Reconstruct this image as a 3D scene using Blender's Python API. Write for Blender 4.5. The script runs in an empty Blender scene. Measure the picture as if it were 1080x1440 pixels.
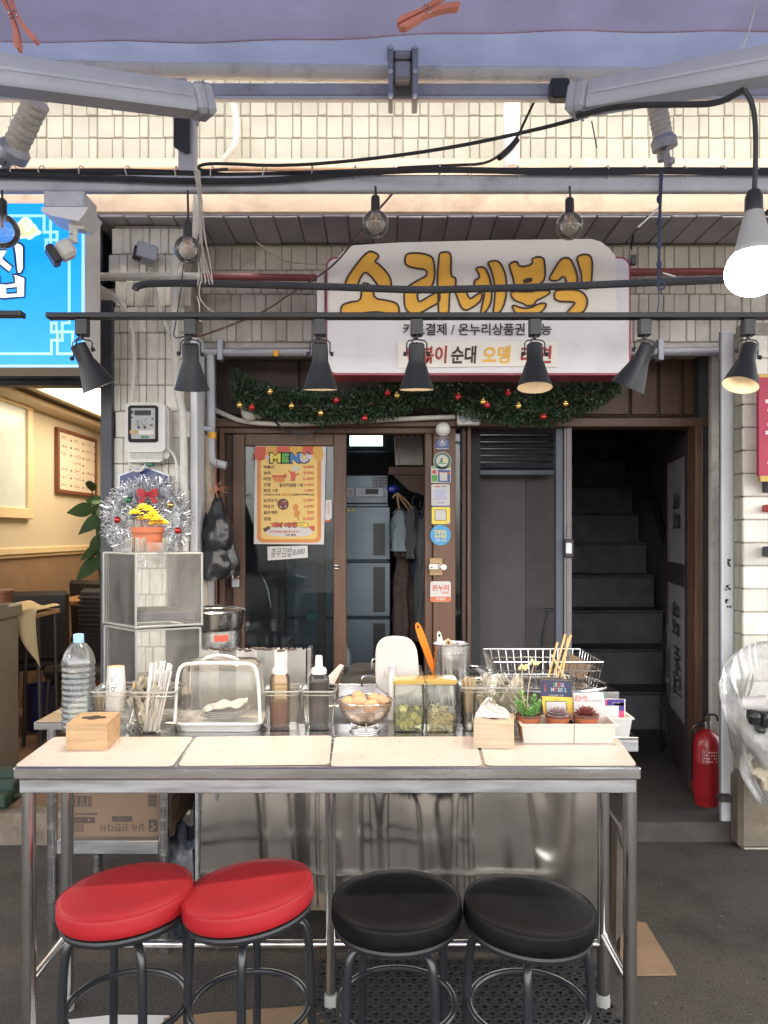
import bpy, bmesh, math, random
from math import sin, cos, pi, radians, sqrt
from mathutils import Vector, Matrix, Euler, noise
random.seed(7)
SC = bpy.context.scene
COL = SC.collection
# ------------------------------------------------------------------ camera, sky, sun, exposure
EYE = 1.5
FPX, CPX, HPY = 1070.0, 540.0, 750.0      # focal length, centre column and eye-level row of a 1080x1440 photo
cam = bpy.data.objects.new('camera', bpy.data.cameras.new('camera'))
COL.objects.link(cam)
cam.location = (0, 0, EYE)
cam.rotation_euler = (radians(90), 0, 0)
cam.data.sensor_fit = 'VERTICAL'
cam.data.sensor_height = 36
cam.data.lens = 36 * FPX / 1440
cam.data.shift_y = 30 / 1440
cam.data.clip_start = 0.05
cam.data.clip_end = 300
SC.camera = cam

SUN_EL, SUN_AZ = 68.0, 22.0               # degrees above the horizon; degrees to the right of straight behind the camera
w = bpy.data.worlds.new('World')
SC.world = w
w.use_nodes = True
nt = w.node_tree
bg = nt.nodes['Background']
sky = nt.nodes.new('ShaderNodeTexSky')
sky.sky_type = 'NISHITA'
sky.sun_disc = False
sky.sun_elevation = radians(SUN_EL)
sky.sun_rotation = radians(180 - SUN_AZ)
sky.dust_density = 2.5
sky.air_density = 1.0
sky.ozone_density = 1.0
hsv = nt.nodes.new('ShaderNodeHueSaturation')      # thin overcast: the blue washed out
hsv.inputs['Saturation'].default_value = .2
nt.links.new(sky.outputs[0], hsv.inputs['Color'])
wrm = nt.nodes.new('ShaderNodeMixRGB'); wrm.blend_type = 'MULTIPLY'; wrm.inputs[0].default_value = 1; wrm.inputs[2].default_value = (1, .965, .905, 1)
nt.links.new(hsv.outputs[0], wrm.inputs[1])
nt.links.new(wrm.outputs[0], bg.inputs[0])
bg.inputs[1].default_value = 0.15
sl = bpy.data.lights.new('sun', 'SUN')
sl.energy = 1.2
sl.angle = radians(11)
sl.color = (1.0, 0.93, 0.82)
sun = bpy.data.objects.new('sun', sl)
COL.objects.link(sun)
_el, _az = radians(SUN_EL), radians(SUN_AZ)
_sv = Vector((sin(_az) * cos(_el), -cos(_az) * cos(_el), sin(_el)))   # towards the sun
sun.rotation_euler = _sv.to_track_quat('Z', 'Y').to_euler()
SC.view_settings.view_transform = 'Standard'
SC.view_settings.look = 'None'
SC.view_settings.gamma = 1
SC.view_settings.use_curve_mapping = False
SC.view_settings.exposure = 3.05
SC.render.engine = 'CYCLES'
SC.cycles.use_denoising = True
SC.cycles.max_bounces = 8
SC.cycles.diffuse_bounces = 4
SC.cycles.glossy_bounces = 4
SC.cycles.transmission_bounces = 4
SC.cycles.transparent_max_bounces = 24
SC.cycles.caustics_reflective = False
SC.cycles.caustics_refractive = False
SC.cycles.sample_clamp_indirect = 4

# ------------------------------------------------------------------ helpers
def PX(px, d): return (px - CPX) * d / FPX
def PZ(py, d): return EYE + (HPY - py) * d / FPX
def P(px, py, d): return Vector((PX(px, d), d, PZ(py, d)))
def L(h):
    h = h.lstrip('#')
    r = []
    for i in (0, 2, 4):
        c = int(h[i:i + 2], 16) / 255
        r.append(c / 12.92 if c <= 0.04045 else ((c + 0.055) / 1.055) ** 2.4)
    return (*r, 1)

def N(nt, t, **kw):
    n = nt.nodes.new('ShaderNode' + t)
    for k, v in kw.items():
        if k in n.inputs.keys(): n.inputs[k].default_value = v
        else: setattr(n, k, v)
    return n

def mat(name, col, rough=.5, metal=0., var=.12, scale=6., bump=0., bscale=60., dirt=None, emis=None, es=0., stretch=None, rnd=0., coat=0., spec=.5, trans=0., rvar=0., alpha=1.):
    """Principled with noise variation, optional dirt (hex, amount, scale), bump and per-object variation."""
    m = bpy.data.materials.new(name)
    m.use_nodes = True
    nt = m.node_tree
    b = nt.nodes['Principled BSDF']
    lk = nt.links.new
    tc = N(nt, 'TexCoord')
    vec = tc.outputs['Object']
    if stretch:
        mp = N(nt, 'Mapping'); mp.inputs['Scale'].default_value = stretch
        lk(vec, mp.inputs[0]); vec = mp.outputs[0]
    if rnd:      # every copy of a piece gets its own patch of the texture
        o0 = N(nt, 'ObjectInfo'); va = N(nt, 'VectorMath', operation='MULTIPLY_ADD')
        lk(o0.outputs['Random'], va.inputs[0]); va.inputs[1].default_value = (37, 53, 71); lk(vec, va.inputs[2]); vec = va.outputs[0]
    c = L(col) if isinstance(col, str) else (*col, 1)
    no = N(nt, 'TexNoise', Scale=scale, Detail=5., Roughness=.6)
    lk(vec, no.inputs['Vector'])
    mr = N(nt, 'MapRange'); mr.inputs[1].default_value = .3; mr.inputs[2].default_value = .7
    mr.inputs[3].default_value = 1 - var; mr.inputs[4].default_value = 1 + var
    lk(no.outputs[0], mr.inputs[0])
    val = mr.outputs[0]
    if rnd:
        oi = N(nt, 'ObjectInfo')
        r2 = N(nt, 'MapRange'); r2.inputs[3].default_value = 1 - rnd; r2.inputs[4].default_value = 1 + rnd * .6
        lk(oi.outputs['Random'], r2.inputs[0])
        mu = N(nt, 'Math', operation='MULTIPLY'); lk(val, mu.inputs[0]); lk(r2.outputs[0], mu.inputs[1]); val = mu.outputs[0]
    hs = N(nt, 'HueSaturation'); hs.inputs['Color'].default_value = c
    lk(val, hs.inputs['Value'])
    out = hs.outputs[0]
    if dirt:
        dn = N(nt, 'TexNoise', Scale=dirt[2], Detail=8., Roughness=.7)
        lk(vec, dn.inputs['Vector'])
        dr = N(nt, 'MapRange'); dr.inputs[1].default_value = .52; dr.inputs[2].default_value = .72; dr.inputs[4].default_value = dirt[1]
        lk(dn.outputs[0], dr.inputs[0])
        mx = N(nt, 'MixRGB'); lk(dr.outputs[0], mx.inputs[0]); lk(out, mx.inputs[1]); mx.inputs[2].default_value = L(dirt[0])
        out = mx.outputs[0]
    lk(out, b.inputs['Base Color'])
    b.inputs['Roughness'].default_value = rough
    if rvar:
        rr = N(nt, 'MapRange'); rr.inputs[1].default_value = .3; rr.inputs[2].default_value = .7
        rr.inputs[3].default_value = max(0, rough - rvar); rr.inputs[4].default_value = min(1, rough + rvar)
        lk(no.outputs[0], rr.inputs[0]); lk(rr.outputs[0], b.inputs['Roughness'])
    b.inputs['Metallic'].default_value = metal
    b.inputs['Specular IOR Level'].default_value = spec
    b.inputs['Coat Weight'].default_value = coat
    b.inputs['Coat Roughness'].default_value = .1
    b.inputs['Transmission Weight'].default_value = trans
    b.inputs['Alpha'].default_value = alpha
    if emis:
        b.inputs['Emission Color'].default_value = L(emis); b.inputs['Emission Strength'].default_value = es
    if bump:
        bn = N(nt, 'TexNoise', Scale=bscale, Detail=4.)
        lk(vec, bn.inputs['Vector'])
        bp = N(nt, 'Bump', Strength=min(1, bump), Distance=.004 * max(1, bump))
        lk(bn.outputs[0], bp.inputs['Height']); lk(bp.outputs[0], b.inputs['Normal'])
    return m

def clear(name, tint='#ffffff', haze=.1, hazecol='#ffffff', rough=.08, ior=1.45, scratch=0., bump=0., bscale=20., density=0.):
    """Thin clear sheet: what is behind shows through, plus a fresnel reflection and some milky haze or scratches."""
    m = bpy.data.materials.new(name); m.use_nodes = True
    nt = m.node_tree; nt.nodes.clear(); lk = nt.links.new
    o = N(nt, 'OutputMaterial')
    tr = N(nt, 'BsdfTransparent'); tr.inputs[0].default_value = L(tint)
    gl = N(nt, 'BsdfGlossy', Roughness=rough)
    df = N(nt, 'BsdfDiffuse'); df.inputs[0].default_value = L(hazecol)
    tl = N(nt, 'BsdfTranslucent'); tl.inputs[0].default_value = L(hazecol)
    dm = N(nt, 'MixShader'); dm.inputs[0].default_value = .5; lk(df.outputs[0], dm.inputs[1]); lk(tl.outputs[0], dm.inputs[2])
    tc = N(nt, 'TexCoord')
    m1 = N(nt, 'MixShader')
    if scratch:
        no = N(nt, 'TexNoise', Scale=9., Detail=9., Roughness=.75)
        mp = N(nt, 'Mapping'); mp.inputs['Scale'].default_value = (1, 1, .35); lk(tc.outputs['Object'], mp.inputs[0])
        lk(mp.outputs[0], no.inputs['Vector'])
        mr = N(nt, 'MapRange'); mr.inputs[1].default_value = .4; mr.inputs[2].default_value = .75
        mr.inputs[3].default_value = haze * .5; mr.inputs[4].default_value = haze + scratch
        lk(no.outputs[0], mr.inputs[0]); lk(mr.outputs[0], m1.inputs[0])
    else:
        m1.inputs[0].default_value = haze
    lk(tr.outputs[0], m1.inputs[1]); lk(dm.outputs[0], m1.inputs[2])
    fr = N(nt, 'Fresnel', IOR=ior)
    m2 = N(nt, 'MixShader'); lk(fr.outputs[0], m2.inputs[0]); lk(m1.outputs[0], m2.inputs[1]); lk(gl.outputs[0], m2.inputs[2])
    if bump:
        bn = N(nt, 'TexNoise', Scale=bscale, Detail=3.); lk(tc.outputs['Object'], bn.inputs['Vector'])
        bp = N(nt, 'Bump', Strength=bump, Distance=.01); lk(bn.outputs[0], bp.inputs['Height'])
        lk(bp.outputs[0], gl.inputs['Normal']); lk(bp.outputs[0], fr.inputs['Normal'])
    lk(m2.outputs[0], o.inputs[0])
    return m

_glyph = {}
def glyphs(body, bold):
    k = (body, bold)
    if k not in _glyph:
        c = bpy.data.curves.new('text', 'FONT'); c.body = body; c.offset = bold; c.resolution_u = 3
        o = bpy.data.objects.new('text', c); COL.objects.link(o)
        m = o.evaluated_get(bpy.context.evaluated_depsgraph_get()).to_mesh()
        v = [(q.co.x, q.co.y) for q in m.vertices]; f = [tuple(p.vertices) for p in m.polygons]
        bpy.data.objects.remove(o); bpy.data.curves.remove(c)
        _glyph[k] = (v, f)
    return _glyph[k]

def chaikin(p, n=2, closed=True):
    p = [Vector(q) for q in p]
    for _ in range(n):
        r = []
        k = len(p)
        if not closed: r.append(p[0])
        for i in range(k if closed else k - 1):
            a, b = p[i], p[(i + 1) % k]
            r += [a * .75 + b * .25, a * .25 + b * .75]
        if not closed: r.append(p[-1])
        p = r
    return p

class MB:
    """Collects geometry in world coordinates; build() links it as ONE mesh object."""
    def __init__(s): s.v, s.f, s.m = [], [], []
    def add(s, v, f, m=0):
        b = len(s.v); s.v += [tuple(q) for q in v]; s.f += [tuple(i + b for i in q) for q in f]; s.m += [m] * len(f)
        return s
    def box(s, c, size, rot=None, bev=0., m=0):
        hx, hy, hz = size[0] / 2, size[1] / 2, size[2] / 2
        bev = min(bev, hx * .9, hy * .9, hz * .9)
        v, f = [], []
        if bev <= 0:
            v = [Vector((x, y, z)) for x in (-hx, hx) for y in (-hy, hy) for z in (-hz, hz)]
            f = [(0, 1, 3, 2), (4, 6, 7, 5), (0, 4, 5, 1), (2, 3, 7, 6), (0, 2, 6, 4), (1, 5, 7, 3)]
        else:
            idx = {}
            for sx in (-1, 1):
                for sy in (-1, 1):
                    for sz in (-1, 1):
                        for a in range(3):
                            q = [sx * (hx - bev), sy * (hy - bev), sz * (hz - bev)]
                            q[a] = (sx, sy, sz)[a] * (hx, hy, hz)[a]
                            idx[(sx, sy, sz, a)] = len(v); v.append(Vector(q))
            for a in range(3):
                b1, b2 = (a + 1) % 3, (a + 2) % 3
                for sg in (-1, 1):
                    def k(p, q):
                        t = [0, 0, 0]; t[a] = sg; t[b1] = p; t[b2] = q
                        return idx[(*t, a)]
                    f.append((k(-1, -1), k(1, -1), k(1, 1), k(-1, 1)))
            for a in range(3):
                b1, b2 = (a + 1) % 3, (a + 2) % 3
                for p in (-1, 1):
                    for q in (-1, 1):
                        def k(e, ax):
                            t = [0, 0, 0]; t[a] = e; t[b1] = p; t[b2] = q
                            return idx[(*t, ax)]
                        f.append((k(-1, b1), k(1, b1), k(1, b2), k(-1, b2)))
            for sx in (-1, 1):
                for sy in (-1, 1):
                    for sz in (-1, 1):
                        f.append(tuple(idx[(sx, sy, sz, a)] for a in range(3)))
        M = (rot if isinstance(rot, Matrix) else Euler(rot).to_matrix()) if rot is not None else None
        c = Vector(c)
        return s.add([(M @ q if M else q) + c for q in v], f, m)
    def span(s, x0, x1, y0, y1, z0, z1, bev=0., m=0):
        return s.box(((x0 + x1) / 2, (y0 + y1) / 2, (z0 + z1) / 2), (abs(x1 - x0), abs(y1 - y0), abs(z1 - z0)), None, bev, m)
    def tube(s, pts, r, n=8, closed=False, m=0, caps=True):
        pts = [Vector(p) for p in pts]; k = len(pts)
        rs = r if isinstance(r, (list, tuple)) else [r] * k
        v, f = [], []
        up = None
        for i in range(k):
            if closed: t = pts[(i + 1) % k] - pts[i - 1]
            else: t = pts[min(i + 1, k - 1)] - pts[max(i - 1, 0)]
            if t.length < 1e-9: t = Vector((0, 0, 1))
            t.normalize()
            if up is None:
                up = Vector((0, 0, 1)) if abs(t.z) < .9 else Vector((1, 0, 0))
            up = (up - t * up.dot(t))
            if up.length < 1e-6: up = t.orthogonal()
            up.normalize()
            sd = t.cross(up)
            for j in range(n):
                a = 2 * pi * j / n
                v.append(pts[i] + (up * cos(a) + sd * sin(a)) * rs[i])
        for i in range(k if closed else k - 1):
            i2 = (i + 1) % k
            for j in range(n):
                j2 = (j + 1) % n
                f.append((i * n + j, i * n + j2, i2 * n + j2, i2 * n + j))
        if caps and not closed:
            f.append(tuple(range(n))[::-1]); f.append(tuple((k - 1) * n + j for j in range(n)))
        return s.add(v, f, m)
    def lathe(s, prof, c=(0, 0, 0), n=24, M=None, m=0, arc=None, sx=1., sy=1., wob=0.):
        c = Vector(c); v, f = [], []
        k = len(prof)
        for j in range(n):
            a = 2 * pi * j / n
            for (r, z) in prof:
                rr = r * (1 + wob * noise.noise(Vector((cos(a) * 2, sin(a) * 2, z * 20))))
                q = Vector((rr * cos(a) * sx, rr * sin(a) * sy, z))
                v.append((M @ q if M else q) + c)
        for j in range(n):
            j2 = (j + 1) % n
            for i in range(k - 1):
                q = [j * k + i, j2 * k + i, j2 * k + i + 1, j * k + i + 1]
                if prof[i][0] < 1e-7: q.pop(1) if False else None
                f.append(tuple(q))
        return s.add(v, f, m)
    def ball(s, c, r, n=16, m=0, sz=(1, 1, 1), M=None):
        k = max(6, n // 2)
        v, f = [], []
        c = Vector(c)
        for i in range(k + 1):
            t = pi * i / k
            for j in range(n):
                a = 2 * pi * j / n
                q = Vector((r * sz[0] * sin(t) * cos(a), r * sz[1] * sin(t) * sin(a), r * sz[2] * cos(t)))
                v.append((M @ q if M else q) + c)
        for i in range(k):
            for j in range(n):
                f.append((i * n + j, i * n + (j + 1) % n, (i + 1) * n + (j + 1) % n, (i + 1) * n + j))
        return s.add(v, f, m)
    def quad(s, a, b, c, d, m=0): return s.add([Vector(a), Vector(b), Vector(c), Vector(d)], [(0, 1, 2, 3)], m)
    def poly(s, pts, depth=None, m=0):
        """Flat polygon; depth (a vector) turns it into a prism."""
        pts = [Vector(p) for p in pts]; n = len(pts)
        if depth is None: return s.add(pts, [tuple(range(n))], m)
        d = Vector(depth)
        f = [tuple(range(n)), tuple(range(n, 2 * n))[::-1]] + [(i, (i + 1) % n, n + (i + 1) % n, n + i) for i in range(n)]
        return s.add(pts + [p + d for p in pts], f, m)
    def surf(s, fn, nu, nv, m=0, closeu=False):
        v = [fn(i / nu, j / nv) for i in range(nu + (0 if closeu else 1)) for j in range(nv + 1)]
        w = nv + 1; K = nu + (0 if closeu else 1)
        f = [(i * w + j, ((i + 1) % K) * w + j, ((i + 1) % K) * w + j + 1, i * w + j + 1) for i in range(nu) for j in range(nv)]
        return s.add(v, f, m)
    def ribbon(s, pts, wd, nrm, m=0, closed=True):
        """Flat outline of width wd along pts in the plane with normal nrm."""
        pts = [Vector(p) for p in pts]; k = len(pts); nrm = Vector(nrm).normalized()
        v = []
        for i in range(k):
            t = pts[(i + 1) % k] - pts[i - 1] if closed else pts[min(i + 1, k - 1)] - pts[max(0, i - 1)]
            t.normalize(); sd = t.cross(nrm) * wd / 2
            v += [pts[i] + sd, pts[i] - sd]
        f = [(2 * i, 2 * i + 1, 2 * ((i + 1) % k) + 1, 2 * ((i + 1) % k)) for i in range(k if closed else k - 1)]
        return s.add(v, f, m)
    def text(s, body, c, wd, ht, u=(1, 0, 0), v=(0, 0, 1), m=0, bold=.0):
        """Lettering fitted into a wd x ht box centred on c, in the plane of u and v."""
        gv, gf = glyphs(body, bold)
        if not gv: return s
        xs = [q[0] for q in gv]; ys = [q[1] for q in gv]
        x0, x1, y0, y1 = min(xs), max(xs), min(ys), max(ys)
        u, v, c = Vector(u), Vector(v), Vector(c)
        return s.add([c + u * (((q[0] - x0) / (x1 - x0) - .5) * wd) + v * (((q[1] - y0) / (y1 - y0) - .5) * ht) for q in gv], gf, m)
    def mesh(s, name, mats, off=Vector((0, 0, 0)), sharp=34):
        me = bpy.data.meshes.new(name)
        me.from_pydata([tuple(Vector(q) - off) for q in s.v], [], s.f)
        mats = mats if isinstance(mats, (list, tuple)) else [mats]
        for q in mats: me.materials.append(q)
        if len(mats) > 1: me.polygons.foreach_set('material_index', s.m)
        bm = bmesh.new(); bm.from_mesh(me)
        bmesh.ops.remove_doubles(bm, verts=bm.verts, dist=1e-6)
        bmesh.ops.recalc_face_normals(bm, faces=bm.faces)
        bm.to_mesh(me); bm.free()
        me.polygons.foreach_set('use_smooth', [True] * len(me.polygons))
        me.set_sharp_from_angle(angle=radians(sharp))
        me.update()
        return me
    def build(s, name, mats, parent=None, sharp=34, label=None):
        off = Vector((0, 0, 0)); q = parent
        while q is not None: off += q.location; q = q.parent
        o = bpy.data.objects.new(name, s.mesh(name, mats, off, sharp))
        COL.objects.link(o)
        if parent is not None: o.parent = parent
        if label: o['label'] = label
        if parent is not None and ('print' in name or name == 'lettering'): o['kind'] = 'stuff'
        return o

def tag(o, label, cat, group=None, kind=None):
    o['label'] = label; o['category'] = cat
    if group: o['group'] = group
    if kind: o['kind'] = kind
    return o
def thing(name, label, cat, loc=(0, 0, 0), group=None):
    o = bpy.data.objects.new(name, None); COL.objects.link(o)
    o.location = loc; o.empty_display_size = .1
    return tag(o, label, cat, group)
def single(mb, name, mats, label, cat, group=None, sharp=34, base=None):
    """A thing that is one mesh; its origin goes to base (default: middle of its bottom)."""
    if base is None:
        xs = [q[0] for q in mb.v]; ys = [q[1] for q in mb.v]; zs = [q[2] for q in mb.v]
        base = ((min(xs) + max(xs)) / 2, (min(ys) + max(ys)) / 2, min(zs))
    base = Vector(base)
    o = bpy.data.objects.new(name, mb.mesh(name, mats, base, sharp)); COL.objects.link(o); o.location = base
    return tag(o, label, cat, group)
def struct(mb, name, mats, sharp=34):
    o = mb.build(name, mats, None, sharp); o['kind'] = 'structure'
    return o
def piece(name, me, parent, loc, rot=None, scale=None):
    """A repeated part that shares its mesh; loc in world coordinates."""
    off = Vector((0, 0, 0)); q = parent
    while q is not None: off += q.location; q = q.parent
    o = bpy.data.objects.new(name, me); COL.objects.link(o); o.parent = parent
    o.location = Vector(loc) - off
    if rot: o.rotation_euler = rot
    if scale: o.scale = scale
    return o
def dup(root, loc, label=None, group=None, rot=None):
    r = root.copy(); COL.objects.link(r); r.location = loc
    if label: r['label'] = label
    if group: r['group'] = group
    if rot is not None: r.rotation_euler = rot
    for ch in list(root.children):
        c = ch.copy(); COL.objects.link(c); c.parent = r
        for g in list(ch.children):
            e = g.copy(); COL.objects.link(e); e.parent = c
    return r
def sag(a, b, drop, n=12, jit=0.):
    a, b = Vector(a), Vector(b)
    r = []
    for i in range(n + 1):
        t = i / n
        p = a.lerp(b, t); p.z -= drop * 4 * t * (1 - t)
        if jit and 0 < i < n: p += Vector((random.uniform(-jit, jit), random.uniform(-jit, jit), random.uniform(-jit, jit)))
        r.append(p)
    return r
def smooth(pts, n=2): return chaikin(pts, n, False)
def rough_sheet(name): pass
U = random.uniform

# ------------------------------------------------------------------ materials
M = {}
M['asphalt'] = mat('asphalt', (.058, .051, .045), .9, var=.5, scale=130, bump=1.2, bscale=170, dirt=('#1d1a18', .75, 1.1), spec=.25)
M['concrete'] = mat('stained_concrete', (.045, .040, .036), .9, var=.3, scale=4, bump=.9, bscale=90, dirt=('#211d19', .75, 3))
M['curbstone'] = mat('curb_stone', (.13, .108, .082), .9, var=.3, scale=7, bump=.9, bscale=60, dirt=('#3a2f22', .8, 5))
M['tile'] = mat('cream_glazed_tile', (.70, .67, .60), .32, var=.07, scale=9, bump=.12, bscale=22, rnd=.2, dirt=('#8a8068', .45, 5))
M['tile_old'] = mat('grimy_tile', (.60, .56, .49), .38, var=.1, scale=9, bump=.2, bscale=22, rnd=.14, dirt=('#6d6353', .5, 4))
M['tile_stripe'] = mat('olive_striped_tile', (.36, .34, .25), .35, var=.3, scale=3, stretch=(14, 14, .3), rnd=.1)
M['grout'] = mat('grey_grout', (.30, .28, .24), .95, var=.3, scale=14, bump=.5)
M['peach'] = mat('peach_plaster', (.70, .55, .42), .85, var=.07, scale=3, bump=.55, bscale=28, dirt=('#8d6a50', .55, 3.3))
M['soffit'] = mat('soffit_metal', (.42, .42, .45), .6, var=.2, scale=4, rnd=.15)
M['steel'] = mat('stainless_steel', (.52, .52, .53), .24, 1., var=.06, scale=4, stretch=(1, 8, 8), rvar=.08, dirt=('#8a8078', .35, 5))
M['steel_dull'] = mat('brushed_steel', (.40, .41, .43), .42, 1., var=.08, scale=5, stretch=(1, 10, 10), rvar=.1, dirt=('#6b6660', .3, 4))
M['steel_wavy'] = mat('thin_polished_steel', (.56, .54, .51), .11, 1., var=.10, scale=3, rvar=.045, dirt=('#77706a', .3, 7))
M['chrome'] = mat('chrome_wire', (.72, .70, .66), .16, 1., var=.03)
M['galv'] = mat('galvanised_metal', (.35, .37, .42), .5, .6, var=.12, scale=8, dirt=('#5b5750', .4, 5))
M['beam'] = mat('grey_painted_steel', (.46, .48, .55), .45, .1, var=.1, scale=5, dirt=('#544d47', .5, 4))
M['armgrey'] = mat('hazy_grey_enamel', (.40, .42, .50), .42, .1, var=.08, scale=5, dirt=('#6f6a66', .4, 5))
M['alu'] = mat('white_aluminium', (.66, .67, .70), .38, .1, var=.05, scale=4, dirt=('#7f7a75', .25, 4))
M['white_paint'] = mat('white_paint', (.74, .73, .71), .5, var=.06, scale=5, dirt=('#7a7062', .35, 5))
M['dirty_white'] = mat('weathered_white_paint', (.55, .53, .49), .7, var=.2, scale=9, bump=.9, bscale=70, dirt=('#5a5145', .7, 9))
M['whiteplastic'] = mat('white_plastic', (.60, .585, .56), .35, var=.04, scale=4, dirt=('#9d958a', .25, 6))
M['black'] = mat('matt_black_metal', (.016, .017, .020), .5, .2, var=.25, scale=8, dirt=('#3b3a3c', .25, 12))
M['blackplastic'] = mat('black_plastic', (.014, .014, .016), .4, var=.2)
M['film_dim'] = clear('dim_clear_film', '#e6e6e6', .10, '#8a8a88', .2, 1.4, scratch=.1, bump=.7, bscale=30)
M['card_dark'] = mat('dark_grey_cardboard', (.075, .058, .045), .8, var=.2)  # cardboard coloured darker and greyer than the other cartons
M['blackvinyl'] = mat('black_vinyl', (.0035, .0035, .0042), .5, spec=.14, var=.25, scale=12, bump=.3, bscale=16, rvar=.06, dirt=('#1d1c20', .25, 26))
M['redvinyl'] = mat('red_vinyl', (.27, .010, .014), .5, spec=.25, var=.1, scale=6, bump=.25, bscale=16, rvar=.08, dirt=('#7a1a1c', .5, 9))
M['cable'] = mat('black_cable', (.018, .019, .024), .55, var=.2)
M['wood'] = mat('brown_painted_wood', (.105, .052, .030), .48, var=.3, scale=5, stretch=(9, 9, .6), bump=.3, bscale=30, dirt=('#1c120c', .5, 4))
M['wood_dark'] = mat('dark_brown_wood', (.055, .032, .025), .55, var=.3, scale=5, stretch=(9, 9, .7), bump=.3, bscale=30)
M['pine'] = mat('pale_pine', (.40, .255, .13), .55, var=.25, scale=5, stretch=(1.2, 6, 16), bump=.25, bscale=40)
M['pine2'] = mat('pale_bamboo', (.50, .37, .21), .55, var=.15, scale=5, stretch=(1, 6, 14))
M['glass'] = clear('window_glass', '#c8d2d6', .05, '#8a9298', .04, 1.5)
M['frost'] = mat('frosted_glass', (.55, .62, .60), .25, var=.06)
M['acrylic'] = clear('scratched_acrylic', '#fdfdfc', .08, '#f8f6f2', .10, 1.5, scratch=.16, bump=.35, bscale=9)
M['acrylic_edge'] = clear('acrylic_edge', '#e6e8e6', .55, '#eceeea', .15)
M['clearbin'] = clear('clear_polycarbonate', '#fcfbf7', .05, '#fff6e6', .08, 1.45, scratch=.05)
M['dome'] = clear('milky_clear_plastic', '#fcfbf8', .12, '#f6f0e4', .10, 1.5, scratch=.08, bump=.2, bscale=8)
M['film'] = clear('clear_film', '#fbf8ee', .5, '#fff8e6', .15, 1.5, scratch=.25, bump=.7, bscale=40)
M['bagfilm'] = clear('clear_rubbish_bag', '#fafafa', .40, '#f8f8f6', .34, 1.22, scratch=.06, bump=.1, bscale=18)
M['pet'] = clear('pet_bottle', '#fcfdfd', .16, '#f4f6f6', .05, 1.6, bump=.25, bscale=30)
M['bulbglass'] = clear('bulb_glass', '#f4f2ee', .13, '#fbf6ee', .04, 1.5)
M['jarglass'] = clear('jar_glass', '#fdfef9', .07, '#f3f4e6', .04, 1.5)
M['wirebrown'] = mat('reddish_brown_wire', (.10, .05, .045), .5)
M['rubber'] = mat('black_rubber', (.017, .017, .018), .75, var=.3)
# ================================================================== SETTING
g = MB(); g.quad((-30, -30, 0), (30, -30, 0), (30, 30, 0), (-30, 30, 0)); struct(g, 'ground', M['asphalt'])
# raised floor of the shops, one low step above the street
STEP = .09
g = MB(); g.span(-1.05, 3.4, 3.70, 9.6, -.02, STEP, bev=.012); struct(g, 'pavement_step', M['concrete'])
g = MB(); g.span(-5.4, -1.06, 3.78, 9.6, -.02, .055); M['inner_floor'] = mat('brown_floor', (.20, .125, .085), .5, var=.12, scale=3)
struct(g, 'restaurant_floor', M['inner_floor'])
g = MB(); g.span(-4.2, -1.45, 3.66, 3.775, -.02, .15, bev=.012); k = struct(g, 'kerb', M['curbstone'])
# --- the building shell: side walls, back walls, ceiling slab
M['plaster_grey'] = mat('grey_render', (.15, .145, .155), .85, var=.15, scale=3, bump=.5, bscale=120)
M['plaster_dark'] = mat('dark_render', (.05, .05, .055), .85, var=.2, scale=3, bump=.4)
M['cream_wall'] = mat('cream_painted_wall', (.52, .45, .335), .7, var=.04, scale=2)
M['wainscot'] = mat('brown_wallpaper', (.24, .155, .092), .65, var=.12, scale=5, bump=.2, bscale=200)
M['ceil'] = mat('cream_ceiling', (.62, .52, .38), .7, var=.03)
M['rail'] = mat('cream_moulding', (.66, .52, .32), .5, var=.04)

# canopy slab: peach fascia, ribbed soffit
slab = thing('concrete_canopy', 'peach plastered concrete canopy running above the stall sign', 'canopy', (0, 3.9, 3.05))
g = MB(); g.span(-5.4, 4.4, 3.72, 4.6, 3.065, 3.25, bev=.008); g.build('slab', M['peach'], slab)
rib = MB(); rib.span(-.058, .058, -.17, .17, -.010, .0, bev=.004)
rm = rib.mesh('soffit_strip', M['soffit'])
x = PX(140, 3.9)
while x < PX(1060, 3.9):
    piece('soffit_strip', rm, slab, (x, 3.895, 3.056 + U(-.002, .002)), (U(-.012, .012), 0, 0)); x += .122
g = MB(); g.span(-5.4, 4.4, 3.728, 4.6, 3.0575, 3.0645); g.build('soffit_board', M['soffit'], slab)

def tile_meshes(name, tw, th, dp, m, ribs=True):
    """Three variants of a glazed tile: a broad face and a narrower raised flute beside it."""
    r = []
    for k in range(3):
        t = MB()
        if ribs:
            a = tw * (.62, .58, .66)[k]
            t.span(-tw / 2, -tw / 2 + a - .001, 0, dp, -th / 2, th / 2, bev=.0025)
            t.span(-tw / 2 + a + .001, tw / 2, -.005, dp, -th / 2, th / 2, bev=.005)
        else:
            t.span(-tw / 2, tw / 2, 0, dp, -th / 2, th / 2, bev=.004)
        r.append(t.mesh(name, m))
    return r

def lay(thg, x0, x1, z0, z1, y, pw, ph, m, gap=.004, ribs=True, stagger=.5, skip=None, seed=1, name='tile'):
    """Lay tiles on a wall facing the street, bottom row first."""
    rd = random.Random(seed)
    ms = tile_meshes(name, pw - gap, ph - gap, .014, m, ribs)
    z = z0 + ph / 2; row = 0
    while z < z1 + ph * .3:
        xx = x0 + pw / 2 - (stagger * pw * rd.choice((0, .35, .7)) if stagger else 0)
        while xx < x1 - pw * .2:
            if not (skip and skip(xx, z)):
                piece(name, rd.choice(ms), thg, (xx, y - .0055 + rd.uniform(-.0015, .0015), z), (rd.uniform(-.012, .012), 0, rd.uniform(-.012, .012)))
            xx += pw
        z += ph; row += 1

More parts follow.
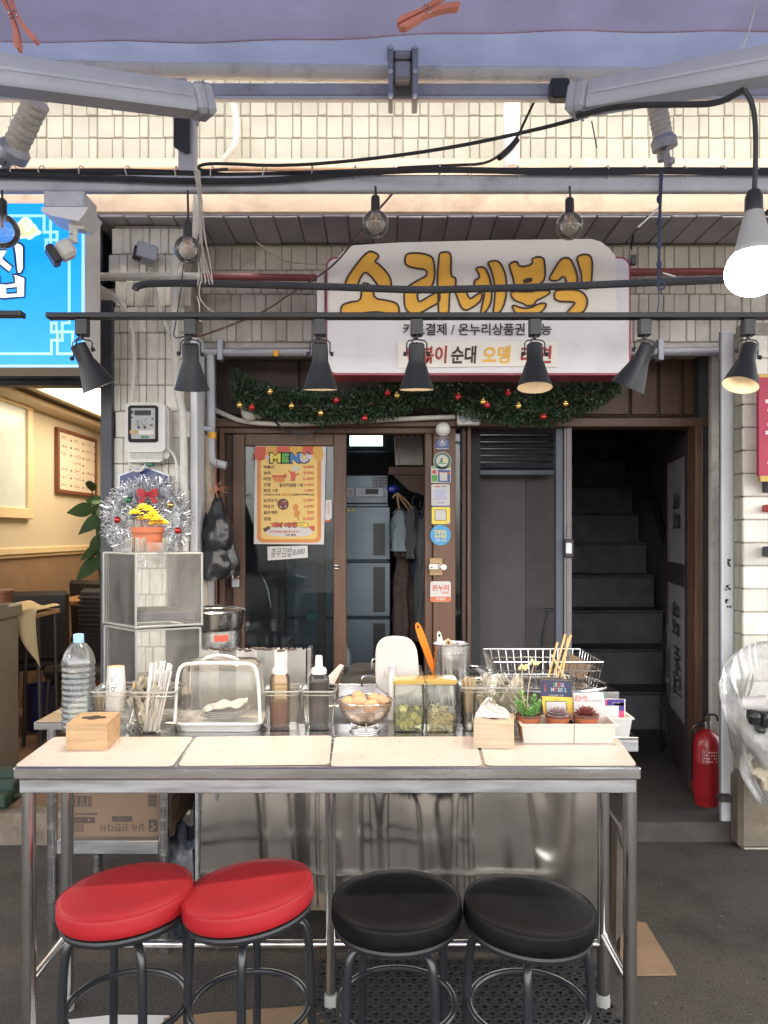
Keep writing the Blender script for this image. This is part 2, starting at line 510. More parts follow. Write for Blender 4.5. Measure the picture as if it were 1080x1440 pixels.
# upper wall above the canopy
uw = thing('upper_wall', 'bright cream fluted tile wall above the canopy, pipes in front', 'wall', (0, 4.1, 3.25))
g = MB(); g.span(-5.4, 4.4, 4.1, 4.35, 3.25, 5.2); g.build('wall_backing', M['grout'], uw)
g = MB(); g.span(-5.4, 4.4, 3.40, 4.35, 4.28, 4.44, bev=.01); g.build('added_sun_shade', M['peach'], uw)  # unseen ledge added to keep sun and high sky off the upper wall
g = MB(); g.span(-5.4, 4.4, 4.075, 4.1, 3.25, 3.44, bev=.004); g.span(-5.4, 4.4, 4.066, 4.1, 3.452, 3.505, bev=.004); g.build('plaster_band', M['peach'], uw)
M['tile_high'] = mat('darkened_cream_tile', (.37, .345, .275), .4, var=.09, scale=9, bump=.12, bscale=22, rnd=.1, dirt=('#8a8068', .28, 6))  # pillar's tile made darker to offset the strong light here; stains are dirt
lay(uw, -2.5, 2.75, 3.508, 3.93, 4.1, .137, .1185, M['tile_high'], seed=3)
# facade wall behind the sign
fw = thing('facade_wall', 'grey shaded fluted tile wall between canopy and shop lintel', 'wall', (0, 4.05, 2.48))
g = MB(); g.span(-5.4, 4.4, 4.062, 4.34, 2.50, 3.04); g.build('wall_backing', M['grout'], fw)
sx0, sx1 = PX(500, 3.6), PX(862, 3.6)
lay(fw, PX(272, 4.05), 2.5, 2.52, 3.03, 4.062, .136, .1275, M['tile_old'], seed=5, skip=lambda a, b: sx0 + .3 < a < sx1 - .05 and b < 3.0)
g = MB(); g.span(-.95, 4.4, 3.99, 4.34, 2.468, 2.499, bev=.006); g.build('sill_band', M['dirty_white'], fw)

# tiled pillar left of the shop
pl = thing('tiled_pillar', 'white fluted tile pillar carrying the electric meter', 'pillar', (-1.15, 3.95, 0))
px0, px1 = PX(161, 3.8), PX(268, 3.8)
g = MB(); g.span(px0, px1 + .0, 3.812, 4.34, .0, 3.04); g.build('pillar_core', M['grout'], pl)
lay(pl, px0, px1, .80, 3.02, 3.812, (px1 - px0) / 4, .131, M['tile'], seed=8)
g = MB(); g.span(px1 + .001, px1 + .035, 3.79, 4.3, .09, 2.49, bev=.003); g.build('corner_strip', M['alu'], pl)
# dark post and restaurant front
post = MB(); post.span(PX(143, 3.8), PX(160, 3.8), 3.78, 3.86, .05, 2.66, bev=.004)
M['darkmetal'] = mat('dark_grey_metal', (.045, .048, .058), .45, .3, var=.2)
single(post, 'metal_post', M['darkmetal'], 'dark metal post between yellow restaurant and tiled pillar', 'post')

rw = thing('restaurant_room', 'cream walled restaurant interior with brown lower wall', 'room', (-3, 6, .055))
g = MB(); g.span(-3.2, -3.0, 4.0, 9.4, 1.345, 2.64); g.build('side_wall', M['cream_wall'], rw)
g = MB(); g.span(-3.2, -3.003, 4.0, 9.4, .055, 1.345); g.build('lower_wall', M['wainscot'], rw)
g = MB(); g.span(-3.0, -2.97, 4.1, 9.4, 1.325, 1.385, bev=.008); g.span(-3.0, -2.985, 4.1, 9.4, 1.30, 1.324, bev=.004); g.build('chair_rail', M['rail'], rw)
g = MB(); g.span(-3.2, -1.06, 9.4, 9.6, .055, 2.64); g.build('back_wall', M['cream_wall'], rw)
g = MB(); g.span(-3.2, -1.06, 3.86, 9.6, 2.64, 2.74); g.build('ceiling', M['ceil'], rw)
g = MB(); g.span(-3.0, -2.80, 4.3, 9.4, 2.56, 2.60, bev=.008); g.build('coving', M['ceil'], rw)
g = MB(); g.span(-1.16, -1.05, 4.34, 9.5, .055, 2.64); g.build('partition', M['cream_wall'], rw)
wd_ = MB()
for (a, b, z0, z1) in ((4.9, 6.42, 2.53, 2.62), (4.9, 6.42, 1.62, 1.71)): wd_.span(-3.0, -2.955, a, b, z0, z1, bev=.006)
for a in (4.9, 5.68, 6.33): wd_.span(-3.0, -2.957, a, a + .09, 1.71, 2.53, bev=.006)
wf = wd_.build('window', M['rail'], rw)
g = MB(); g.span(-2.995, -2.98, 4.98, 6.34, 1.71, 2.53); g.build('pane', M['frost'], wf)
M['lampwarm'] = mat('warm_lamp_panel', '#ffffff', .5, emis='#ffe9c8', es=1.45)
cl = thing('ceiling_light', 'glowing warm cove light in the restaurant ceiling', 'light', (-2.3, 6.3, 2.6))
g = MB(); g.span(-2.62, -1.75, 5.75, 7.6, 2.612, 2.638); g.build('diffuser', M['lampwarm'], cl)
g = MB()
g.span(-2.68, -1.69, 5.69, 5.745, 2.59, 2.638); g.span(-2.68, -1.69, 7.605, 7.66, 2.59, 2.638); g.span(-2.68, -2.625, 5.746, 7.604, 2.59, 2.638)
g.build('frame', M['ceil'], cl)
# restaurant header under the blue sign
hd = MB(); hd.span(-3.4, PX(142, 3.85), 3.80, 3.86, PZ(537, 3.85), PZ(512, 3.85), bev=.004)
hd.span(-3.4, PX(142, 3.85), 3.79, 3.86, PZ(537, 3.85) - .028, PZ(537, 3.85) - .004, bev=.003)
hd.span(-3.4, PX(142, 3.85), 3.87, 4.0, 2.3, 3.04)
single(hd, 'door_header', M['darkmetal'], 'dark metal header under the bright blue sign', 'header')

# --- inside the snack shop (dark room)
kr = thing('shop_room', 'dark kitchen room behind the sliding doors', 'room', (-.3, 5.5, STEP))
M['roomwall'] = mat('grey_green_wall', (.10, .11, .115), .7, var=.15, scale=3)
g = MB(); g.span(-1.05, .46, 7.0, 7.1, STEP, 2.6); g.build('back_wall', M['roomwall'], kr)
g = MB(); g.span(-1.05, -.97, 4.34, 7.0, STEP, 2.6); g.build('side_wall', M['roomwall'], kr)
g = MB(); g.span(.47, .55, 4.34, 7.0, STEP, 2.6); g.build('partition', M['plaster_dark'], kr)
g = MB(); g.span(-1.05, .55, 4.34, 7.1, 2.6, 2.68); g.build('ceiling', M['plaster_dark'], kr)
M['lampcool'] = mat('cool_lamp_panel', '#ffffff', .5, emis='#d5f2f5', es=.6)
sl_ = thing('skylight', 'pale lit window high in the dark kitchen', 'window', (-.1, 5.9, 2.2))
g = MB(); g.span(PX(492, 5.9), PX(538, 5.9), 5.9, 5.93, PZ(627, 5.9), PZ(606, 5.9)); g.build('pane', M['lampcool'], sl_)
g = MB(); g.span(PX(487, 5.9), PX(545, 5.9), 5.88, 5.94, PZ(632, 5.9), PZ(627.5, 5.9)); g.span(PX(538.5, 5.9), PX(545, 5.9), 5.88, 5.94, PZ(627, 5.9), PZ(600, 5.9)); g.build('frame', M['galv'], sl_)
g = MB(); g.span(PX(470, 5.96), PX(556, 5.96), 5.96, 6.2, PZ(672, 5.96), PZ(634, 5.96), bev=.01)
single(g, 'range_hood', M['darkmetal'], 'dark box hood above the steel fridge', 'hood')

# --- stairwell
st = thing('stairwell', 'dim grey stairwell walls beside the staircase', 'stairwell', (1.6, 6, STEP))
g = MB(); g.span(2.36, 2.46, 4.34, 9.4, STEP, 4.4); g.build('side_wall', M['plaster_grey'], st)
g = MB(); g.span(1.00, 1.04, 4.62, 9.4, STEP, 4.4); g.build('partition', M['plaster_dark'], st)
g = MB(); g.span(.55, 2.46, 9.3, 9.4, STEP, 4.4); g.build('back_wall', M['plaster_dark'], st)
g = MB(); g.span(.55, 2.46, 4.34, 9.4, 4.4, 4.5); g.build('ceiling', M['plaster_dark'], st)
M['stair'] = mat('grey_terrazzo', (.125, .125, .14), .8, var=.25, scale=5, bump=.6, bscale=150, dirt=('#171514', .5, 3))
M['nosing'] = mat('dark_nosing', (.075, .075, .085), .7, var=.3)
sc_ = thing('staircase', 'steep grey concrete staircase rising into the dark', 'staircase', (1.7, 5.46, STEP))
R_, T_, D0 = .264, .28, 5.46
for k in range(1, 13):
    y = D0 + (k - 1) * T_
    x1 = 2.12 + .03 * k if k < 8 else 2.355
    x1 = min(x1, 2.355)
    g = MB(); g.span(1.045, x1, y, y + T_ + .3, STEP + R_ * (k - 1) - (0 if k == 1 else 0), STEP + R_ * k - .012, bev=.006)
    o = g.build('step', M['stair'], sc_)
    g = MB(); g.span(1.045, x1 + .004, y - .022, y + T_, STEP + R_ * k - .011, STEP + R_ * k + .012, bev=.008)
    g.build('nosing', M['nosing'], o)
hr = MB(); a, b = P(888, 606, 7.0), P(952, 812, 5.95)
hr.tube([a, a.lerp(b, .5), b], .028, 10)
for t in (.25, .7):
    q = a.lerp(b, t); hr.tube([q, q + Vector((.06, 0, -.06)), (2.36, q.y, q.z - .07)], .012, 6)
single(hr, 'handrail', M['darkmetal'], 'dark metal handrail on the stairwell wall', 'handrail')
# ================================================================== SHOP FRONT
D = 4.2
wd = lambda a, b, c, d_, y0=D, y1=D + .06, bev=.004: MB().span(PX(a, y0), PX(b, y0), y0, y1, PZ(d_, y0), PZ(c, y0), bev=bev)
# lintel and transom
ln = thing('shop_lintel', 'dark brown wooden lintel and panels above the doors', 'lintel', (.4, D, 2.1))
wd(296, 1003, 587, 600, D - .06, D + .08).build('beam', M['wood'], ln)
wd(296, 1003, 500, 586.5, D + .05, D + .08).build('backing_board', M['wood_dark'], ln)
for a, b in ((300, 420), (424, 540), (544, 664), (668, 800), (806, 884), (888, 924), (928, 958), (962, 1000)):
    wd(a, b, 506, 583, D + .03, D + .049).build('panel', M['wood'] if b > 880 else M['wood_dark'], ln)
# conduit pipe under the tile wall
def pipe(name, pts, r, m, label, cat='pipe', n=10, group=None):
    return single(MB().tube(pts, r, n), name, m, label, cat, group)
M['pvc'] = mat('grey_pipe_paint', (.40, .42, .46), .45, var=.1, dirt=('#5b554d', .35, 6))
M['whitepipe'] = mat('white_pipe', (.62, .60, .55), .5, var=.1, scale=7, bump=.25, bscale=18, dirt=('#7c705e', .5, 5))
M['redpipe'] = mat('oxide_red_pipe', (.22, .055, .05), .55, var=.15, dirt=('#3d2a28', .4, 5))
cp = thing('roller_pipe', 'long grey horizontal pipe under the facade tiles', 'pipe', (.4, 3.96, PZ(496, 3.96)))
MB().tube([P(278, 496, 3.96), P(640, 496, 3.96), P(1018, 495, 3.96)], .021, 12).build('tube', M['pvc'], cp)
for a in (309, 520, 700, 930):
    MB().span(PX(a - 4, 3.93), PX(a + 4, 3.93), 3.93, 3.985, PZ(506, 3.93), PZ(476, 3.93), bev=.003).build('clamp', M['galv'], cp)
g = MB().lathe([(0, -.004), (.026, -.004), (.026, .02), (0, .02)], P(1019, 495, 3.96), 12, Euler((0, pi / 2, 0)).to_matrix()); g.build('end_cap', M['galv'], cp)
g = MB().box(P(388, 497, 3.93) , (.028, .012, .032), bev=.002); M['yellowtag'] = mat('yellow_sticker', '#d99a22', .5)
single(g, 'pipe_sticker', M['yellowtag'], 'small yellow sticker on the grey horizontal pipe', 'sticker')

# fixed frame left + sliding glass door
sd = thing('sliding_door', 'brown wooden sliding door with glass carrying the menu poster', 'door', (PX(405, D), D, STEP))
def stile(a, b, y0=D, top=610, th=.045, m='wood'):
    return MB().span(PX(a, y0), PX(b, y0), y0, y0 + th, STEP, PZ(top, y0), bev=.004)
stile(327, 344).build('stile', M['wood'], sd)
stile(469, 487, D).build('stile', M['wood'], sd)
stile(446, 457, D + .055).build('stile', M['wood'], sd)
wd(344.3, 468.7, 610, 627, D, D + .045).build('rail', M['wood'], sd)
MB().span(PX(344.3, D), PX(468.7, D), D, D + .045, STEP, .42, bev=.004).build('rail', M['wood'], sd)
MB().span(PX(344, D), PX(469, D), D + .018, D + .024, .42, PZ(627, D)).build('pane', M['glass'], sd)
g = MB().box(P(473, 797, D - .006), (.028, .014, .028), bev=.003); g.tube([P(470, 797, D - .016), P(478, 797, D - .016)], .006, 8); g.build('latch', M['chrome'], sd)
fx = thing('door_frame', 'brown wooden frame posts around the snack shop opening', 'frame', (PX(450, D), D, STEP))
for a, b in ((297, 307), (309.5, 317)): MB().span(PX(a, D), PX(b, D), D - .03, D + .08, STEP, PZ(600.5, D), bev=.004).build('post', M['wood'], fx)
MB().span(PX(317.3, D), PX(326.5, D), D + .03, D + .05, STEP, PZ(600.5, D)).build('infill', M['wood_dark'], fx)
wd(297, 640, 600.6, 609.5, D - .02, D + .08).build('head_rail', M['wood'], fx)
MB().span(PX(597, D), PX(608, D), D - .015, D + .08, STEP, PZ(610, D), bev=.004).build('post', M['wood'], fx)
M['wood_mid'] = mat('mid_brown_board', (.13, .062, .036), .5, var=.2, scale=5, stretch=(6, 6, .5), bump=.25, bscale=30)
MB().span(PX(608.6, D), PX(640, D), D - .028, D + .08, STEP, PZ(602, D), bev=.004).build('post', M['wood_mid'], fx)

# window bay with roller shutter
rb = thing('shutter_bay', 'half raised grey roller shutter over a dull board', 'shutter', (PX(725, 4.5), 4.5, STEP))
for k in range(6):
    z1 = PZ(602 + k * 9.6, 4.48); z0 = PZ(602 + (k + 1) * 9.6 - 1.2, 4.48)
    MB().tube([(PX(664, 4.48), 4.5, (z0 + z1) / 2), (PX(788, 4.48), 4.5, (z0 + z1) / 2)], (z1 - z0) / 2, 8).build('slat', M['darkmetal'], rb)
M['shutgrey'] = mat('slate_blue_metal', (.085, .095, .125), .5, .2, var=.12)
MB().span(PX(664, 4.46), PX(786, 4.46), 4.46, 4.5, PZ(668, 4.46), PZ(660.5, 4.46), bev=.004).build('bottom_bar', M['shutgrey'], rb)
M['fibre'] = mat('brown_grey_board', (.125, .112, .115), .8, var=.12, scale=5, bump=.5, bscale=140)
MB().span(PX(660, 4.62), PX(739, 4.62), 4.62, 4.64, STEP + .45, PZ(655, 4.62)).build('board', M['fibre'], rb)
M['fibre2'] = mat('darker_brown_board', (.085, .076, .078), .8, var=.12, scale=5, bump=.5, bscale=140)
MB().span(PX(739.2, 4.62), PX(790, 4.62), 4.615, 4.64, STEP, PZ(655, 4.62)).build('board', M['fibre2'], rb)
MB().span(PX(660, 4.62), PX(739, 4.62), 4.61, 4.64, STEP, STEP + .448).build('board', M['fibre2'], rb)
MB().tube([P(770, 860, 4.5), P(764, 890, 4.5), P(756, 990, 4.5)], .008, 6).tube([P(765, 858, 4.5), P(780, 858, 4.5)], .011, 6).build('handle', M['darkmetal'], rb)
bf = thing('bay_frame', 'thin brown uprights framing the shuttered bay', 'frame', (PX(650, D), D, STEP))
MB().span(PX(656.5, D), PX(661.5, D), D - .03, D + .1, STEP, PZ(600.5, D), bev=.003).build('post', M['wood'], bf)
MB().span(PX(649.5, D), PX(655.5, D), D - .01, D + .1, STEP, PZ(600.5, D), bev=.003).build('post', M['wood_dark'], bf)
MB().span(PX(641, D), PX(649, D), D + .05, D + .056, STEP, PZ(600.5, D)).build('pane', M['glass'], bf)
MB().span(PX(641, D + .14), PX(656, D + .14), D + .14, D + .16, STEP, PZ(592, D + .14)).build('backing_board', M['plaster_dark'], bf)
mp_ = thing('steel_upright', 'slim grey metal upright with a lock between shutter and stairs', 'post', (PX(795, D), D, STEP))
M['mauvemetal'] = mat('greyish_painted_metal', (.19, .17, .175), .5, .2, var=.12, scale=4, stretch=(8, 8, .6))
MB().span(PX(795.5, D), PX(803, D), D - .02, D + .04, STEP, PZ(600.5, D), bev=.002).build('upright', M['mauvemetal'], mp_)
MB().span(PX(792.6, D), PX(795.2, D), D - .016, D + .03, STEP, PZ(600.5, D)).build('upright', M['mauvemetal'], mp_)
MB().span(PX(782, D), PX(792, D), D, D + .06, STEP, PZ(600.5, D), bev=.002).build('channel', M['shutgrey'], mp_)
g = MB().box(P(800, 771, D - .03), (.05, .03, .10), bev=.004); lk_ = g.build('lock', M['blackplastic'], mp_)
g = MB().box(P(800, 771, D - .047), (.032, .006, .058), bev=.002); g.build('lock_plate', M['alu'], lk_)
MB().box(P(799.5, 747, D - .024), (.02, .006, .07), bev=.003).build('hasp', M['mauvemetal'], mp_)

# right door of the stair entrance, standing open
M['doorframe'] = mat('dark_door_frame', (.04, .032, .03), .5, var=.2)
M['doorpane'] = mat('pale_grey_door_glass', (.36, .355, .37), .25, var=.1, dirt=('#4a474c', .4, 2))
dr = thing('stair_door', 'open stair door with pale panes and black rotated lettering', 'door', (1.72, 4.2, STEP))
A_, B_ = Vector((1.705, 4.22)), Vector((1.86, 4.98))
dv = (B_ - A_).normalized(); dn = Vector((-dv.y, dv.x)); dlen = (B_ - A_).length
rz = math.atan2(dv.y, dv.x)
def dbox(mb, t0, t1, z0, z1, th=.04, off=0., bev=.003):
    c = A_ + dv * (t0 + t1) / 2 + dn * off
    return mb.box((c.x, c.y, (z0 + z1) / 2), (t1 - t0, th, z1 - z0), (0, 0, rz), bev)
dbox(MB(), 0, .09, STEP + .01, 2.06).build('stile', M['doorframe'], dr)
dbox(MB(), dlen - .09, dlen, STEP + .01, 2.06).build('stile', M['doorframe'], dr)
dbox(MB(), .0905, dlen - .0905, 1.95, 2.06).build('rail', M['doorframe'], dr)
dbox(MB(), .0905, dlen - .0905, 1.19, 1.32).build('rail', M['doorframe'], dr)
dbox(MB(), .0905, dlen - .0905, STEP + .01, .40).build('rail', M['doorframe'], dr)
p1 = dbox(MB(), .0905, dlen - .0905, 1.32, 1.95, .012, 0, 0).build('pane', M['doorpane'], dr)
p2 = dbox(MB(), .0905, dlen - .0905, .40, 1.19, .012, 0, 0).build('pane', M['doorpane'], dr)
M['ink'] = mat('black_print', (.012, .012, .014), .5)
uu = Vector((0, 0, -1)); vv = Vector((dv.x, dv.y, 0))       # lettering turned a quarter round, reading downwards
def dtext(body, t, z, wd_, ht, par):
    c = A_ + dv * t + dn * .009
    MB().text(body, (c.x, c.y, z), wd_, ht, uu, vv, bold=.02).build('lettering', M['ink'], par)
dtext('영업', .42, 1.64, .22, .26, dr)
dtext('영업', .45, .98, .20, .26, dr)
dtext('HAHZIT', .40, .66, .30, .24, dr)
jb = thing('door_jamb', 'brown door jamb and pale post at the stair entrance', 'jamb', (PX(1000, 4.1), 4.1, STEP))
MB().span(PX(974, 4.14), PX(984, 4.14), 4.10, 4.2, STEP, PZ(600, 4.14), bev=.003).build('jamb', M['wood'], jb)
MB().span(PX(985, 4.14), PX(1002, 4.14), 4.16, 4.3, STEP, PZ(478, 4.14)).build('rebate', M['plaster_dark'], jb)
MB().span(PX(1000.5, 4.06), PX(1014, 4.06), 4.06, 4.1, STEP, 2.46, bev=.004).build('upright', M['dirty_white'], jb)
wp = thing('white_post', 'smooth white metal post with small black sticker marks', 'post', (PX(1022, 3.72), 3.72, STEP))
MB().span(PX(1015.5, 3.72), PX(1033, 3.72), 3.72, 3.75, STEP, 2.49, bev=.004).build('upright', M['alu'], wp)
MB().span(PX(1013.2, 3.73), PX(1015.2, 3.73), 3.73, 3.75, STEP, 2.49).build('seal', M['galv'], wp)
g = MB()
rd = random.Random(4)
for (cx, cy, w_, h_) in ((1025, 792, 5, 14), (1023, 827, 9, 13), (1024, 848, 9, 13)):
    for k in range(9):
        g.span(*(lambda a, b: (PX(a, 3.717), PX(a + rd.uniform(1.2, 3), 3.717), 3.717, 3.719, PZ(b + rd.uniform(1.2, 3), 3.717), PZ(b, 3.717)))(cx + rd.uniform(-w_ / 2, w_ / 2 - 2), cy + rd.uniform(-h_ / 2, h_ / 2 - 2)))
g.build('sticker_marks', M['ink'], wp)['kind'] = 'stuff'
MB().box(P(1019, 1122, 3.70), (.06, .05, .03), bev=.004).build('foot_bracket', M['concrete'], wp)

# right tiled pillar
rp = thing('corner_pillar', 'cream square tile pillar beside the white post', 'pillar', (2.0, 3.8, 0))
RX = PX(1046, 3.6)
g = MB(); g.span(RX + .008, 3.2, 3.612, 3.70, .0, 2.5); g.span(RX + .06, 3.2, 3.70, 3.84, 0, 2.5); g.build('pillar_core', M['grout'], rp)
ph = .1095
fm = tile_meshes('tile', .118, ph - .005, .013, M['tile'], False)
sm_ = MB(); sm_.span(0, .012, -.045, .040, -ph / 2 + .0025, ph / 2 - .0025, bev=.005)
sm_ = sm_.mesh('tile', M['tile_stripe'])
z = .36 + ph / 2; rd = random.Random(2)
while z < 2.49:
    for k in range(7):
        piece('tile', rd.choice(fm), rp, (RX + .06 + k * .122, 3.6065 + rd.uniform(-.001, .001), z), (rd.uniform(-.008, .008), 0, rd.uniform(-.008, .008)))
    piece('tile', sm_, rp, (RX - .003, 3.655, z))
    z += ph
g = MB(); g.span(RX - .02, 3.2, 3.60, 3.71, 0, .355, bev=.02); g.build('stone_base', M['curbstone'], rp)

# ------------------------------------------------------------------ signs
bs = thing('blue_sign', 'glowing sky blue box sign with white outlined lettering', 'sign', (-1.6, 3.4, 2.2))
M['bluelit'] = mat('lit_blue_acrylic', '#0a6fc8', .3, emis='#0692ff', es=.165)
M['whitelit'] = mat('lit_white_acrylic', '#dfe9ee', .3, emis='#e4f4ff', es=.21)
M['palelit'] = mat('lit_pale_blue', '#9cc4e0', .3, emis='#8fcdf6', es=.15)
M['goldlit'] = mat('lit_pale_gold', '#e0c890', .3, emis='#e8cf98', es=.15)
M['navy_ink'] = mat('navy_print', '#123a63', .4)
BD = 3.3
def bp(x, y, d=BD): return P(x / 5.14, 280 + y / 5.14, d)
g = MB(); g.span(PX(-190, BD), PX(115, BD), BD, BD + .012, PZ(513, BD), PZ(286, BD)); g.build('face', M['bluelit'], bs)
g = MB(); g.span(PX(-190, BD), PX(116, BD), BD + .0125, BD + .21, PZ(515, BD), PZ(284, BD), bev=.004); g.build('casing', M['white_paint'], bs)
g = MB(); g.span(PX(115.2, BD), PX(117.5, BD), BD - .004, BD + .012, PZ(515, BD), PZ(284, BD)); g.span(PX(-190, BD), PX(115, BD), BD - .004, BD + .012, PZ(516, BD), PZ(513.3, BD)); g.build('edge_trim', M['palelit'], bs)
def lettering(g, polys, fn, ow, n=1):
    for p in polys:
        q = chaikin([Vector((a, b)) for a, b in p], n)
        g.poly([fn(a.x, a.y, 0) for a in q], m=0)
        g.ribbon([fn(a.x, a.y, 1) for a in q], ow, (0, -1, 0), m=1)
g = MB()
f_ = lambda x, y, k: bp(x, y, BD - .004 - .002 * k)
lettering(g, [[(95, 325), (120, 312), (150, 320), (172, 345), (172, 500), (155, 535), (125, 537), (116, 490), (108, 400)],
              [(-120, 365), (50, 365), (22, 428), (92, 487), (65, 530), (-8, 470), (-70, 530), (-100, 490), (-36, 425), (-50, 405), (-120, 405)]], f_, .010, 0)
for p in ([(-60, 555), (-10, 555), (0, 560), (0, 610), (45, 612), (105, 603), (100, 560), (88, 545), (120, 543), (182, 570), (178, 708), (30, 720), (-55, 712)],):
    g.poly([f_(x, y, 0) for x, y in p], m=0); g.ribbon([f_(x, y, 1) for x, y in p], .010, (0, -1, 0), m=1)
hole = [(46, 648), (122, 640), (121, 676), (48, 680)]
g.poly([f_(x, y, 1.4) for x, y in hole], m=2); g.ribbon([f_(x, y, 1.8) for x, y in hole], .009, (0, -1, 0), m=1)
g.build('lettering', [M['whitelit'], M['navy_ink'], M['bluelit']], bs)
g = MB()      # fret lines
def line(pts, w_=.010):
    for a, b in zip(pts, pts[1:]):
        a, b = f_(*a, .5), f_(*b, .5); lo = [min(a[i], b[i]) for i in range(3)]; hi = [max(a[i], b[i]) for i in range(3)]
        g.span(lo[0] - w_ / 2, hi[0] + w_ / 2, BD - .006 - U(0, .0015), BD - .002, lo[2] - w_ / 2, hi[2] + w_ / 2)
line([(-900, 120), (318, 120), (318, 238), (412, 238), (412, 300)]); line([(365, 150), (365, 365), (332, 365), (332, 295), (410, 295)])
line([(490, 360), (497, 360), (505, 600), (515, 895), (450, 895), (450, 1020), (372, 1020), (372, 1118), (-900, 1118)]) if False else None
line([(500, 330), (500, 895), (450, 895), (450, 1020), (372, 1020), (372, 1118), (-900, 1118)])
line([(372, 895), (408, 895), (408, 960), (372, 960), (372, 895)]); line([(408, 960), (525, 960), (525, 1118), (415, 1118), (415, 960)])
g.build('border_line', M['palelit'], bs)
g = MB()      # cloud emblem
cl_ = [(100, 230), (110, 180), (140, 165), (160, 135), (195, 130), (225, 150), (235, 175), (262, 190), (275, 225), (305, 235), (280, 258), (250, 262), (235, 285), (205, 292), (180, 278), (150, 288), (125, 270), (110, 262)]
q = chaikin([Vector(a) for a in cl_], 2)
g.poly([f_(a.x, a.y, 0) for a in q], m=0)
cc = Vector((188, 215))
q2 = [cc + (a - cc) * .78 for a in q]
g.poly([f_(a.x, a.y, .6) for a in q2], m=1)
sp = [Vector((190 + (5 + t * 5.4) * cos(t * 1.15 + 1), 195 + (5 + t * 5.0) * sin(t * 1.15 + 1))) for t in [i * .5 for i in range(13)]]
g.ribbon([f_(a.x, a.y, 1.2) for a in sp], .007, (0, -1, 0), m=0, closed=False)
g.build('cloud_emblem', [M['whitelit'], M['goldlit']], bs)

# main stall sign
M['signface'] = mat('lavender_white_sign_face', (.76, .735, .755), .45, var=.03, dirt=('#a59aa0', .3, 2.5))
M['signsheet'] = mat('cream_vinyl_sheet', (.84, .80, .72), .5, var=.03, dirt=('#b3a58c', .3, 3))
M['signred'] = mat('crimson_trim', (.33, .045, .085), .4)
M['yolk'] = mat('egg_yellow_paint', (.90, .48, .055), .5, var=.05, scale=5)
M['brownline'] = mat('dark_brown_paint', (.05, .022, .015), .5)
M['redpaint'] = mat('brush_red_paint', (.40, .035, .03), .5)
SD = 3.55
ms = thing('stall_sign', 'white box sign above the stall with yellow hand drawn lettering', 'sign', (PX(672, SD), SD, PZ(527, SD)))
def rrect(x0, y0, x1, y1, r, d, n=6, corners=(1, 1, 1, 1)):
    pts = []
    for (cx, cy, a0, on) in ((x1 - r, y0 + r, -90, corners[0]), (x1 - r, y1 - r, 0, corners[1]), (x0 + r, y1 - r, 90, corners[2]), (x0 + r, y0 + r, 180, corners[3])):
        if on:
            for k in range(n + 1):
                a = radians(a0 + 90 * k / n); pts.append(P(cx + r * cos(a), cy + r * sin(a), d))
        else:
            sx = 1 if cx > (x0 + x1) / 2 else -1; sy = 1 if cy > (y0 + y1) / 2 else -1
            pts.append(P(cx + r * sx, cy + r * sy, d))
    return pts
g = MB(); g.poly(rrect(458, 361, 887, 527.5, 15, SD, 6), (0, .16, 0)); g.build('casing', M['signred'], ms)
g = MB(); g.poly(rrect(460.5, 363.5, 884.5, 524.5, 13, SD - .004, 6), (0, .0035, 0)); g.build('face', M['signface'], ms)
g = MB(); g.span(PX(445, SD), PX(456.5, SD), SD + .02, SD + .12, PZ(440, SD), PZ(382, SD), bev=.004); g.build('side_bracket', M['white_paint'], ms)
top = [(463, 446), (462, 384), (468, 372), (482, 354), (497, 345), (560, 341), (700, 337.5), (832, 336), (845, 340), (857, 349), (865.5, 360), (866, 446)]
g = MB(); g.poly([P(x, y, SD - .014) for x, y in top], (0, .0075, 0)); tb = g.build('upper_board', M['signsheet'], ms)
z1 = lambda x, y: (455 + x / 4.909, 330 + y / 4.909)
z2 = lambda x, y: (660 + x / 4.696, 330 + y / 4.696)
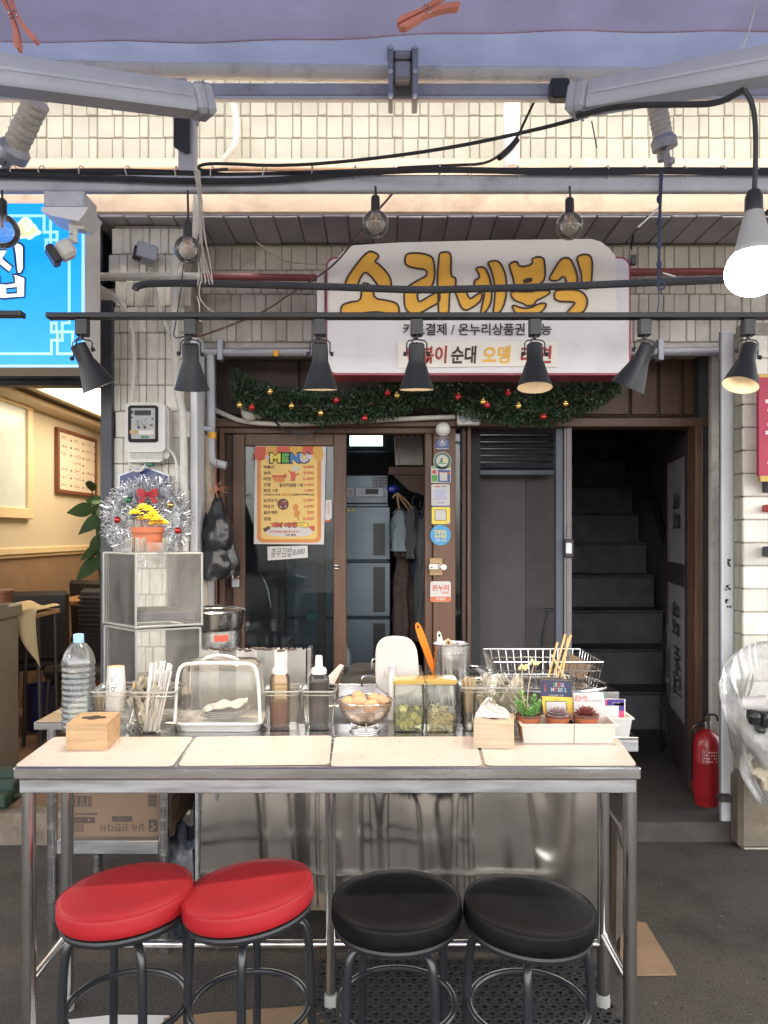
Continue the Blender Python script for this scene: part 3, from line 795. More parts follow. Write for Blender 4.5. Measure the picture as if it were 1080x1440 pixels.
LET = [(z1, [(145, 350), (165, 290), (215, 220), (270, 150), (305, 120), (330, 112), (385, 140), (370, 170), (350, 183), (385, 205), (430, 250), (460, 295), (468, 330), (465, 362), (435, 378), (410, 380), (385, 365), (350, 315), (315, 275), (285, 255), (255, 295), (238, 345), (225, 372), (150, 375)]),
       (z1, [(268, 335), (300, 335), (325, 350), (340, 380), (352, 440), (430, 452), (490, 465), (515, 485), (523, 520), (520, 555), (500, 557), (430, 540), (345, 532), (260, 543), (190, 560), (118, 562), (120, 488), (180, 465), (255, 455), (262, 400)]),
       (z1, [(575, 130), (640, 125), (700, 132), (752, 152), (764, 200), (770, 270), (758, 340), (730, 372), (690, 395), (645, 402), (650, 440), (658, 468), (720, 430), (785, 393), (803, 400), (803, 465), (740, 500), (680, 535), (640, 548), (600, 545), (570, 520), (557, 480), (556, 420), (560, 375), (600, 345), (660, 310), (710, 285), (716, 255), (700, 240), (640, 232), (585, 220), (560, 195), (562, 160)]),
       (z1, [(800, 125), (840, 118), (872, 122), (882, 160), (878, 250), (885, 292), (915, 295), (912, 360), (880, 372), (870, 400), (865, 563), (795, 563), (792, 480), (790, 400), (785, 330), (790, 230), (795, 170)]),
       (lambda x, y: (x, y), [(639.3, 409), (646, 405), (655.6, 409), (658.7, 417.6), (661.8, 420.6), (668.5, 415.2), (678.1, 410), (677.5, 421.6), (668.5, 430), (660, 434.8), (654.6, 436.5), (648.5, 432.9), (643.4, 419.6)]),
       (z2, [(42, 228), (60, 212), (105, 215), (130, 270), (145, 330), (150, 400), (140, 460), (110, 510), (72, 530), (85, 460), (100, 400), (95, 370), (60, 365), (30, 345), (35, 300), (70, 285), (60, 250)]),
       (z2, [(118, 185), (150, 172), (180, 170), (210, 190), (240, 260), (248, 330), (240, 440), (200, 520), (155, 522), (165, 450), (172, 370), (160, 290), (140, 220)]),
       (z2, [(262, 190), (315, 172), (332, 215), (418, 198), (415, 150), (490, 145), (500, 200), (502, 270), (490, 310), (440, 338), (370, 350), (300, 340), (285, 270), (270, 230)]),
       (z2, [(270, 372), (400, 378), (470, 365), (530, 368), (535, 385), (490, 415), (440, 435), (430, 465), (375, 470), (360, 455), (310, 440), (280, 415)]),
       (z2, [(280, 470), (300, 465), (350, 487), (410, 482), (460, 455), (505, 450), (508, 470), (480, 510), (430, 530), (330, 532), (300, 515)]),
       (z2, [(525, 290), (560, 230), (600, 165), (630, 150), (665, 155), (690, 200), (712, 260), (715, 310), (705, 335), (650, 335), (625, 265), (590, 305), (540, 303)]),
       (z2, [(708, 150), (740, 130), (790, 130), (812, 160), (812, 250), (805, 340), (770, 365), (742, 330), (740, 250), (722, 200)]),
       (z2, [(560, 375), (600, 362), (700, 362), (745, 375), (775, 410), (782, 450), (765, 500), (735, 520), (640, 520), (665, 490), (700, 450), (690, 443), (565, 440)])]
g = MB()
for i, (zf, pts) in enumerate(LET):
    q = chaikin([Vector(zf(*p)) for p in pts], 1)
    g.poly([P(a.x, a.y, SD - .0165 - .0002 * i) for a in q], m=0)
    g.ribbon([P(a.x, a.y, SD - .0195 - .0003 * i) for a in q], .0085, (0, -1, 0), m=1)
g.poly([P(*z2(*p), SD - .024) for p in ((353, 300), (375, 288), (415, 283), (418, 305), (400, 315), (360, 322))], m=1)
for a in (((437, 265), (447, 290), (455, 318), (449, 300)),):
    g.poly([P(*z1(*p), SD - .0245) for p in a], m=2)
g.build('lettering', [M['yolk'], M['brownline'], M['signsheet']], ms)
g = MB(); g.text('카드결제 / 온누리상품권 가능', P(671, 463, SD - .0165), PX(775, SD) - PX(567, SD), .056, bold=.018); g.build('lettering', M['ink'], ms)
g = MB(); g.poly([P(559, 481.5, SD - .012), P(725, 480, SD - .012), P(784.5, 481, SD - .012), P(784, 516, SD - .012), P(700, 515, SD - .012), P(559.5, 517.5, SD - .012)], (0, .004, 0)); bn_ = g.build('menu_strip', M['signsheet'], ms)
for body, cx, wd__, mm in (('떡볶이', 600, 56, 'redpaint'), ('순대', 652, 35, 'brownline'), ('오뎅', 698, 39, 'yolk'), ('라면', 754, 43, 'redpaint')):
    g = MB(); g.text(body, P(cx, 499, SD - .014), wd__ * SD / FPX, .083, u=Vector((1, 0, .02)), v=Vector((.06, 0, 1)), bold=.03); g.build('lettering', M[mm], bn_)

# red sign at the right edge
rs = thing('red_sign', 'crimson hanging sign with gold edge on the right pillar', 'sign', (PX(1100, 3.5), 3.5, PZ(684, 3.5)))
M['crimson'] = mat('crimson_print', (.42, .025, .07), .5); M['goldedge'] = mat('gold_edge', (.62, .40, .08), .45)
g = MB(); g.span(PX(1067, 3.5), PX(1140, 3.5), 3.5, 3.52, PZ(669, 3.5), PZ(531, 3.5)); g.build('face', M['crimson'], rs)
g = MB(); g.span(PX(1069, 3.5), PX(1140, 3.5), 3.498, 3.522, PZ(677, 3.5), PZ(669.2, 3.5)); g.build('edge', M['goldedge'], rs); g = MB(); g.span(PX(1067, 3.5), PX(1140, 3.5), 3.498, 3.522, PZ(530.8, 3.5), PZ(526, 3.5)); g.build('edge', M['goldedge'], rs)
g = MB()
for y in (562, 606): g.span(PX(1076.5, 3.497), PX(1095, 3.497), 3.497, 3.4995, PZ(y + 5, 3.5), PZ(y, 3.5))
for y in (577, 597, 651): g.box(P(1081, y, 3.498), (.012, .002, .012))
g.build('white_marks', M['white_paint'], rs)
for y, s_ in ((684, .06), (715, .035), (776, .05)):
    g = MB().box(P(1079, y, 3.57), (.03, .05, s_), bev=.006); g.tube([P(1079, y, 3.55), P(1100, y, 3.55)], .012, 8)
    single(g, 'pillar_clip', M['darkmetal'] if y != 715 else M['redpaint'], {684: 'dark bracket just under the crimson sign', 715: 'small red fitting on the cream pillar', 776: 'dark clip lowest on the cream pillar edge'}[y], 'bracket')
# ================================================================== AWNING, BEAMS, CABLES, LAMPS
def fabric(name, col, trans, weave=600):
    m = bpy.data.materials.new(name); m.use_nodes = True
    nt = m.node_tree; nt.nodes.clear(); lk = nt.links.new
    o = N(nt, 'OutputMaterial'); tc = N(nt, 'TexCoord')
    no = N(nt, 'TexNoise', Scale=1.6, Detail=6., Roughness=.6); lk(tc.outputs['Object'], no.inputs['Vector'])
    mr = N(nt, 'MapRange'); mr.inputs[1].default_value = .3; mr.inputs[2].default_value = .7; mr.inputs[3].default_value = .8; mr.inputs[4].default_value = 1.2; lk(no.outputs[0], mr.inputs[0])
    hs = N(nt, 'HueSaturation'); hs.inputs['Color'].default_value = (*col, 1); lk(mr.outputs[0], hs.inputs['Value'])
    df = N(nt, 'BsdfDiffuse'); lk(hs.outputs[0], df.inputs[0])
    tl = N(nt, 'BsdfTranslucent'); lk(hs.outputs[0], tl.inputs[0])
    mx = N(nt, 'MixShader'); mx.inputs[0].default_value = trans
    wv = N(nt, 'TexNoise', Scale=float(weave), Detail=2.); lk(tc.outputs['Object'], wv.inputs['Vector'])
    bp_ = N(nt, 'Bump', Strength=.4, Distance=.002); lk(wv.outputs[0], bp_.inputs['Height']); lk(bp_.outputs[0], df.inputs['Normal'])
    lk(df.outputs[0], mx.inputs[1]); lk(tl.outputs[0], mx.inputs[2]); lk(mx.outputs[0], o.inputs[0])
    return m
M['awn'] = fabric('blue_awning_cloth', (.085, .10, .165), .36)
M['valance'] = fabric('mauve_tarpaulin', (.78, .68, .70), .88)
def awn_z(y): return 3.63 - .05 * (3.5 - y)
g = MB()
def fa(u_, v_):
    x = -4.6 + 9.2 * u_; y = -1.6 + 5.1 * v_  # cloth runs on behind the camera, an unseen stretch added to shade the foreground
    return Vector((x, y, awn_z(y) - .03 * sin(v_ * pi) + .004 * sin(x * 5 + y) - x * .012 + .0))
g.surf(fa, 60, 24)
single(g, 'awning', M['awn'], 'dark blue cloth awning stretched overhead from the roller tube', 'awning')
g = MB()
def fv(u_, v_):
    x = -3.2 + 6.4 * u_
    zb = PZ(62 - (x * FPX / 2.9 + 540) * .019, 2.9)
    y = 2.9 - 2.0 * v_
    return Vector((x, y, zb - .10 * (2.9 - y) + .008 * sin(x * 3.1) + .004 * sin(x * 11 + v_ * 9) * (1 - v_) + .02 * sin(v_ * 9)))
g.surf(fv, 110, 14)
g.tube([fv(k / 110, 0) + Vector((0, 0, .004)) for k in range(111)], .006, 6)
g.tube([fv(k / 110, .17) + Vector((0, -.004, -.002)) for k in range(111)], .005, 5)
single(g, 'tarpaulin', M['valance'], 'mauve tarpaulin stretched across the top with rolled hem', 'tarpaulin')
# clothes pegs
M['peg'] = mat('coral_plastic', (.85, .33, .25), .38, var=.06)
def peg(c, ang, label):
    R3 = Matrix.Rotation(ang, 3, 'Y')
    K_ = 1.75
    t = thing('clothes_peg', label, 'clothes peg', c, 'coral clothes pegs on the tarpaulin')
    for s in (-1, 1):
        pts = [(-.056, .004 * s), (-.045, .012 * s), (-.02, .0085 * s), (0, .007 * s), (.03, .012 * s), (.054, .022 * s), (.062, .018 * s), (.058, .012 * s), (.03, .004 * s), (0, .0015 * s), (-.03, .002 * s), (-.05, .0015 * s)]
        g = MB(); g.poly([Vector(c) + R3 @ Vector((a, -.008, b)) * K_ for a, b in chaikin([Vector(p) for p in pts], 1)], R3 @ Vector((0, .016, 0)) * K_)
        g.build('jaw', M['peg'], t)
    MB().tube([Vector(c) + R3 @ Vector((.004 + .006 * cos(a), -.01, .009 * sin(a))) * K_ for a in [k * pi / 6 for k in range(12)]], .0016, 6, True).build('spring', M['chrome'], t)
peg((PX(20, 2.38), 2.38, PZ(22, 2.38)), radians(66), 'coral peg clipped near the left corner of the tarpaulin')
peg((PX(598, 2.38), 2.38, PZ(18, 2.38)), radians(-27), 'coral peg lying tilted at the middle of the tarpaulin')

# awning roller and bar
M['cream_tube'] = mat('cream_painted_tube', (.82, .81, .76), .45, var=.06, dirt=('#8b8375', .5, 7))
t = thing('awning_roller', 'long cream awning roller tube with dirty top under the cloth', 'roller', (0, 3.45, 3.58))
MB().tube([(-4.5, 3.47, PZ(109, 3.47) + .09), (0, 3.47, PZ(104, 3.47)), (4.5, 3.47, PZ(94, 3.47) - .06)], .036, 14).build('tube', M['cream_tube'], t)
MB().span(-4.5, 4.5, 3.43, 3.48, PZ(134, 3.43), PZ(116, 3.43), bev=.006).build('rear_bar', M['beam'], t)
MB().span(-4.5, 4.5, 3.42, 3.45, PZ(139.5, 3.42), PZ(134.5, 3.42), bev=.003).build('drip_edge', M['alu'], t)
t = thing('awning_bracket', 'grey steel channel bracket at the middle of the awning roller', 'bracket', (PX(568, 3.3), 3.3, PZ(138, 3.3)))
for a, b in ((546, 553), (580, 588)):
    MB().span(PX(a, 3.3), PX(b, 3.3), 3.3, 3.42, PZ(139, 3.3), PZ(52, 3.3), bev=.004).build('cheek', M['galv'], t)
for a, b in ((56, 74), (78, 104)):
    MB().span(PX(553.3, 3.3), PX(579.7, 3.3), 3.33, 3.40, PZ(b, 3.3), PZ(a, 3.3), bev=.01).build('channel', M['beam'], t)
for y in (66, 100, 134):
    for xx in (549.5, 584): MB().lathe([(0, 0), (.010, 0), (.010, .008), (0, .008)], P(xx, y, 3.292), 8, Euler((-pi / 2, 0, 0)).to_matrix()).build('bolt', M['chrome'], t)
g = MB().span(PX(775, 3.36), PX(802, 3.36), 3.36, 3.42, PZ(136, 3.36), PZ(108, 3.36), bev=.008); g.tube([P(779, 135, 3.355), P(800, 135, 3.355)], .01, 6)
single(g, 'bar_clamp', M['darkmetal'], 'dark clamp box on the awning bar, right of centre', 'clamp')
g = MB().span(PX(231, 3.36), PX(262, 3.36), 3.36, 3.42, PZ(120, 3.36), PZ(109, 3.36), bev=.004)
single(g, 'bar_clamp', M['beam'], 'flat grey clamp on the awning bar behind the left arm', 'clamp')

def arm(p, q, label, side):
    p, q = Vector(p), Vector(q); ax = (q - p).normalized()
    t = thing('awning_support', label, 'awning support', q, 'folded white awning arms')
    up = Vector((0, 0, 1)); up = (up - ax * up.dot(ax)).normalized(); sd = ax.cross(up)
    R3 = Matrix((ax, sd, up)).transposed(); Lh = (q - p).length
    sec = [(-.030, -.040), (.030, -.040), (.036, -.030), (.036, .02), (.026, .040), (-.026, .040), (-.036, .02), (-.036, -.030)]
    g = MB(); g.poly([p + R3 @ Vector((0, a, b)) for a, b in sec], ax * (Lh - .07)); g.build('profile', M['armgrey'], t)
    g = MB(); g.poly([p + R3 @ Vector((.0, s * (.0365), b)) for s, b in ((1, -.006), (1, .002), (1.04, .002), (1.04, -.006))], ax * (Lh - .08)); g.poly([p + R3 @ Vector((.0, -s * (.0365), b)) for s, b in ((1, -.006), (1, .002), (1.04, .002), (1.04, -.006))], ax * (Lh - .08)); g.build('groove', M['beam'], t)
    g = MB(); g.box(q - ax * .034, (.066, .078, .088), R3, .012); cp_ = g.build('end_cap', M['armgrey'], t)
    g = MB(); g.box(q - ax * .034 , (.004, .080, .090), R3); g.box(q + ax * .0 , (.012, .03, .05), R3, .004); g.build('seam', M['galv'], cp_)
    return t
arm(P(-160, 82, 1.72), P(296, 145, 2.25), 'white awning arm at the left ending in a capped joint', -1)
arm(P(1240, 62, 1.78), P(801, 143, 2.25), 'white awning arm at the right holding the black lamp cord', 1)
MB()
single(MB().tube([P(1037, 88, 1.95), P(1055, 38, 2.1), (PX(1060, 2.3), 2.2, 3.2)], .0025, 5), 'hanging_wire', M['whiteplastic'], 'thin pale wire tying the right awning arm up', 'wire')

# long beam with cables
t = thing('steel_beam', 'long grey square steel beam across the stall front', 'beam', (0, 2.75, 2.73))
MB().span(-2.4, 2.4, 2.75, 2.782, PZ(268.5, 2.75), PZ(245, 2.75), bev=.005).build('tube', M['beam'], t)
for xx in (4, 185, 405, 618, 784, 1012):
    pass
def cabl(pts, r, label, m='cable', n=7, name='cable', group=None): return single(MB().tube(smooth(pts, 2), r, n), name, M[m], label, 'cable', group)
cabl([(-2.3, 2.73, PZ(247, 2.75))] + [P(x, y, 2.73) for x, y in ((0, 245), (150, 250), (265, 255), (390, 254), (520, 240), (640, 238), (800, 243), (930, 240), (1080, 243))] + [(2.3, 2.73, PZ(240, 2.75))], .011, 'thickest black cable lying along the front of the steel beam')
cabl([(-2.3, 2.76, PZ(239, 2.75))] + [P(x, y, 2.755) for x, y in ((0, 240), (150, 242), (300, 247), (450, 243), (560, 238), (700, 240), (880, 238), (1080, 239))] + [(2.3, 2.76, PZ(238, 2.75))], .009, 'black cable lying on top of the steel beam')
cabl([(-2.3, 2.79, PZ(236, 2.75))] + [P(x, y, 2.78) for x, y in ((0, 243), (120, 238), (260, 241), (400, 250), (520, 244), (700, 236), (900, 243), (1080, 236))] + [(2.3, 2.79, PZ(236, 2.75))], .006, 'thin dusty cable behind the others on the beam', 'cable')
g = MB(); rd = random.Random(11)
for x in (22, 62, 118, 182, 250, 300, 373, 440, 500, 554, 618, 660, 727, 800, 852, 905, 960, 1012, 1060):
    c = P(x, 247, 2.775); rr = .026
    g.tube([c + Vector((rd.uniform(-.004, .004), rr * 1.65 * cos(a), rr * 1.2 * sin(a))) for a in [k * pi / 5 for k in range(10)]], .0022, 5, True)
g.build('cable_ties', M['whiteplastic'], t)['kind'] = 'stuff'
# cord from right arm sagging to the beam with a loop
cabl([P(815, 166, 2.27), P(760, 181, 2.35), P(640, 207, 2.5), P(520, 224, 2.62), P(400, 234, 2.7), P(300, 229, 2.74), P(277, 233, 2.75), P(283, 241, 2.75), P(320, 238, 2.73)], .006, 'black wire sagging from the right awning arm to the beam')
cabl([P(755, 135, 3.5), P(738, 170, 3.45), P(727, 195, 3.4), P(702, 220, 3.3), P(680, 231, 3.2), P(640, 232, 3.1), P(560, 236, 2.95)], .006, 'thin black wire dropping past the right upper post')
g = MB().tube(smooth([P(727, 197, 3.39), P(715, 212, 3.34), P(702, 222, 3.29)]), .013, 7)
single(g, 'cable_joint', M['cable'], 'taped black joint on the thin wire by the right post', 'cable')
cabl([P(832, 170, 2.3), P(836, 190, 2.31), P(839, 208, 2.32)], .002, 'short bare wire hanging below the right awning arm')
cabl([P(812, 163, 2.22), P(870, 148, 2.1), P(960, 147, 2.02), P(1010, 146, 1.95), P(1046, 126, 1.9)], .008, 'black cord clipped under the right awning arm')

# posts and struts at the canopy edge
t = thing('left_post', 'grey steel post with dark bracket rising above the beam', 'post', (PX(260, 3.0), 3.0, 2.8))
MB().span(PX(250, 3.0), PX(273, 3.0), 3.0, 3.065, PZ(246, 3.0), PZ(166, 3.0), bev=.006).build('tube', M['beam'], t)
MB().poly([P(244, 166, 2.98), P(266, 166, 2.98), P(266, 212, 2.98), P(261, 214, 2.98), P(244, 205, 2.98)], (0, .018, 0)).build('bracket', M['darkmetal'], t)
MB().span(PX(243, 3.0), PX(274, 3.0), 2.975, 3.07, PZ(165.5, 3.0), PZ(150, 3.0), bev=.004).build('cap_plate', M['beam'], t)
t.name = 'steel_post'
t = thing('steel_post', 'round pale grey post standing before the upper tile wall', 'post', (PX(719, 3.85), 3.85, 3.25))
MB().tube([P(719, 236, 3.85), P(719, 131, 3.85)], .042, 16).build('tube', M['alu'], t)
MB().lathe([(.0, 0), (.05, 0), (.05, .02), (0, .02)], P(719, 136, 3.85), 16).build('top_plate', M['galv'], t)
def strut(a, b, r, label):
    t = thing('pipe_strut', label, 'strut', b, 'wrapped diagonal struts')
    a, b = Vector(a), Vector(b); ax = (b - a).normalized()
    R3 = ax.to_track_quat('Z', 'Y').to_matrix(); Ls = (b - a).length
    MB().lathe([(0, 0), (r, 0)] + [(r * (1 + .05 * sin(k * 2.1)), Ls * k / 26) for k in range(1, 26)] + [(r, Ls), (0, Ls)], a, 16, R3, wob=.05).build('tube', M['dirty_white'], t)
    e = MB(); e.lathe([(0, -.004), (r * 1.3, -.004), (r * 1.35, .03), (r * 1.02, .05)], b, 16, R3 @ Matrix.Rotation(pi, 3, 'X')); e.build('collar', M['galv'], t)
    e = MB(); e.box(b + ax * .05, (.03, .022, .10), R3, .005); e.box(b + ax * .03 + R3 @ Vector((.028, 0, 0)), (.028, .03, .035), R3, .006); e.box(b + ax * .045 + R3 @ Vector((-.026, -.01, .02)), (.024, .034, .028), R3, .006); e.build('hinge_lug', M['galv'], t)
strut(P(52, 143, 2.75), P(16, 219, 2.86), .044, 'rough white wrapped strut at the far left above the beam')
strut(P(924, 148, 3.2), P(935, 208, 3.22), .040, 'rough white wrapped strut above the beam at the right')
g = MB().tube(smooth([P(325, 139, 3.95), P(331, 155, 3.95), P(333, 185, 3.95), P(331, 205, 3.95), P(312, 228, 3.98)]), .017, 10)
single(g, 'bent_pipe', M['whitepipe'], 'thin bent white pipe on the upper tile wall', 'pipe')

# lower rod and track
cabl([P(190, 408, 2.9), P(192, 402, 2.9), P(215, 398, 2.9), P(300, 399, 2.9), P(460, 403, 2.9), P(580, 408, 2.9), P(640, 407, 2.9), P(760, 404, 2.9), P(900, 398, 2.9), P(1100, 391, 2.9), P(1300, 386, 2.9)], .014, 'dark slightly sagging rod in front of the stall sign', 'darkmetal', 9, 'curved_rod')
bpy.context.view_layer.objects.active = None
TD = 2.5
t = thing('light_track', 'long black lighting track carrying the cone spotlights', 'light track', (0.3, TD, PZ(448, TD)))
MB().span(PX(69, TD), PX(1200, TD), TD - .018, TD + .018, PZ(448.5, TD), PZ(441, TD), bev=.002).build('rail', M['black'], t)
MB().span(PX(67, TD), PX(72, TD), TD - .02, TD + .02, PZ(449, TD), PZ(440.5, TD), bev=.003).build('end_cap', M['blackplastic'], t)
t = thing('light_track', 'short black lighting track end at the far left', 'light track', (PX(-60, TD), TD, PZ(446, TD)))
MB().span(PX(-200, TD), PX(30, TD), TD - .018, TD + .018, PZ(446, TD), PZ(438.5, TD), bev=.002).build('rail', M['black'], t)
MB().span(PX(28, TD), PX(33, TD), TD - .02, TD + .02, PZ(446.5, TD), PZ(438, TD), bev=.003).build('end_cap', M['blackplastic'], t)

M['lampface'] = mat('lit_lamp_face', '#ffffff', .5, emis='#fff0d2', es=3.5)
M['coneinner'] = mat('warm_grey_reflector', (.12, .10, .075), .35, .2, var=.08)
def spot(px, ax, label, lit_w=1.25):
    ax = Vector(ax).normalized()
    top = P(px, 473, TD)
    t = thing('spotlight', label, 'spotlight', (top.x, TD, PZ(448.7, TD)), 'cone spotlights hanging from the black track')
    MB().span(PX(px - 8.5, TD), PX(px + 8.5, TD), TD - .017, TD + .017, PZ(473, TD), PZ(448.8, TD), bev=.004).build('adapter', M['blackplastic'], t)
    piv = top + Vector((0, 0, -.058)) 
    R3 = (-ax).to_track_quat('Z', 'Y').to_matrix()
    side = Vector((1, 0, 0)); side = (side - ax * side.dot(ax)).normalized()
    br = MB()
    br.tube([top + Vector((0, 0, .0)), top + Vector((0, 0, -.012))], .006, 8)
    for s in (-1, 1):
        br.tube([top + Vector((0, 0, -.010)), top + Vector((s * .026, 0, -.014)), top + Vector((s * .033, 0, -.022)), piv + side * s * .033], .0024, 6)
    br.build('yoke', M['black'], t)
    o = piv - ax * .034
    zs = lambda r, l: (r, -l)
    hd = MB(); hd.lathe([(0, .0), (.022, 0), (.026, -.004), (.027, -.058), (.031, -.068), (.057, -.148), (.0585, -.150), (.0565, -.150), (.030, -.072), (.026, -.060)], o, 28, R3)
    h_ = hd.build('cone_shade', M['black'], t)
    inn = MB(); inn.lathe([(.0563, -.1495), (.0297, -.0725), (.0257, -.062)], o, 28, R3); inn.build('reflector', M['coneinner'], h_)
    lf = MB(); lf.lathe([(0, -.082), (.031, -.082), (.029, -.077), (0, -.077)], o, 20, R3); lf.build('lamp_disc', M['lampface'], h_)
    for s in (-1, 1):
        kn = MB(); kn.lathe([(0, 0), (.007, 0), (.007, .010), (0, .010)], piv + side * s * .034, 10, (side * s).to_track_quat('Z', 'Y').to_matrix()); kn.build('knob', M['blackplastic'], t)
    cd = MB(); cd.tube(smooth([top + Vector((.004, -.01, 0)), top + Vector((-.016, -.016, -.016)), top + Vector((-.012, -.014, -.032)), o + R3 @ Vector((0, 0, .002))]), .0032, 6); cd.build('cord', M['cable'], t)
    ld = bpy.data.lights.new('spot_lamp', 'SPOT'); ld.energy = lit_w; ld.color = (1, .82, .60); ld.spot_size = radians(125); ld.spot_blend = .7; ld.shadow_soft_size = .03
    lo = bpy.data.objects.new('spot_lamp', ld); COL.objects.link(lo); lo.parent = t
    lo.location = (o + ax * .094) - t.location
    lo.rotation_euler = (-ax).to_track_quat('Z', 'Y').to_euler()
    return t
spot(116, (.42, .34, -1), 'leftmost cone spotlight, swung to the right before the blue sign', 4.5)
spot(268, (-.04, .32, -1), 'second cone spotlight from the left, before the white tiled pillar', 5)
spot(450, (0, .13, -1), 'cone spotlight hanging before the left edge of the stall sign')
spot(586, (0, .10, -1), 'cone spotlight hanging over the start of the menu strip')
spot(752, (-.03, -.16, -1), 'lit cone spotlight tipped forward before the end of menu strip')
spot(906, (-.42, .36, -1), 'cone spotlight twisted sideways right of the stall sign', 4.5)
spot(1052, (-.34, -.22, -1), 'rightmost cone spotlight, lit and aimed left', 3)

# globe filament bulbs on the beam
def globe(px, ytop, yb, d, label, r=.0475):
    c = P(px, yb, d)
    t = thing('light_bulb', label, 'light bulb', (c.x, d, PZ(ytop, d)), 'unlit clear globe bulbs hanging from the beam')
    z1 = c.z + r * .95
    MB().lathe([(0, z1 + .055), (.010, z1 + .055), (.0155, z1 + .048), (.0165, z1 + .0), (.0, z1)], (c.x, d, 0), 14).build('socket', M['blackplastic'], t)
    MB().lathe([(.0135, z1 + .0), (.0145, z1 - .012), (.018, z1 - .018)] + [(r * sin(a), c.z + r * cos(a)) for a in [.40 + k * (pi - .40) / 14 for k in range(15)]], (c.x, d, 0), 24).build('glass_globe', M['bulbglass'], t)
    f_ = MB(); f_.lathe([(0, z1), (.005, z1 - .004), (.004, z1 - .04), (0, z1 - .045)], (c.x, d, 0), 8)
    for k in range(4):
        a = k * pi / 2; f_.tube([(c.x + .004 * cos(a), d + .004 * sin(a), z1 - .035), (c.x + .018 * cos(a), d + .018 * sin(a), c.z - .012)], .0007, 4)
    f_.build('filament', M['filament'], t)
    MB().tube([(c.x, d, z1 + .054), (c.x + .002, d - .002, (z1 + PZ(ytop, d)) / 2), (c.x, d, PZ(ytop, d))], .004, 6).build('cord', M['cable'], t)
M['filament'] = mat('amber_filament', (.45, .20, .06), .4)
globe(3, 268, 325, 2.62, 'clear globe bulb cut by the edge, before the blue sign', .058)
globe(264, 268, 351, 2.68, 'clear globe bulb lowest of the row, beside the hanging strings')
globe(528, 262, 315, 2.68, 'clear globe bulb hanging just above the yellow sign lettering')
globe(801, 262, 318, 2.68, 'clear globe bulb hanging above the right shoulder of the stall sign')
# big lit LED bulb
c = P(1060, 370, 1.9)
t = thing('led_bulb', 'big glowing white bulb hanging on a thick black cord', 'light bulb', (c.x, 1.9, PZ(120, 1.9)))
zz = lambda y: PZ(y, 1.9)
M['ledlit'] = mat('glowing_diffuser', '#ffffff', .4, emis='#f2fff8', es=4.5)
MB().lathe([(0, zz(268)), (.014, zz(268)), (.021, zz(277)), (.022, zz(298)), (0, zz(298))], (c.x, 1.9, 0), 18).build('socket', M['blackplastic'], t)
MB().lathe([(.022, zz(298)), (.024, zz(302)), (.036, zz(330)), (.048, zz(355)), (.050, zz(358)), (0, zz(358))], (c.x, 1.9, 0), 28).build('collar', mat('grey_white_collar', (.30, .30, .30), .4), t)
rr_ = .0685
MB().lathe([(.050, zz(357)), (.060, zz(364)), (.067, zz(376))] + [(rr_ * cos(a), zz(382) - .060 * sin(a)) for a in [k * pi / 2 / 9 for k in range(10)]], (c.x, 1.9, 0), 32).build('diffuser', M['ledlit'], t)
MB().tube(smooth([P(1046, 126, 1.9), P(1056, 140, 1.9), P(1062, 165, 1.9), P(1063, 215, 1.9), P(1061, 268, 1.9)]), .0065, 8).build('cord', M['cable'], t)
g = MB(); g.span(PX(1079, 1.9), PX(1140, 1.9), 1.88, 1.92, zz(300), zz(293), bev=.003); single(g, 'lamp_hook', M['black'], 'dark bar end beside the big lit bulb', 'bar')

# CCTV
t = thing('cctv_camera', 'grey junction box with a small white security camera hanging below', 'security camera', (PX(92, 2.66), 2.66, PZ(268, 2.66)))
d = 2.62
MB().span(PX(61, d), PX(118, d), d, d + .12, PZ(291, d), PZ(268, d), bev=.004).build('junction_box', M['beam'], t)
g = MB(); g.poly([P(58, 291, d - .01), P(124, 291, d - .01), P(121, 298, d - .01), P(110, 311, d - .01), P(72, 303, d - .01), P(58, 297, d - .01)], (0, .13, 0)); g.build('lid', M['alu'], t)
g = MB(); g.span(PX(93, d), PX(114, d), d + .03, d + .07, PZ(317, d), PZ(308, d), bev=.003); g.tube([P(102, 314, d + .04), P(102, 330, d + .04)], .012, 10); g.ball(P(102, 335, d + .04), .014, 12); g.tube([P(106, 322, d + .03), P(106, 342, d + .03)], .009, 8); g.build('bracket', M['whiteplastic'], t)
axc = Vector((-.72, -.35, -.52)).normalized()
R3 = axc.to_track_quat('Z', 'Y').to_matrix()
cc = P(92, 352, d + .03)
g = MB(); g.box(cc, (.062, .062, .062), R3, .012); bd = g.build('camera_body', M['whiteplastic'], t)
g = MB(); g.box(cc + axc * .046, (.066, .066, .028), R3, .006); g.build('lens_hood', M['blackplastic'], t)
t = thing('security_camera', 'small grey box camera on the facade tiles beside the white pipe', 'security camera', P(210, 360, 3.8), None)
g = MB(); g.box(P(205, 357, 3.7), (.10, .09, .082), (0, .18, radians(25)), .008); g.build('body', M['galv'], t)
g = MB(); g.box(P(197, 356, 3.66) + Vector((-.012, -.0, 0)), (.04, .03, .064), (0, .18, radians(25)), .004); g.build('lens_hood', M['blackplastic'], t)
g = MB(); g.tube([P(216, 362, 3.74), P(222, 368, 3.9), P(222, 368, 4.02)], .012, 8); g.build('bracket', M['galv'], t)

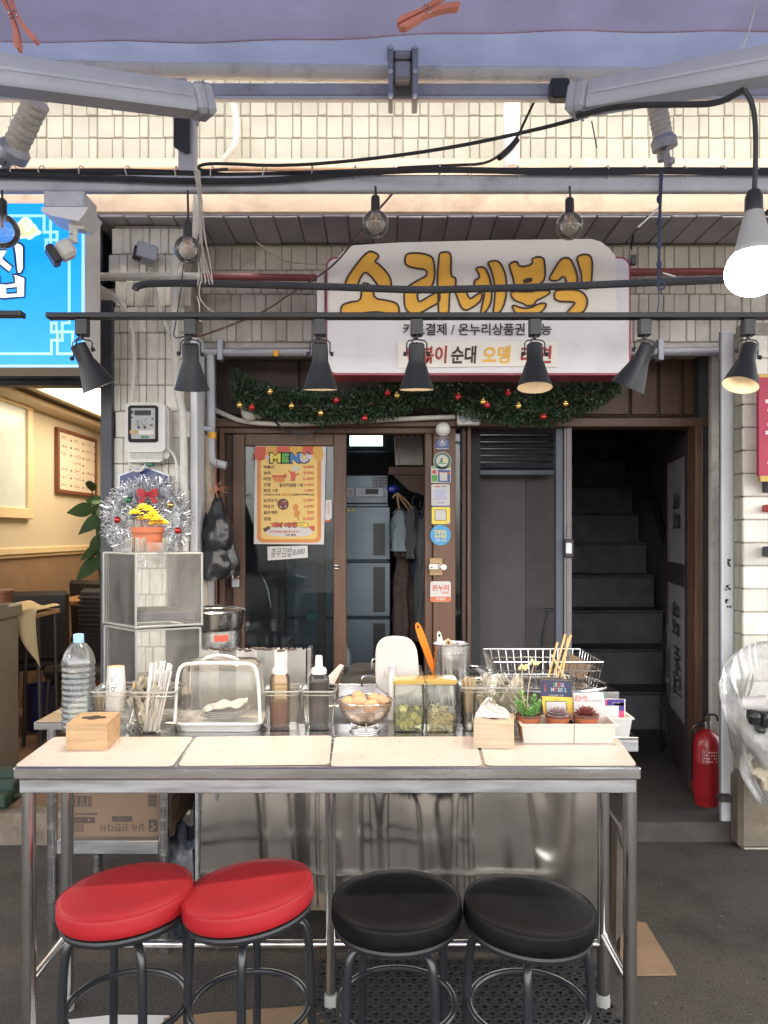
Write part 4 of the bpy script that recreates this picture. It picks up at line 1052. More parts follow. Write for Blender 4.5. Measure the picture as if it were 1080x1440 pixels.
# pipes on the facade wall and pillar
pipe('wall_pipe', [P(140, 389, 3.72), P(200, 389, 3.74), P(283, 389, 3.74)], .020, M['whitepipe'], 'white horizontal pipe left of the stall sign')
pipe('wall_pipe', [P(284, 389, 3.74), P(380, 390, 3.85), P(470, 391, 3.9)], .018, M['redpipe'], 'red horizontal pipe running behind the stall sign at left')
pipe('wall_pipe', [P(880, 383, 3.95), P(1000, 382, 3.95), P(1200, 382, 3.95)], .020, M['redpipe'], 'red horizontal pipe right of the stall sign')
pipe('wall_pipe', smooth([P(277, 270, 3.7), P(277, 290, 3.7), P(276, 330, 3.72), P(262, 352, 3.74), P(245, 368, 3.74), P(245, 400, 3.74), P(246, 480, 3.74)]), .019, M['whitepipe'], 'white pipe bending down the facade to the pillar')
pipe('wrapped_hose', smooth([P(246, 440, 3.72), P(247, 540, 3.72), P(256, 575, 3.72), P(258, 600, 3.72), P(259, 700, 3.72), P(260, 790, 3.72)], 2), .020, M['whitepipe'], 'thick white wrapped hose running down beside the meter')
pipe('cable_conduit', smooth([P(140, 403, 3.74), P(168, 420, 3.74), P(185, 450, 3.74), P(189, 500, 3.74), P(187, 540, 3.74), P(184, 570, 3.74)]), .010, M['whitepipe'], 'thin white conduit curving down to the meter top', 'conduit')
pipe('cable_conduit', smooth([P(217, 402, 3.74), P(222, 430, 3.74), P(236, 465, 3.74), P(244, 480, 3.74)]), .010, M['whitepipe'], 'short white conduit joining the vertical pipe', 'conduit')
pipe('cable_conduit', smooth([P(237, 632, 3.72), P(247, 642, 3.72), P(250, 665, 3.72), P(250, 760, 3.72)]), .008, M['whitepipe'], 'white conduit leaving the right of the meter', 'conduit')
pipe('cable_conduit', smooth([P(181, 645, 3.72), P(184, 660, 3.72), P(197, 664, 3.72), P(206, 652, 3.72)]), .007, M['whitepipe'], 'small white conduit loop under the meter', 'conduit')
cabl([P(140, 405, 3.6), P(180, 440, 3.6), P(240, 490, 3.65), P(243, 492, 3.68)], .002, 'very thin pale wire sloping across the white pillar', 'whiteplastic', 5)
# gas pipe and lagged hoses by the pillar
pipe('gas_pipe', smooth([P(296, 500, 3.95), P(297, 560, 3.95), P(297, 640, 3.95), P(299, 650, 3.95), P(318, 655, 3.95)], 1), .021, M['pvc'], 'grey vertical gas pipe with elbow near the sliding door')
g = MB().lathe([(0, 0), (.023, 0), (.023, .032), (0, .032)], P(298, 617, 3.95), 12); single(g, 'pipe_sticker', M['yellowtag'], 'yellow band around the grey gas pipe', 'sticker')
g = MB().span(PX(279, 3.93), PX(300, 3.93), 3.925, 3.965, PZ(606, 3.93), PZ(599, 3.93), bev=.004); single(g, 'pipe_bracket', M['galv'], 'grey bracket holding the vertical gas pipe', 'bracket')
M['lagging'] = mat('dirty_cream_wrap', (.42, .34, .25), .8, var=.2, scale=12, bump=1., bscale=35, dirt=('#4d3d2d', .5, 9))
pipe('wrapped_hose', smooth([P(281, 470, 4.0), P(281, 560, 3.98), P(284, 615, 3.96), P(282, 700, 3.96), P(284, 780, 3.98), P(287, 860, 3.98)]), .026, M['lagging'], 'cream lagged hose nearest the silver pillar edge')
pipe('wrapped_hose', smooth([P(284, 618, 3.97), P(292, 616, 3.96), P(294, 630, 3.95), P(292, 660, 3.95), P(295, 720, 3.97), P(290, 800, 3.98)]), .020, M['lagging'], 'cream lagged hose looping up behind the gas pipe')

# strings hanging from beam
M['string'] = mat('pale_twine', (.50, .47, .42), .8, var=.1)
g = MB(); rd = random.Random(3)
for k in range(9):
    a = P(276 + rd.uniform(-3, 6), 240, 2.72); e = P(277 + rd.uniform(0, 24), 392 + rd.uniform(0, 12), 2.72)
    m_ = P(283 + rd.uniform(-4, 5), 330, 2.71)
    g.tube(smooth([a, a.lerp(m_, .5) + Vector((rd.uniform(-.008, .008), 0, 0)), m_, m_.lerp(e, .6) + Vector((rd.uniform(-.012, .006), 0, 0)), e]), .0017, 4)
g.tube(smooth([P(277, 417, 2.7), P(280, 425, 2.7), P(281, 440, 2.66), P(279, 450, 2.6), P(284, 452, 2.58)]), .0022, 4)
g.tube(smooth([P(282, 395, 2.7), P(279, 417, 2.7), P(288, 430, 2.7), P(302, 440, 2.7)]), .0018, 4)
single(g, 'string_bundle', M['string'], 'bunch of pale loose twine hanging from the beam', 'twine')
M['blue_string'] = mat('navy_cord', (.035, .045, .10), .8)
g = MB()
for k in range(6):
    a = P(926 + rd.uniform(-3, 6), 240, 2.72); m_ = P(927 + rd.uniform(-1.5, 1.5), 320, 2.71); e = P(927 + rd.uniform(-2, 2), 398, 2.72)
    g.tube(smooth([a, m_, e]), .0028, 5)
for y in (280, 312, 345, 372): g.ball(P(927, y, 2.715), .010, 8, sz=(1, 1, 1.6))
g.tube([P(930, 402, 2.71) + Vector((.012 * cos(a), 0, .012 * sin(a))) for a in [k * pi / 6 for k in range(12)]], .004, 6, True)
g.tube(smooth([P(926, 405, 2.7), P(927, 425, 2.68), P(924, 440, 2.6), P(926, 452, 2.55)]), .002, 5)
single(g, 'knotted_cord', M['blue_string'], 'navy knotted cord tied between beam and black track', 'cord')
single(MB().tube(smooth([P(897, 320, 2.7), P(912, 306, 2.71), P(926, 292, 2.72)]), .003, 5), 'cable_tie', M['whiteplastic'], 'white cable tie tail sticking out above the red pipe', 'cable tie')
single(MB().tube(smooth([P(932, 384, 2.72), P(940, 386, 2.72), P(950, 389, 2.72)]), .003, 5), 'cable_tie', M['whiteplastic'], 'white cable tie tail low on the navy cord', 'cable tie')
# loose wires across facade
cabl([P(360, 340, 3.6), P(385, 358, 3.6), P(402, 368, 3.6), P(430, 371, 3.6), P(462, 372, 3.6)], .004, 'yellowish wire looping to the left shoulder of the sign', 'lagging', 6)
cabl([P(552, 272, 2.78), P(535, 292, 2.8), P(515, 312, 3.0), P(490, 350, 3.3), P(462, 380, 3.5), P(420, 405, 3.6), P(370, 440, 3.4), P(330, 455, 2.9), P(280, 474, 2.6), P(266, 472, 2.52)], .0045, 'long reddish brown wire crossing before the stall sign corner', 'wirebrown', 6)
cabl([P(258, 372, 2.68), P(254, 410, 2.66), P(247, 455, 2.64), P(243, 476, 2.6), P(256, 474, 2.55), P(266, 470, 2.52)], .0022, 'thin black wire from the low globe bulb to its spotlight', 'cable', 5)
cabl([P(878, 410, 3.6), P(888, 345, 3.8), P(890, 332, 3.85)], .006, 'dark wire bunch behind the right shoulder of the sign')
g = MB().box(P(890, 366, 3.8), (.03, .03, .05), bev=.004); single(g, 'sign_hook', M['darkmetal'], 'small dark hook at the right of the stall sign', 'hook')
# ================================================================== DECORATION AND FITTINGS ON THE FRONT
GD = 4.0
M['leaf'] = mat('garland_needle', (.022, .055, .024), .55, var=.5, scale=18)
path = smooth([P(328, 540, GD), P(350, 556, GD), P(390, 568, GD), P(440, 572, GD), P(500, 574, GD), P(555, 562, GD), P(600, 545, GD), P(640, 556, GD), P(700, 572, GD), P(750, 580, GD), P(800, 568, GD), P(850, 545, GD), P(872, 530, GD)], 2)
seg = [0.]
for a, b in zip(path, path[1:]): seg.append(seg[-1] + (b - a).length)
def along(t):
    s = t * seg[-1]
    for i in range(len(seg) - 1):
        if s <= seg[i + 1]: return path[i].lerp(path[i + 1], (s - seg[i]) / max(1e-6, seg[i + 1] - seg[i]))
    return path[-1]
t = thing('garland', 'dark green leafy christmas garland draped under the stall sign', 'garland', (PX(600, GD), GD, PZ(560, GD)))
MB().tube(path, .010, 6).build('wire_core', M['wood_dark'], t)
g = MB(); rd = random.Random(5)
for k in range(15000):
    p = along(rd.random())
    bulge = 1 + .22 * noise.noise(Vector((p.x * 6, 0, 3)))
    a = rd.random() * 2 * pi; r = .095 * sqrt(rd.random()) * bulge
    c = p + Vector((rd.gauss(0, .008), r * .8 * cos(a), r * sin(a)))
    dr_ = Vector((rd.gauss(0, .6), .9 * cos(a) + rd.gauss(0, .5), sin(a) + rd.gauss(0, .5) + .2)).normalized()
    s_ = dr_.orthogonal().normalized(); s_ = (Matrix.Rotation(rd.random() * 6.28, 3, dr_) @ s_)
    l = rd.uniform(.014, .026); w_ = rd.uniform(.0035, .0065)
    g.add([c - dr_ * l * .4, c + s_ * w_, c + dr_ * l * .6, c - s_ * w_], [(0, 1, 2, 3)])
def leafmesh(g, name, mats, par):
    off = par.location
    me = bpy.data.meshes.new(name); me.from_pydata([tuple(Vector(q) - off) for q in g.v], [], g.f)
    for q in (mats if isinstance(mats, list) else [mats]): me.materials.append(q)
    if isinstance(mats, list): me.polygons.foreach_set('material_index', g.m)
    o = bpy.data.objects.new(name, me); COL.objects.link(o); o.parent = par; return o
o = leafmesh(g, 'foliage', M['leaf'], t); o['kind'] = 'stuff'
M['gold'] = mat('gold_bauble', (.75, .50, .16), .18, 1., var=.03)
M['redball'] = mat('red_bauble', (.50, .02, .02), .15, .6, var=.03, coat=.5)
order = ['first', 'second', 'third', 'fourth', 'fifth', 'sixth', 'seventh', 'eighth', 'ninth']
def bauble(px, py, m, label, grp):
    c = P(px, py, GD - .095); r = .0175
    t = thing('bauble', label, 'bauble', (c.x, c.y, c.z), grp)
    MB().ball(c, r, 16).build('ball', m, t)
    MB().lathe([(0, r + .004), (.005, r + .004), (.006, r - .002), (0, r - .002)], c, 10).build('cap', M['gold'], t)
    MB().tube([c + Vector((0, 0, r + .003)), c + Vector((.003, .02, r + .02)), c + Vector((0, .05, r + .035))], .0009, 4).build('thread', M['gold'], t)
gold = [(337, 570), (380, 551), (410, 571), (451, 581), (558, 556), (679, 565), (729, 571), (795, 568)]
for i, (x, y) in enumerate(gold): bauble(x, y, M['gold'], f'{order[i]} gold bauble from the left in the green garland', 'gold baubles in the garland')
red = [(354, 573), (473, 563), (513, 588), (545, 553), (644, 558), (685, 570), (714, 553), (764, 586)]
for i, (x, y) in enumerate(red): bauble(x, y, M['redball'], f'{order[i]} red bauble from the left in the green garland', 'red baubles in the garland')
# white globe lamps and conduit
M['opal'] = mat('opal_globe', (.70, .68, .64), .2, var=.02, coat=.3)
def opal(px, py, r, d, label):
    c = P(px, py, d)
    t = thing('globe_lamp', label, 'lamp', c, 'small white globes along the door lintel')
    MB().ball(c, r, 20).build('globe', M['opal'], t)
    MB().tube([c + Vector((0, r * .6, 0)), c + Vector((0, r + .05, .01))], .016, 10).build('base', M['whiteplastic'], t)
opal(351, 580, .046, 4.06, 'white globe lamp under the left end of the garland')
opal(363, 582, .030, 4.12, 'smaller white globe half hidden behind its larger neighbour')
opal(623, 604, .040, 4.08, 'white globe lamp at the top of the stickered post')
pipe('surface_conduit', smooth([P(300, 575, 4.1), P(320, 585, 4.1), P(345, 594, 4.1), P(400, 597, 4.1), P(450, 595, 4.1), P(500, 592, 4.1), P(640, 586, 4.1)]), .013, M['whitepipe'], 'white conduit sagging along the lintel to the socket', 'conduit')
g = thing('power_socket', 'white double power socket on the lintel', 'socket', P(659, 587, 4.08))
MB().box(P(659, 587, 4.09), (.125, .05, .088), bev=.008).build('housing', M['whiteplastic'], g)
for x in (651.5, 667):
    MB().lathe([(0, .002), (.018, .002), (.021, .006), (.023, .004), (.023, 0)], P(x, 588, 4.066), 16, Euler((pi / 2, 0, 0)).to_matrix()).build('outlet', M['galv'], g)
    q = MB()
    for s in (-1, 1): q.lathe([(0, 0), (.004, 0), (.004, .003), (0, .003)], P(x + s * 2, 588, 4.061), 8, Euler((pi / 2, 0, 0)).to_matrix())
    q.build('pin_hole', M['ink'], g)
cabl([P(384, 590, 4.09), P(400, 606, 4.08), P(430, 612, 4.08), P(455, 602, 4.08), P(462, 590, 4.09)], .006, 'dark cable loop hanging below the lintel conduit')

# electric meter
t = thing('electric_meter', 'white electric meter with small display on the tiled pillar', 'meter', P(206, 649, 3.72))
d = 3.68
def rr(x0, y0, x1, y1, r, d, dep, name, m, par, n=5):
    return MB().poly(rrect(x0, y0, x1, y1, r, d, n), (0, dep, 0)).build(name, m, par)
rr(176, 566, 232, 636, 7, d, .10, 'housing', M['whiteplastic'], t)
rr(179, 628, 228, 650, 5, d + .012, .085, 'terminal_cover', M['whiteplastic'], t)
rr(228, 574, 238, 645, 4, d + .04, .06, 'side_cover', M['whiteplastic'], t)
M['meterblack'] = mat('meter_window_black', (.012, .012, .014), .5, spec=.2)
fr_ = rr(180, 570, 222, 622, 4, d - .006, .006, 'window_frame', M['meterblack'], t)
M['meterface'] = mat('meter_face', (.36, .36, .37), .4, var=.05)
rr(184.5, 574, 218, 617, 1.5, d - .009, .003, 'meter_face', M['meterface'], t)
g = MB(); dd = d - .0105
q = lambda a, b, c, e, m: g.span(PX(a, dd), PX(b, dd), dd, dd + .0012, PZ(e, dd), PZ(c, dd), m=m)
q(189, 212, 577, 584, 0); q(183.5, 187, 577, 582, 0); q(184, 186.5, 586, 588, 0); q(213, 216, 588, 590, 0)
q(182.5, 194, 605, 610, 1); q(195, 216, 605.5, 611, 2); q(198, 209, 613, 616, 3)
rd = random.Random(1)
for k in range(26):
    x = rd.uniform(189, 208); y = rd.uniform(588, 598); q(x, x + rd.uniform(1, 3), y, y + .7, 4)
for x in (195, 203.5): g.lathe([(0, 0), (.006, 0), (.006, .004), (0, .004)], P(x, 601, dd), 10, Euler((pi / 2, 0, 0)).to_matrix(), m=0)
g.lathe([(0, 0), (.007, 0), (.007, .003), (0, .003)], P(213, 598, dd), 10, Euler((pi / 2, 0, 0)).to_matrix(), m=4)
M['amber'] = mat('amber_sticker', (.50, .34, .12), .5); M['greenlab'] = mat('green_label', (.05, .20, .12), .5); M['greyink'] = mat('grey_print', (.15, .15, .16), .6)
g.build('face_print', [M['ink'], M['amber'], M['whiteplastic'], M['greenlab'], M['greyink']], t)
g = MB()
for k in range(20):
    x = 182 + k * 2.2; g.span(PX(x, d), PX(x + 1.1, d), d + .008, d + .014, PZ(645, d), PZ(635, d))
g.build('cover_ribs', M['whiteplastic'], t)['kind'] = 'stuff'
g = MB().span(PX(202, d), PX(212, d), d + .03, d + .06, PZ(654, d), PZ(650, d), bev=.002); g.build('cable_gland', M['greenlab'], t)
# blue plate
M['navyplate'] = mat('navy_enamel', (.018, .035, .16), .3, var=.03); M['silverrim'] = mat('pale_rim', (.45, .47, .52), .35, .3)
t = thing('house_plate', 'navy blue house plate with pale rim half hidden by the wreath', 'plate', P(202, 720, 3.74))
def hexa(k, d): 
    pts = [(166 + k, 668 + k * .6), (203, 654.5 + k), (238 - k, 668 + k * .6), (238 - k, 722 - k), (203, 733 - k), (166 + k, 722 - k)]
    return [P(x, y, d) for x, y in pts]
MB().poly(hexa(0, 3.765), (0, .012, 0)).build('rim', M['silverrim'], t)
MB().poly(hexa(2.6, 3.758), (0, .006, 0)).build('face', M['navyplate'], t)
# tinsel wreath
WC = P(206, 732, 3.66)
t = thing('tinsel_wreath', 'silver tinsel wreath with red bow on the tiled pillar', 'wreath', WC)
M['tinsel'] = mat('silver_tinsel', (.80, .80, .82), .22, 1., var=.05)
M['tinsel2'] = mat('white_tinsel', (.88, .88, .88), .35, .15, var=.05)
MB().tube([WC + Vector((.150 * cos(a), .0, .155 * sin(a))) for a in [k * pi / 18 for k in range(36)]], .018, 8, True).build('ring_core', M['silverrim'], t)
g = MB(); rd = random.Random(8)
for k in range(5200):
    a = rd.random() * 2 * pi; b = rd.random() * 2 * pi; r = .056 * sqrt(rd.random()) * (1 + .25 * noise.noise(Vector((cos(a) * 3, sin(a) * 3, 0))))
    rad = Vector((cos(a), 0, sin(a)))
    c = WC + rad * .150 * Vector((1, 0, 1.03)).length / 1.435 + rad * r * cos(b) + Vector((0, r * sin(b), 0))
    dr_ = (rad * cos(b) + Vector((0, sin(b), 0)) + Vector((rd.gauss(0, .6), rd.gauss(0, .6), rd.gauss(0, .6)))).normalized()
    s_ = Matrix.Rotation(rd.random() * 6.28, 3, dr_) @ dr_.orthogonal().normalized()
    l = rd.uniform(.018, .036); w_ = rd.uniform(.0010, .0019)
    g.add([c - s_ * w_, c + s_ * w_, c + dr_ * l + s_ * w_, c + dr_ * l - s_ * w_], [(0, 1, 2, 3)], rd.choice((0, 0, 1)))
o = leafmesh(g, 'tinsel', [M['tinsel'], M['tinsel2']], t); o['kind'] = 'stuff'
M['greenball'] = mat('green_bauble', (.01, .16, .06), .15, .6, coat=.5)
for x, y, m in ((165, 731, 'redball'), (250, 746, 'redball'), (181, 703, 'greenball'), (240, 710, 'gold')):
    MB().ball(P(x, y, 3.585), .0165, 14).build('bauble', M[m], t)
M['bow'] = mat('red_bow_cloth', (.42, .02, .03), .6, var=.1)
g = MB(); bc = P(208, 695, 3.585)
def lobe(sx):
    pts = [(.0, .006), (.016, .020), (.036, .028), (.044, .010), (.042, -.012), (.026, -.016), (.010, -.008), (0, -.006)]
    def f(u_, v_):
        i = u_ * (len(pts) - 1); k = min(int(i), len(pts) - 2); a = Vector(pts[k]).lerp(Vector(pts[k + 1]), i - k)
        return bc + Vector((sx * a.x, -.012 * sin(u_ * pi) * (1 if v_ < .5 else .2) - .004 * v_, a.y))
    return f
for sx in (-1, 1):
    top_ = [bc + Vector((sx * a, -.010, b)) for a, b in ((0, .005), (.020, .022), (.045, .028), (.050, .006), (.046, -.012), (.022, -.010), (0, -.006))]
    g.poly(top_, (0, .014, 0))
    g.poly([bc + Vector((sx * a, -.004, b)) for a, b in ((0, -.004), (.012, .0), (.050, -.034), (.040, -.038), (.028, -.046), (.004, -.012))], (sx * .002, .004, 0))
g.ball(bc + Vector((0, -.008, 0)), .011, 10)
g.build('bow', M['bow'], t)

# menu poster
t = thing('menu_poster', 'orange and yellow menu poster with striped awning top on the door glass', 'poster', P(407, 766, D - .01))
pd = D - .008
M['paper'] = mat('white_paper', (.58, .555, .54), .6, var=.03); M['pyellow'] = mat('poster_yellow', (.74, .50, .15), .5, var=.05, scale=2)
M['porange'] = mat('poster_orange', (.60, .22, .045), .5, var=.04); M['pred'] = mat('poster_red', (.55, .08, .045), .5); M['pbrown'] = mat('poster_brown', (.12, .03, .02), .5)
M['pgreen'] = mat('poster_green', (.08, .35, .06), .5); M['pblue'] = mat('poster_blue', (.03, .17, .48), .5); M['plil'] = mat('poster_lilac', (.45, .45, .60), .5); M['pmust'] = mat('poster_mustard', (.62, .33, .05), .5)
M['pgold'] = mat('poster_lemon', (.80, .62, .08), .5)
zz = lambda x, y: (350 + x / 8, 620 + y / 8)
def q4(pts, k): return [P(*zz(a, b), pd - .0006 * k) for a, b in pts]
MB().poly(q4([(72, 55), (868, 65), (845, 1165), (55, 1160)], 0), (0, .002, 0)).build('sheet', M['paper'], t)
def zr(x0, y0, x1, y1, r, k): 
    a, b = zz(x0, y0); c, e = zz(x1, y1); return rrect(a, b, c, e, r, pd - .0006 * k, 4)
MB().poly(zr(92, 130, 812, 1145, 8, 1)).build('border', M['porange'], t)
MB().poly(zr(134, 130, 770, 1105, 6, 2)).build('panel', M['pyellow'], t)
for i, (a, b) in enumerate(((55, 190), (190, 312), (312, 458), (458, 605), (605, 722), (722, 838))):
    sl_a, sl_b = (22 if i == 0 else 0), (-22 if i == 5 else 0)
    MB().poly(q4([(a + sl_a, 62), (b + sl_b, 62), (b, 150), (b - 12, 205 if i in (0, 5) else 160), (b - 50, 222 if i in (0, 5) else 168), (a + 50, 222 if i in (0, 5) else 168), (a + 12, 205 if i in (0, 5) else 160), (a, 150)], 3)).build('awning_stripe', M['pred'] if i % 2 == 0 else M['pmust'], t)
for body, x, mm in (('M', 298, 'pgold'), ('E', 412, 'pgreen'), ('N', 515, 'pblue'), ('U', 622, 'plil')):
    wd_ = (118, 82, 105, 100)['MENU'.index(body)]
    c = P(*zz(x, 192), pd - .0024)
    g = MB(); g.text(body, c, (wd_ + 30) * pd / FPX / 8, 132 * pd / FPX / 8, m=0, bold=.09); g.text(body, c - Vector((0, .0006, 0)), wd_ * pd / FPX / 8, 104 * pd / FPX / 8, m=1, bold=.055)
    g.build('lettering', [M['ink'], M[mm]], t)
g = MB()
g.add([P(*zz(212 + 30 * cos(a) * (1 if k % 2 == 0 else .5), 186 + 30 * sin(a) * (1 if k % 2 == 0 else .5)), pd - .0026) for k, a in enumerate([-pi / 2 + k * pi / 5 for k in range(10)])], [tuple(range(10))])
g.add([P(*zz(690 + 24 * cos(a), 180 + 26 * sin(a)), pd - .0026) for a in [k * pi / 6 for k in range(12)]], [tuple(range(12))], 1)
g.build('star_print', [M['plil'], M['paper']], t)
def ptext(body, x0, x1, y, h, m, k=5, bold=.03):
    a, b = zz((x0 + x1) / 2, y)
    MBX[m].text(body, P(a, b, pd - .0006 * k), (x1 - x0) / 8 * pd / FPX, h / 8 * pd / FPX, bold=bold)
MBX = {'ink': MB(), 'pred': MB(), 'pbrown': MB()}
for body, x0, x1, y, pr, a in (('떡볶이', 165, 282, 295, '4,000', 608), ('순대', 167, 242, 360, '4,500', 608), ('라면', 165, 246, 428, '5,000', 608), ('오뎅', 165, 242, 494, '1,000', 620), ('튀김 1개', 165, 322, 559, '1,000', 620),
                               ('순대꼬치', 165, 322, 670, '2,000', 608), ('떡꼬치', 165, 280, 738, '1,500', 620), ('삶은계란', 165, 325, 805, '500', 652), ('김밥', 165, 250, 876, '3,000', 608)):
    ptext(body, x0, x1, y, 40, 'pbrown'); ptext(pr, a, 730, y, 36, 'pred')
ptext('왕꼬치김밥 1개', 342, 605, 498, 42, 'pbrown'); ptext('(오징어,야채,', 165, 360, 608, 28, 'pbrown'); ptext('김말이,야채튀김)', 485, 738, 606, 28, 'pbrown')
ptext('012-065268-01-014', 230, 565, 1020, 27, 'pred', 8); ptext('카드 환영', 412, 528, 1058, 26, 'pbrown', 8)
g = MB(); g.poly([P(*zz(a, b), pd - .003) for a, b in chaikin([Vector(p) for p in ((160, 1000), (250, 965), (680, 960), (745, 990), (720, 1040), (640, 1078), (280, 1078), (190, 1040))], 2)]); g.build('caption_cloud', M['paper'], t)
g = MB(); g.text('계좌이체', P(*zz(388, 948), pd - .0042), 300 / 8 * pd / FPX, 66 / 8 * pd / FPX, m=0, bold=.09); g.text('계좌이체', P(*zz(388, 948), pd - .005), 284 / 8 * pd / FPX, 54 / 8 * pd / FPX, m=1, bold=.05)
g.text('가능', P(*zz(604, 946), pd - .0042), 140 / 8 * pd / FPX, 70 / 8 * pd / FPX, m=0, bold=.09); g.text('가능', P(*zz(604, 946), pd - .005), 128 / 8 * pd / FPX, 58 / 8 * pd / FPX, m=2, bold=.05)
g.poly(q4([(155, 990), (230, 955), (245, 985), (180, 1028)], 6), m=0); g.poly(q4([(670, 965), (735, 950), (745, 1000), (720, 1020)], 6), m=1)
g.build('lettering', [M['pbrown'], M['pred'], M['pgold']], t)
for k_, mb in MBX.items():
    if mb.v: mb.build('lettering', M[k_], t)
# small printed pictures on the poster: a bowl, a pepper in a cook's hat, a round slice, a skewer
g = MB()
g.poly(q4([(262, 400), (418, 398), (405, 440), (385, 465), (300, 465), (275, 440)], 5), m=0); g.poly(q4([(258, 385), (430, 385), (425, 412), (262, 410)], 6), m=1); g.poly(q4([(380, 395), (412, 366), (418, 372), (392, 400)], 7), m=2)
g.poly(q4([(470, 350), (520, 345), (525, 375), (565, 362), (568, 380), (528, 392), (520, 450), (470, 450), (472, 375), (442, 340), (450, 328), (475, 350)], 5), m=1)
g.poly([P(*zz(a, b), pd - .0036) for a, b in chaikin([Vector(p) for p in ((492, 340), (480, 300), (520, 278), (560, 285), (572, 310), (548, 340))], 2)], m=3)
g.poly([P(*zz(384 + 64 * cos(a), 712 + 64 * sin(a)), pd - .003) for a in [k * pi / 12 for k in range(24)]], m=2)
for k in range(7): g.poly([P(*zz(384 + 34 * cos(k * 2.4) + 9 * cos(a), 712 + 34 * sin(k * 1.7) + 8 * sin(a)), pd - .0036) for a in [j * pi / 4 for j in range(8)]], m=3 if k % 2 else 1)
g.poly(q4([(490, 730), (530, 705), (560, 735), (545, 770), (575, 800), (570, 840), (520, 860), (505, 820), (520, 790), (495, 770)], 5), m=0); g.poly(q4([(548, 850), (556, 850), (562, 895), (556, 895)], 6), m=2)
g.poly(q4([(368, 590), (482, 588), (482, 622), (368, 622)], 5), m=4)
g.build('food_print', [M['porange'], M['pred'], M['pbrown'], M['paper'], M['pmust']], t)
# hand-written price card
t = thing('price_card', 'small handwritten white price card taped under the menu poster', 'card', P(404, 788, D - .01))
MB().poly(q4([(208, 1190), (660, 1178), (665, 1312), (212, 1345)], 0), (0, .001, 0)).build('card', M['paper'], t)
g = MB(); g.text('충무김밥', P(*zz(368, 1255), pd - .002), 235 / 8 * pd / FPX, 105 / 8 * pd / FPX, u=(1, 0, .04), v=(.12, 0, 1)); g.text('8.000', P(*zz(562, 1248), pd - .002), 130 / 8 * pd / FPX, 62 / 8 * pd / FPX, u=(1, 0, .1), v=(.2, 0, 1)); g.build('lettering', M['ink'], t)
t = thing('door_notice', 'narrow white and red vertical notice beside the poster', 'notice', P(462, 732, D + .01))
MB().poly([P(458, 703, D - .004), P(466.5, 703, D - .004), P(466.5, 728, D - .004), P(463, 732, D - .004), P(457, 732, D - .004)], (0, .002, 0)).build('sheet', M['paper'], t)
g = MB(); g.span(PX(457, D - .006), PX(465, D - .006), D - .006, D - .005, PZ(733.5, D), PZ(731, D), m=0)
for y in (708, 712.5, 717, 721.5): g.text('문', P(462, y, D - .006), .013, .013, m=0)
g.build('lettering', [M['pred']], t)

# stickers on the brown post
SDp = D - .031
def sticker(name, label, cx, cy, w_, h_, m, shape='rect', prints=(), texts=(), r=1.5):
    t = thing('sticker', label, 'sticker', P(cx, cy + h_ / 2, SDp), 'stickers on the brown door post')
    x0, x1, y0, y1 = cx - w_ / 2, cx + w_ / 2, cy - h_ / 2, cy + h_ / 2
    if shape == 'round': pts = [P(cx + w_ / 2 * cos(a), cy + h_ / 2 * sin(a), SDp) for a in [k * pi / 16 for k in range(32)]]
    elif shape == 'badge': pts = [P(x, y, SDp) for x, y in chaikin([Vector(p) for p in ((x0, y1), (x0 + 1, cy), (x0 - 0, cy - 4), (x0 + 3, y0 + 3), (cx, y0), (x1 - 3, y0 + 3), (x1, cy - 4), (x1 - 1, cy), (x1, y1))], 1)]
    else: pts = rrect(x0, y0, x1, y1, r, SDp, 3)
    MB().poly(pts, (0, .0012, 0)).build('sheet', M[m], t)
    g = MB(); ms_ = []
    def mi(k):
        if k not in ms_: ms_.append(k)
        return ms_.index(k)
    for k, p in enumerate(prints):
        kind, a, b, c, e, mm = p; dp_ = SDp - .0006 - .0003 * k
        if kind == 'r': g.add([P(a, b, dp_), P(c, b, dp_), P(c, e, dp_), P(a, e, dp_)], [(0, 1, 2, 3)], mi(mm))
        elif kind == 'o': g.add([P(a + c * cos(q), b + e * sin(q), dp_) for q in [j * pi / 12 for j in range(24)]], [tuple(range(24))], mi(mm))
        elif kind == 't': g.add([P(a, b, dp_), P(a + c, b + e, dp_), P(a - c, b + e, dp_)], [(0, 1, 2)], mi(mm))
    for (body, a, b, c, e, mm) in texts: g.text(body, P(a, b, SDp - .0006 - .0003 * (len(prints) + 1)), c * D / FPX, e * D / FPX, m=mi(mm), bold=.03)
    g.build('print', [M[k] for k in ms_], t)
M['stblue'] = mat('sticker_blue', (.03, .07, .28), .4); M['stgreen'] = mat('sticker_green', (.02, .12, .07), .4); M['stsky'] = mat('sticker_sky', (.05, .30, .58), .4); M['storange'] = mat('sticker_orange', (.62, .14, .05), .4)
sticker('a', 'blue badge sticker with a white house outline', 622, 624, 20, 17, 'stblue', 'badge', [('r', 612.5, 615, 631.5, 616, 'paper'), ('o', 622, 622, 6, 5.5, 'paper'), ('o', 622, 622, 5, 4.5, 'stblue'), ('t', 622, 618, 4, 4, 'paper'), ('r', 619.5, 622, 624.5, 626, 'paper'), ('r', 621, 623.5, 623, 626, 'stblue'), ('r', 613, 630.2, 631, 631.2, 'paper')])
sticker('b', 'round green and white sticker with a leaping figure', 622, 648, 25, 25, 'paper', 'round', [('o', 622, 648, 11.6, 11.6, 'stgreen'), ('o', 622, 648, 8.6, 8.6, 'paper'), ('o', 621, 645.5, 1.5, 1.5, 'stgreen'), ('t', 620.5, 646, 3.4, 4, 'stgreen'), ('r', 616, 651, 628, 652.5, 'pgreen'), ('o', 626, 647, 2, 2, 'pgold')])
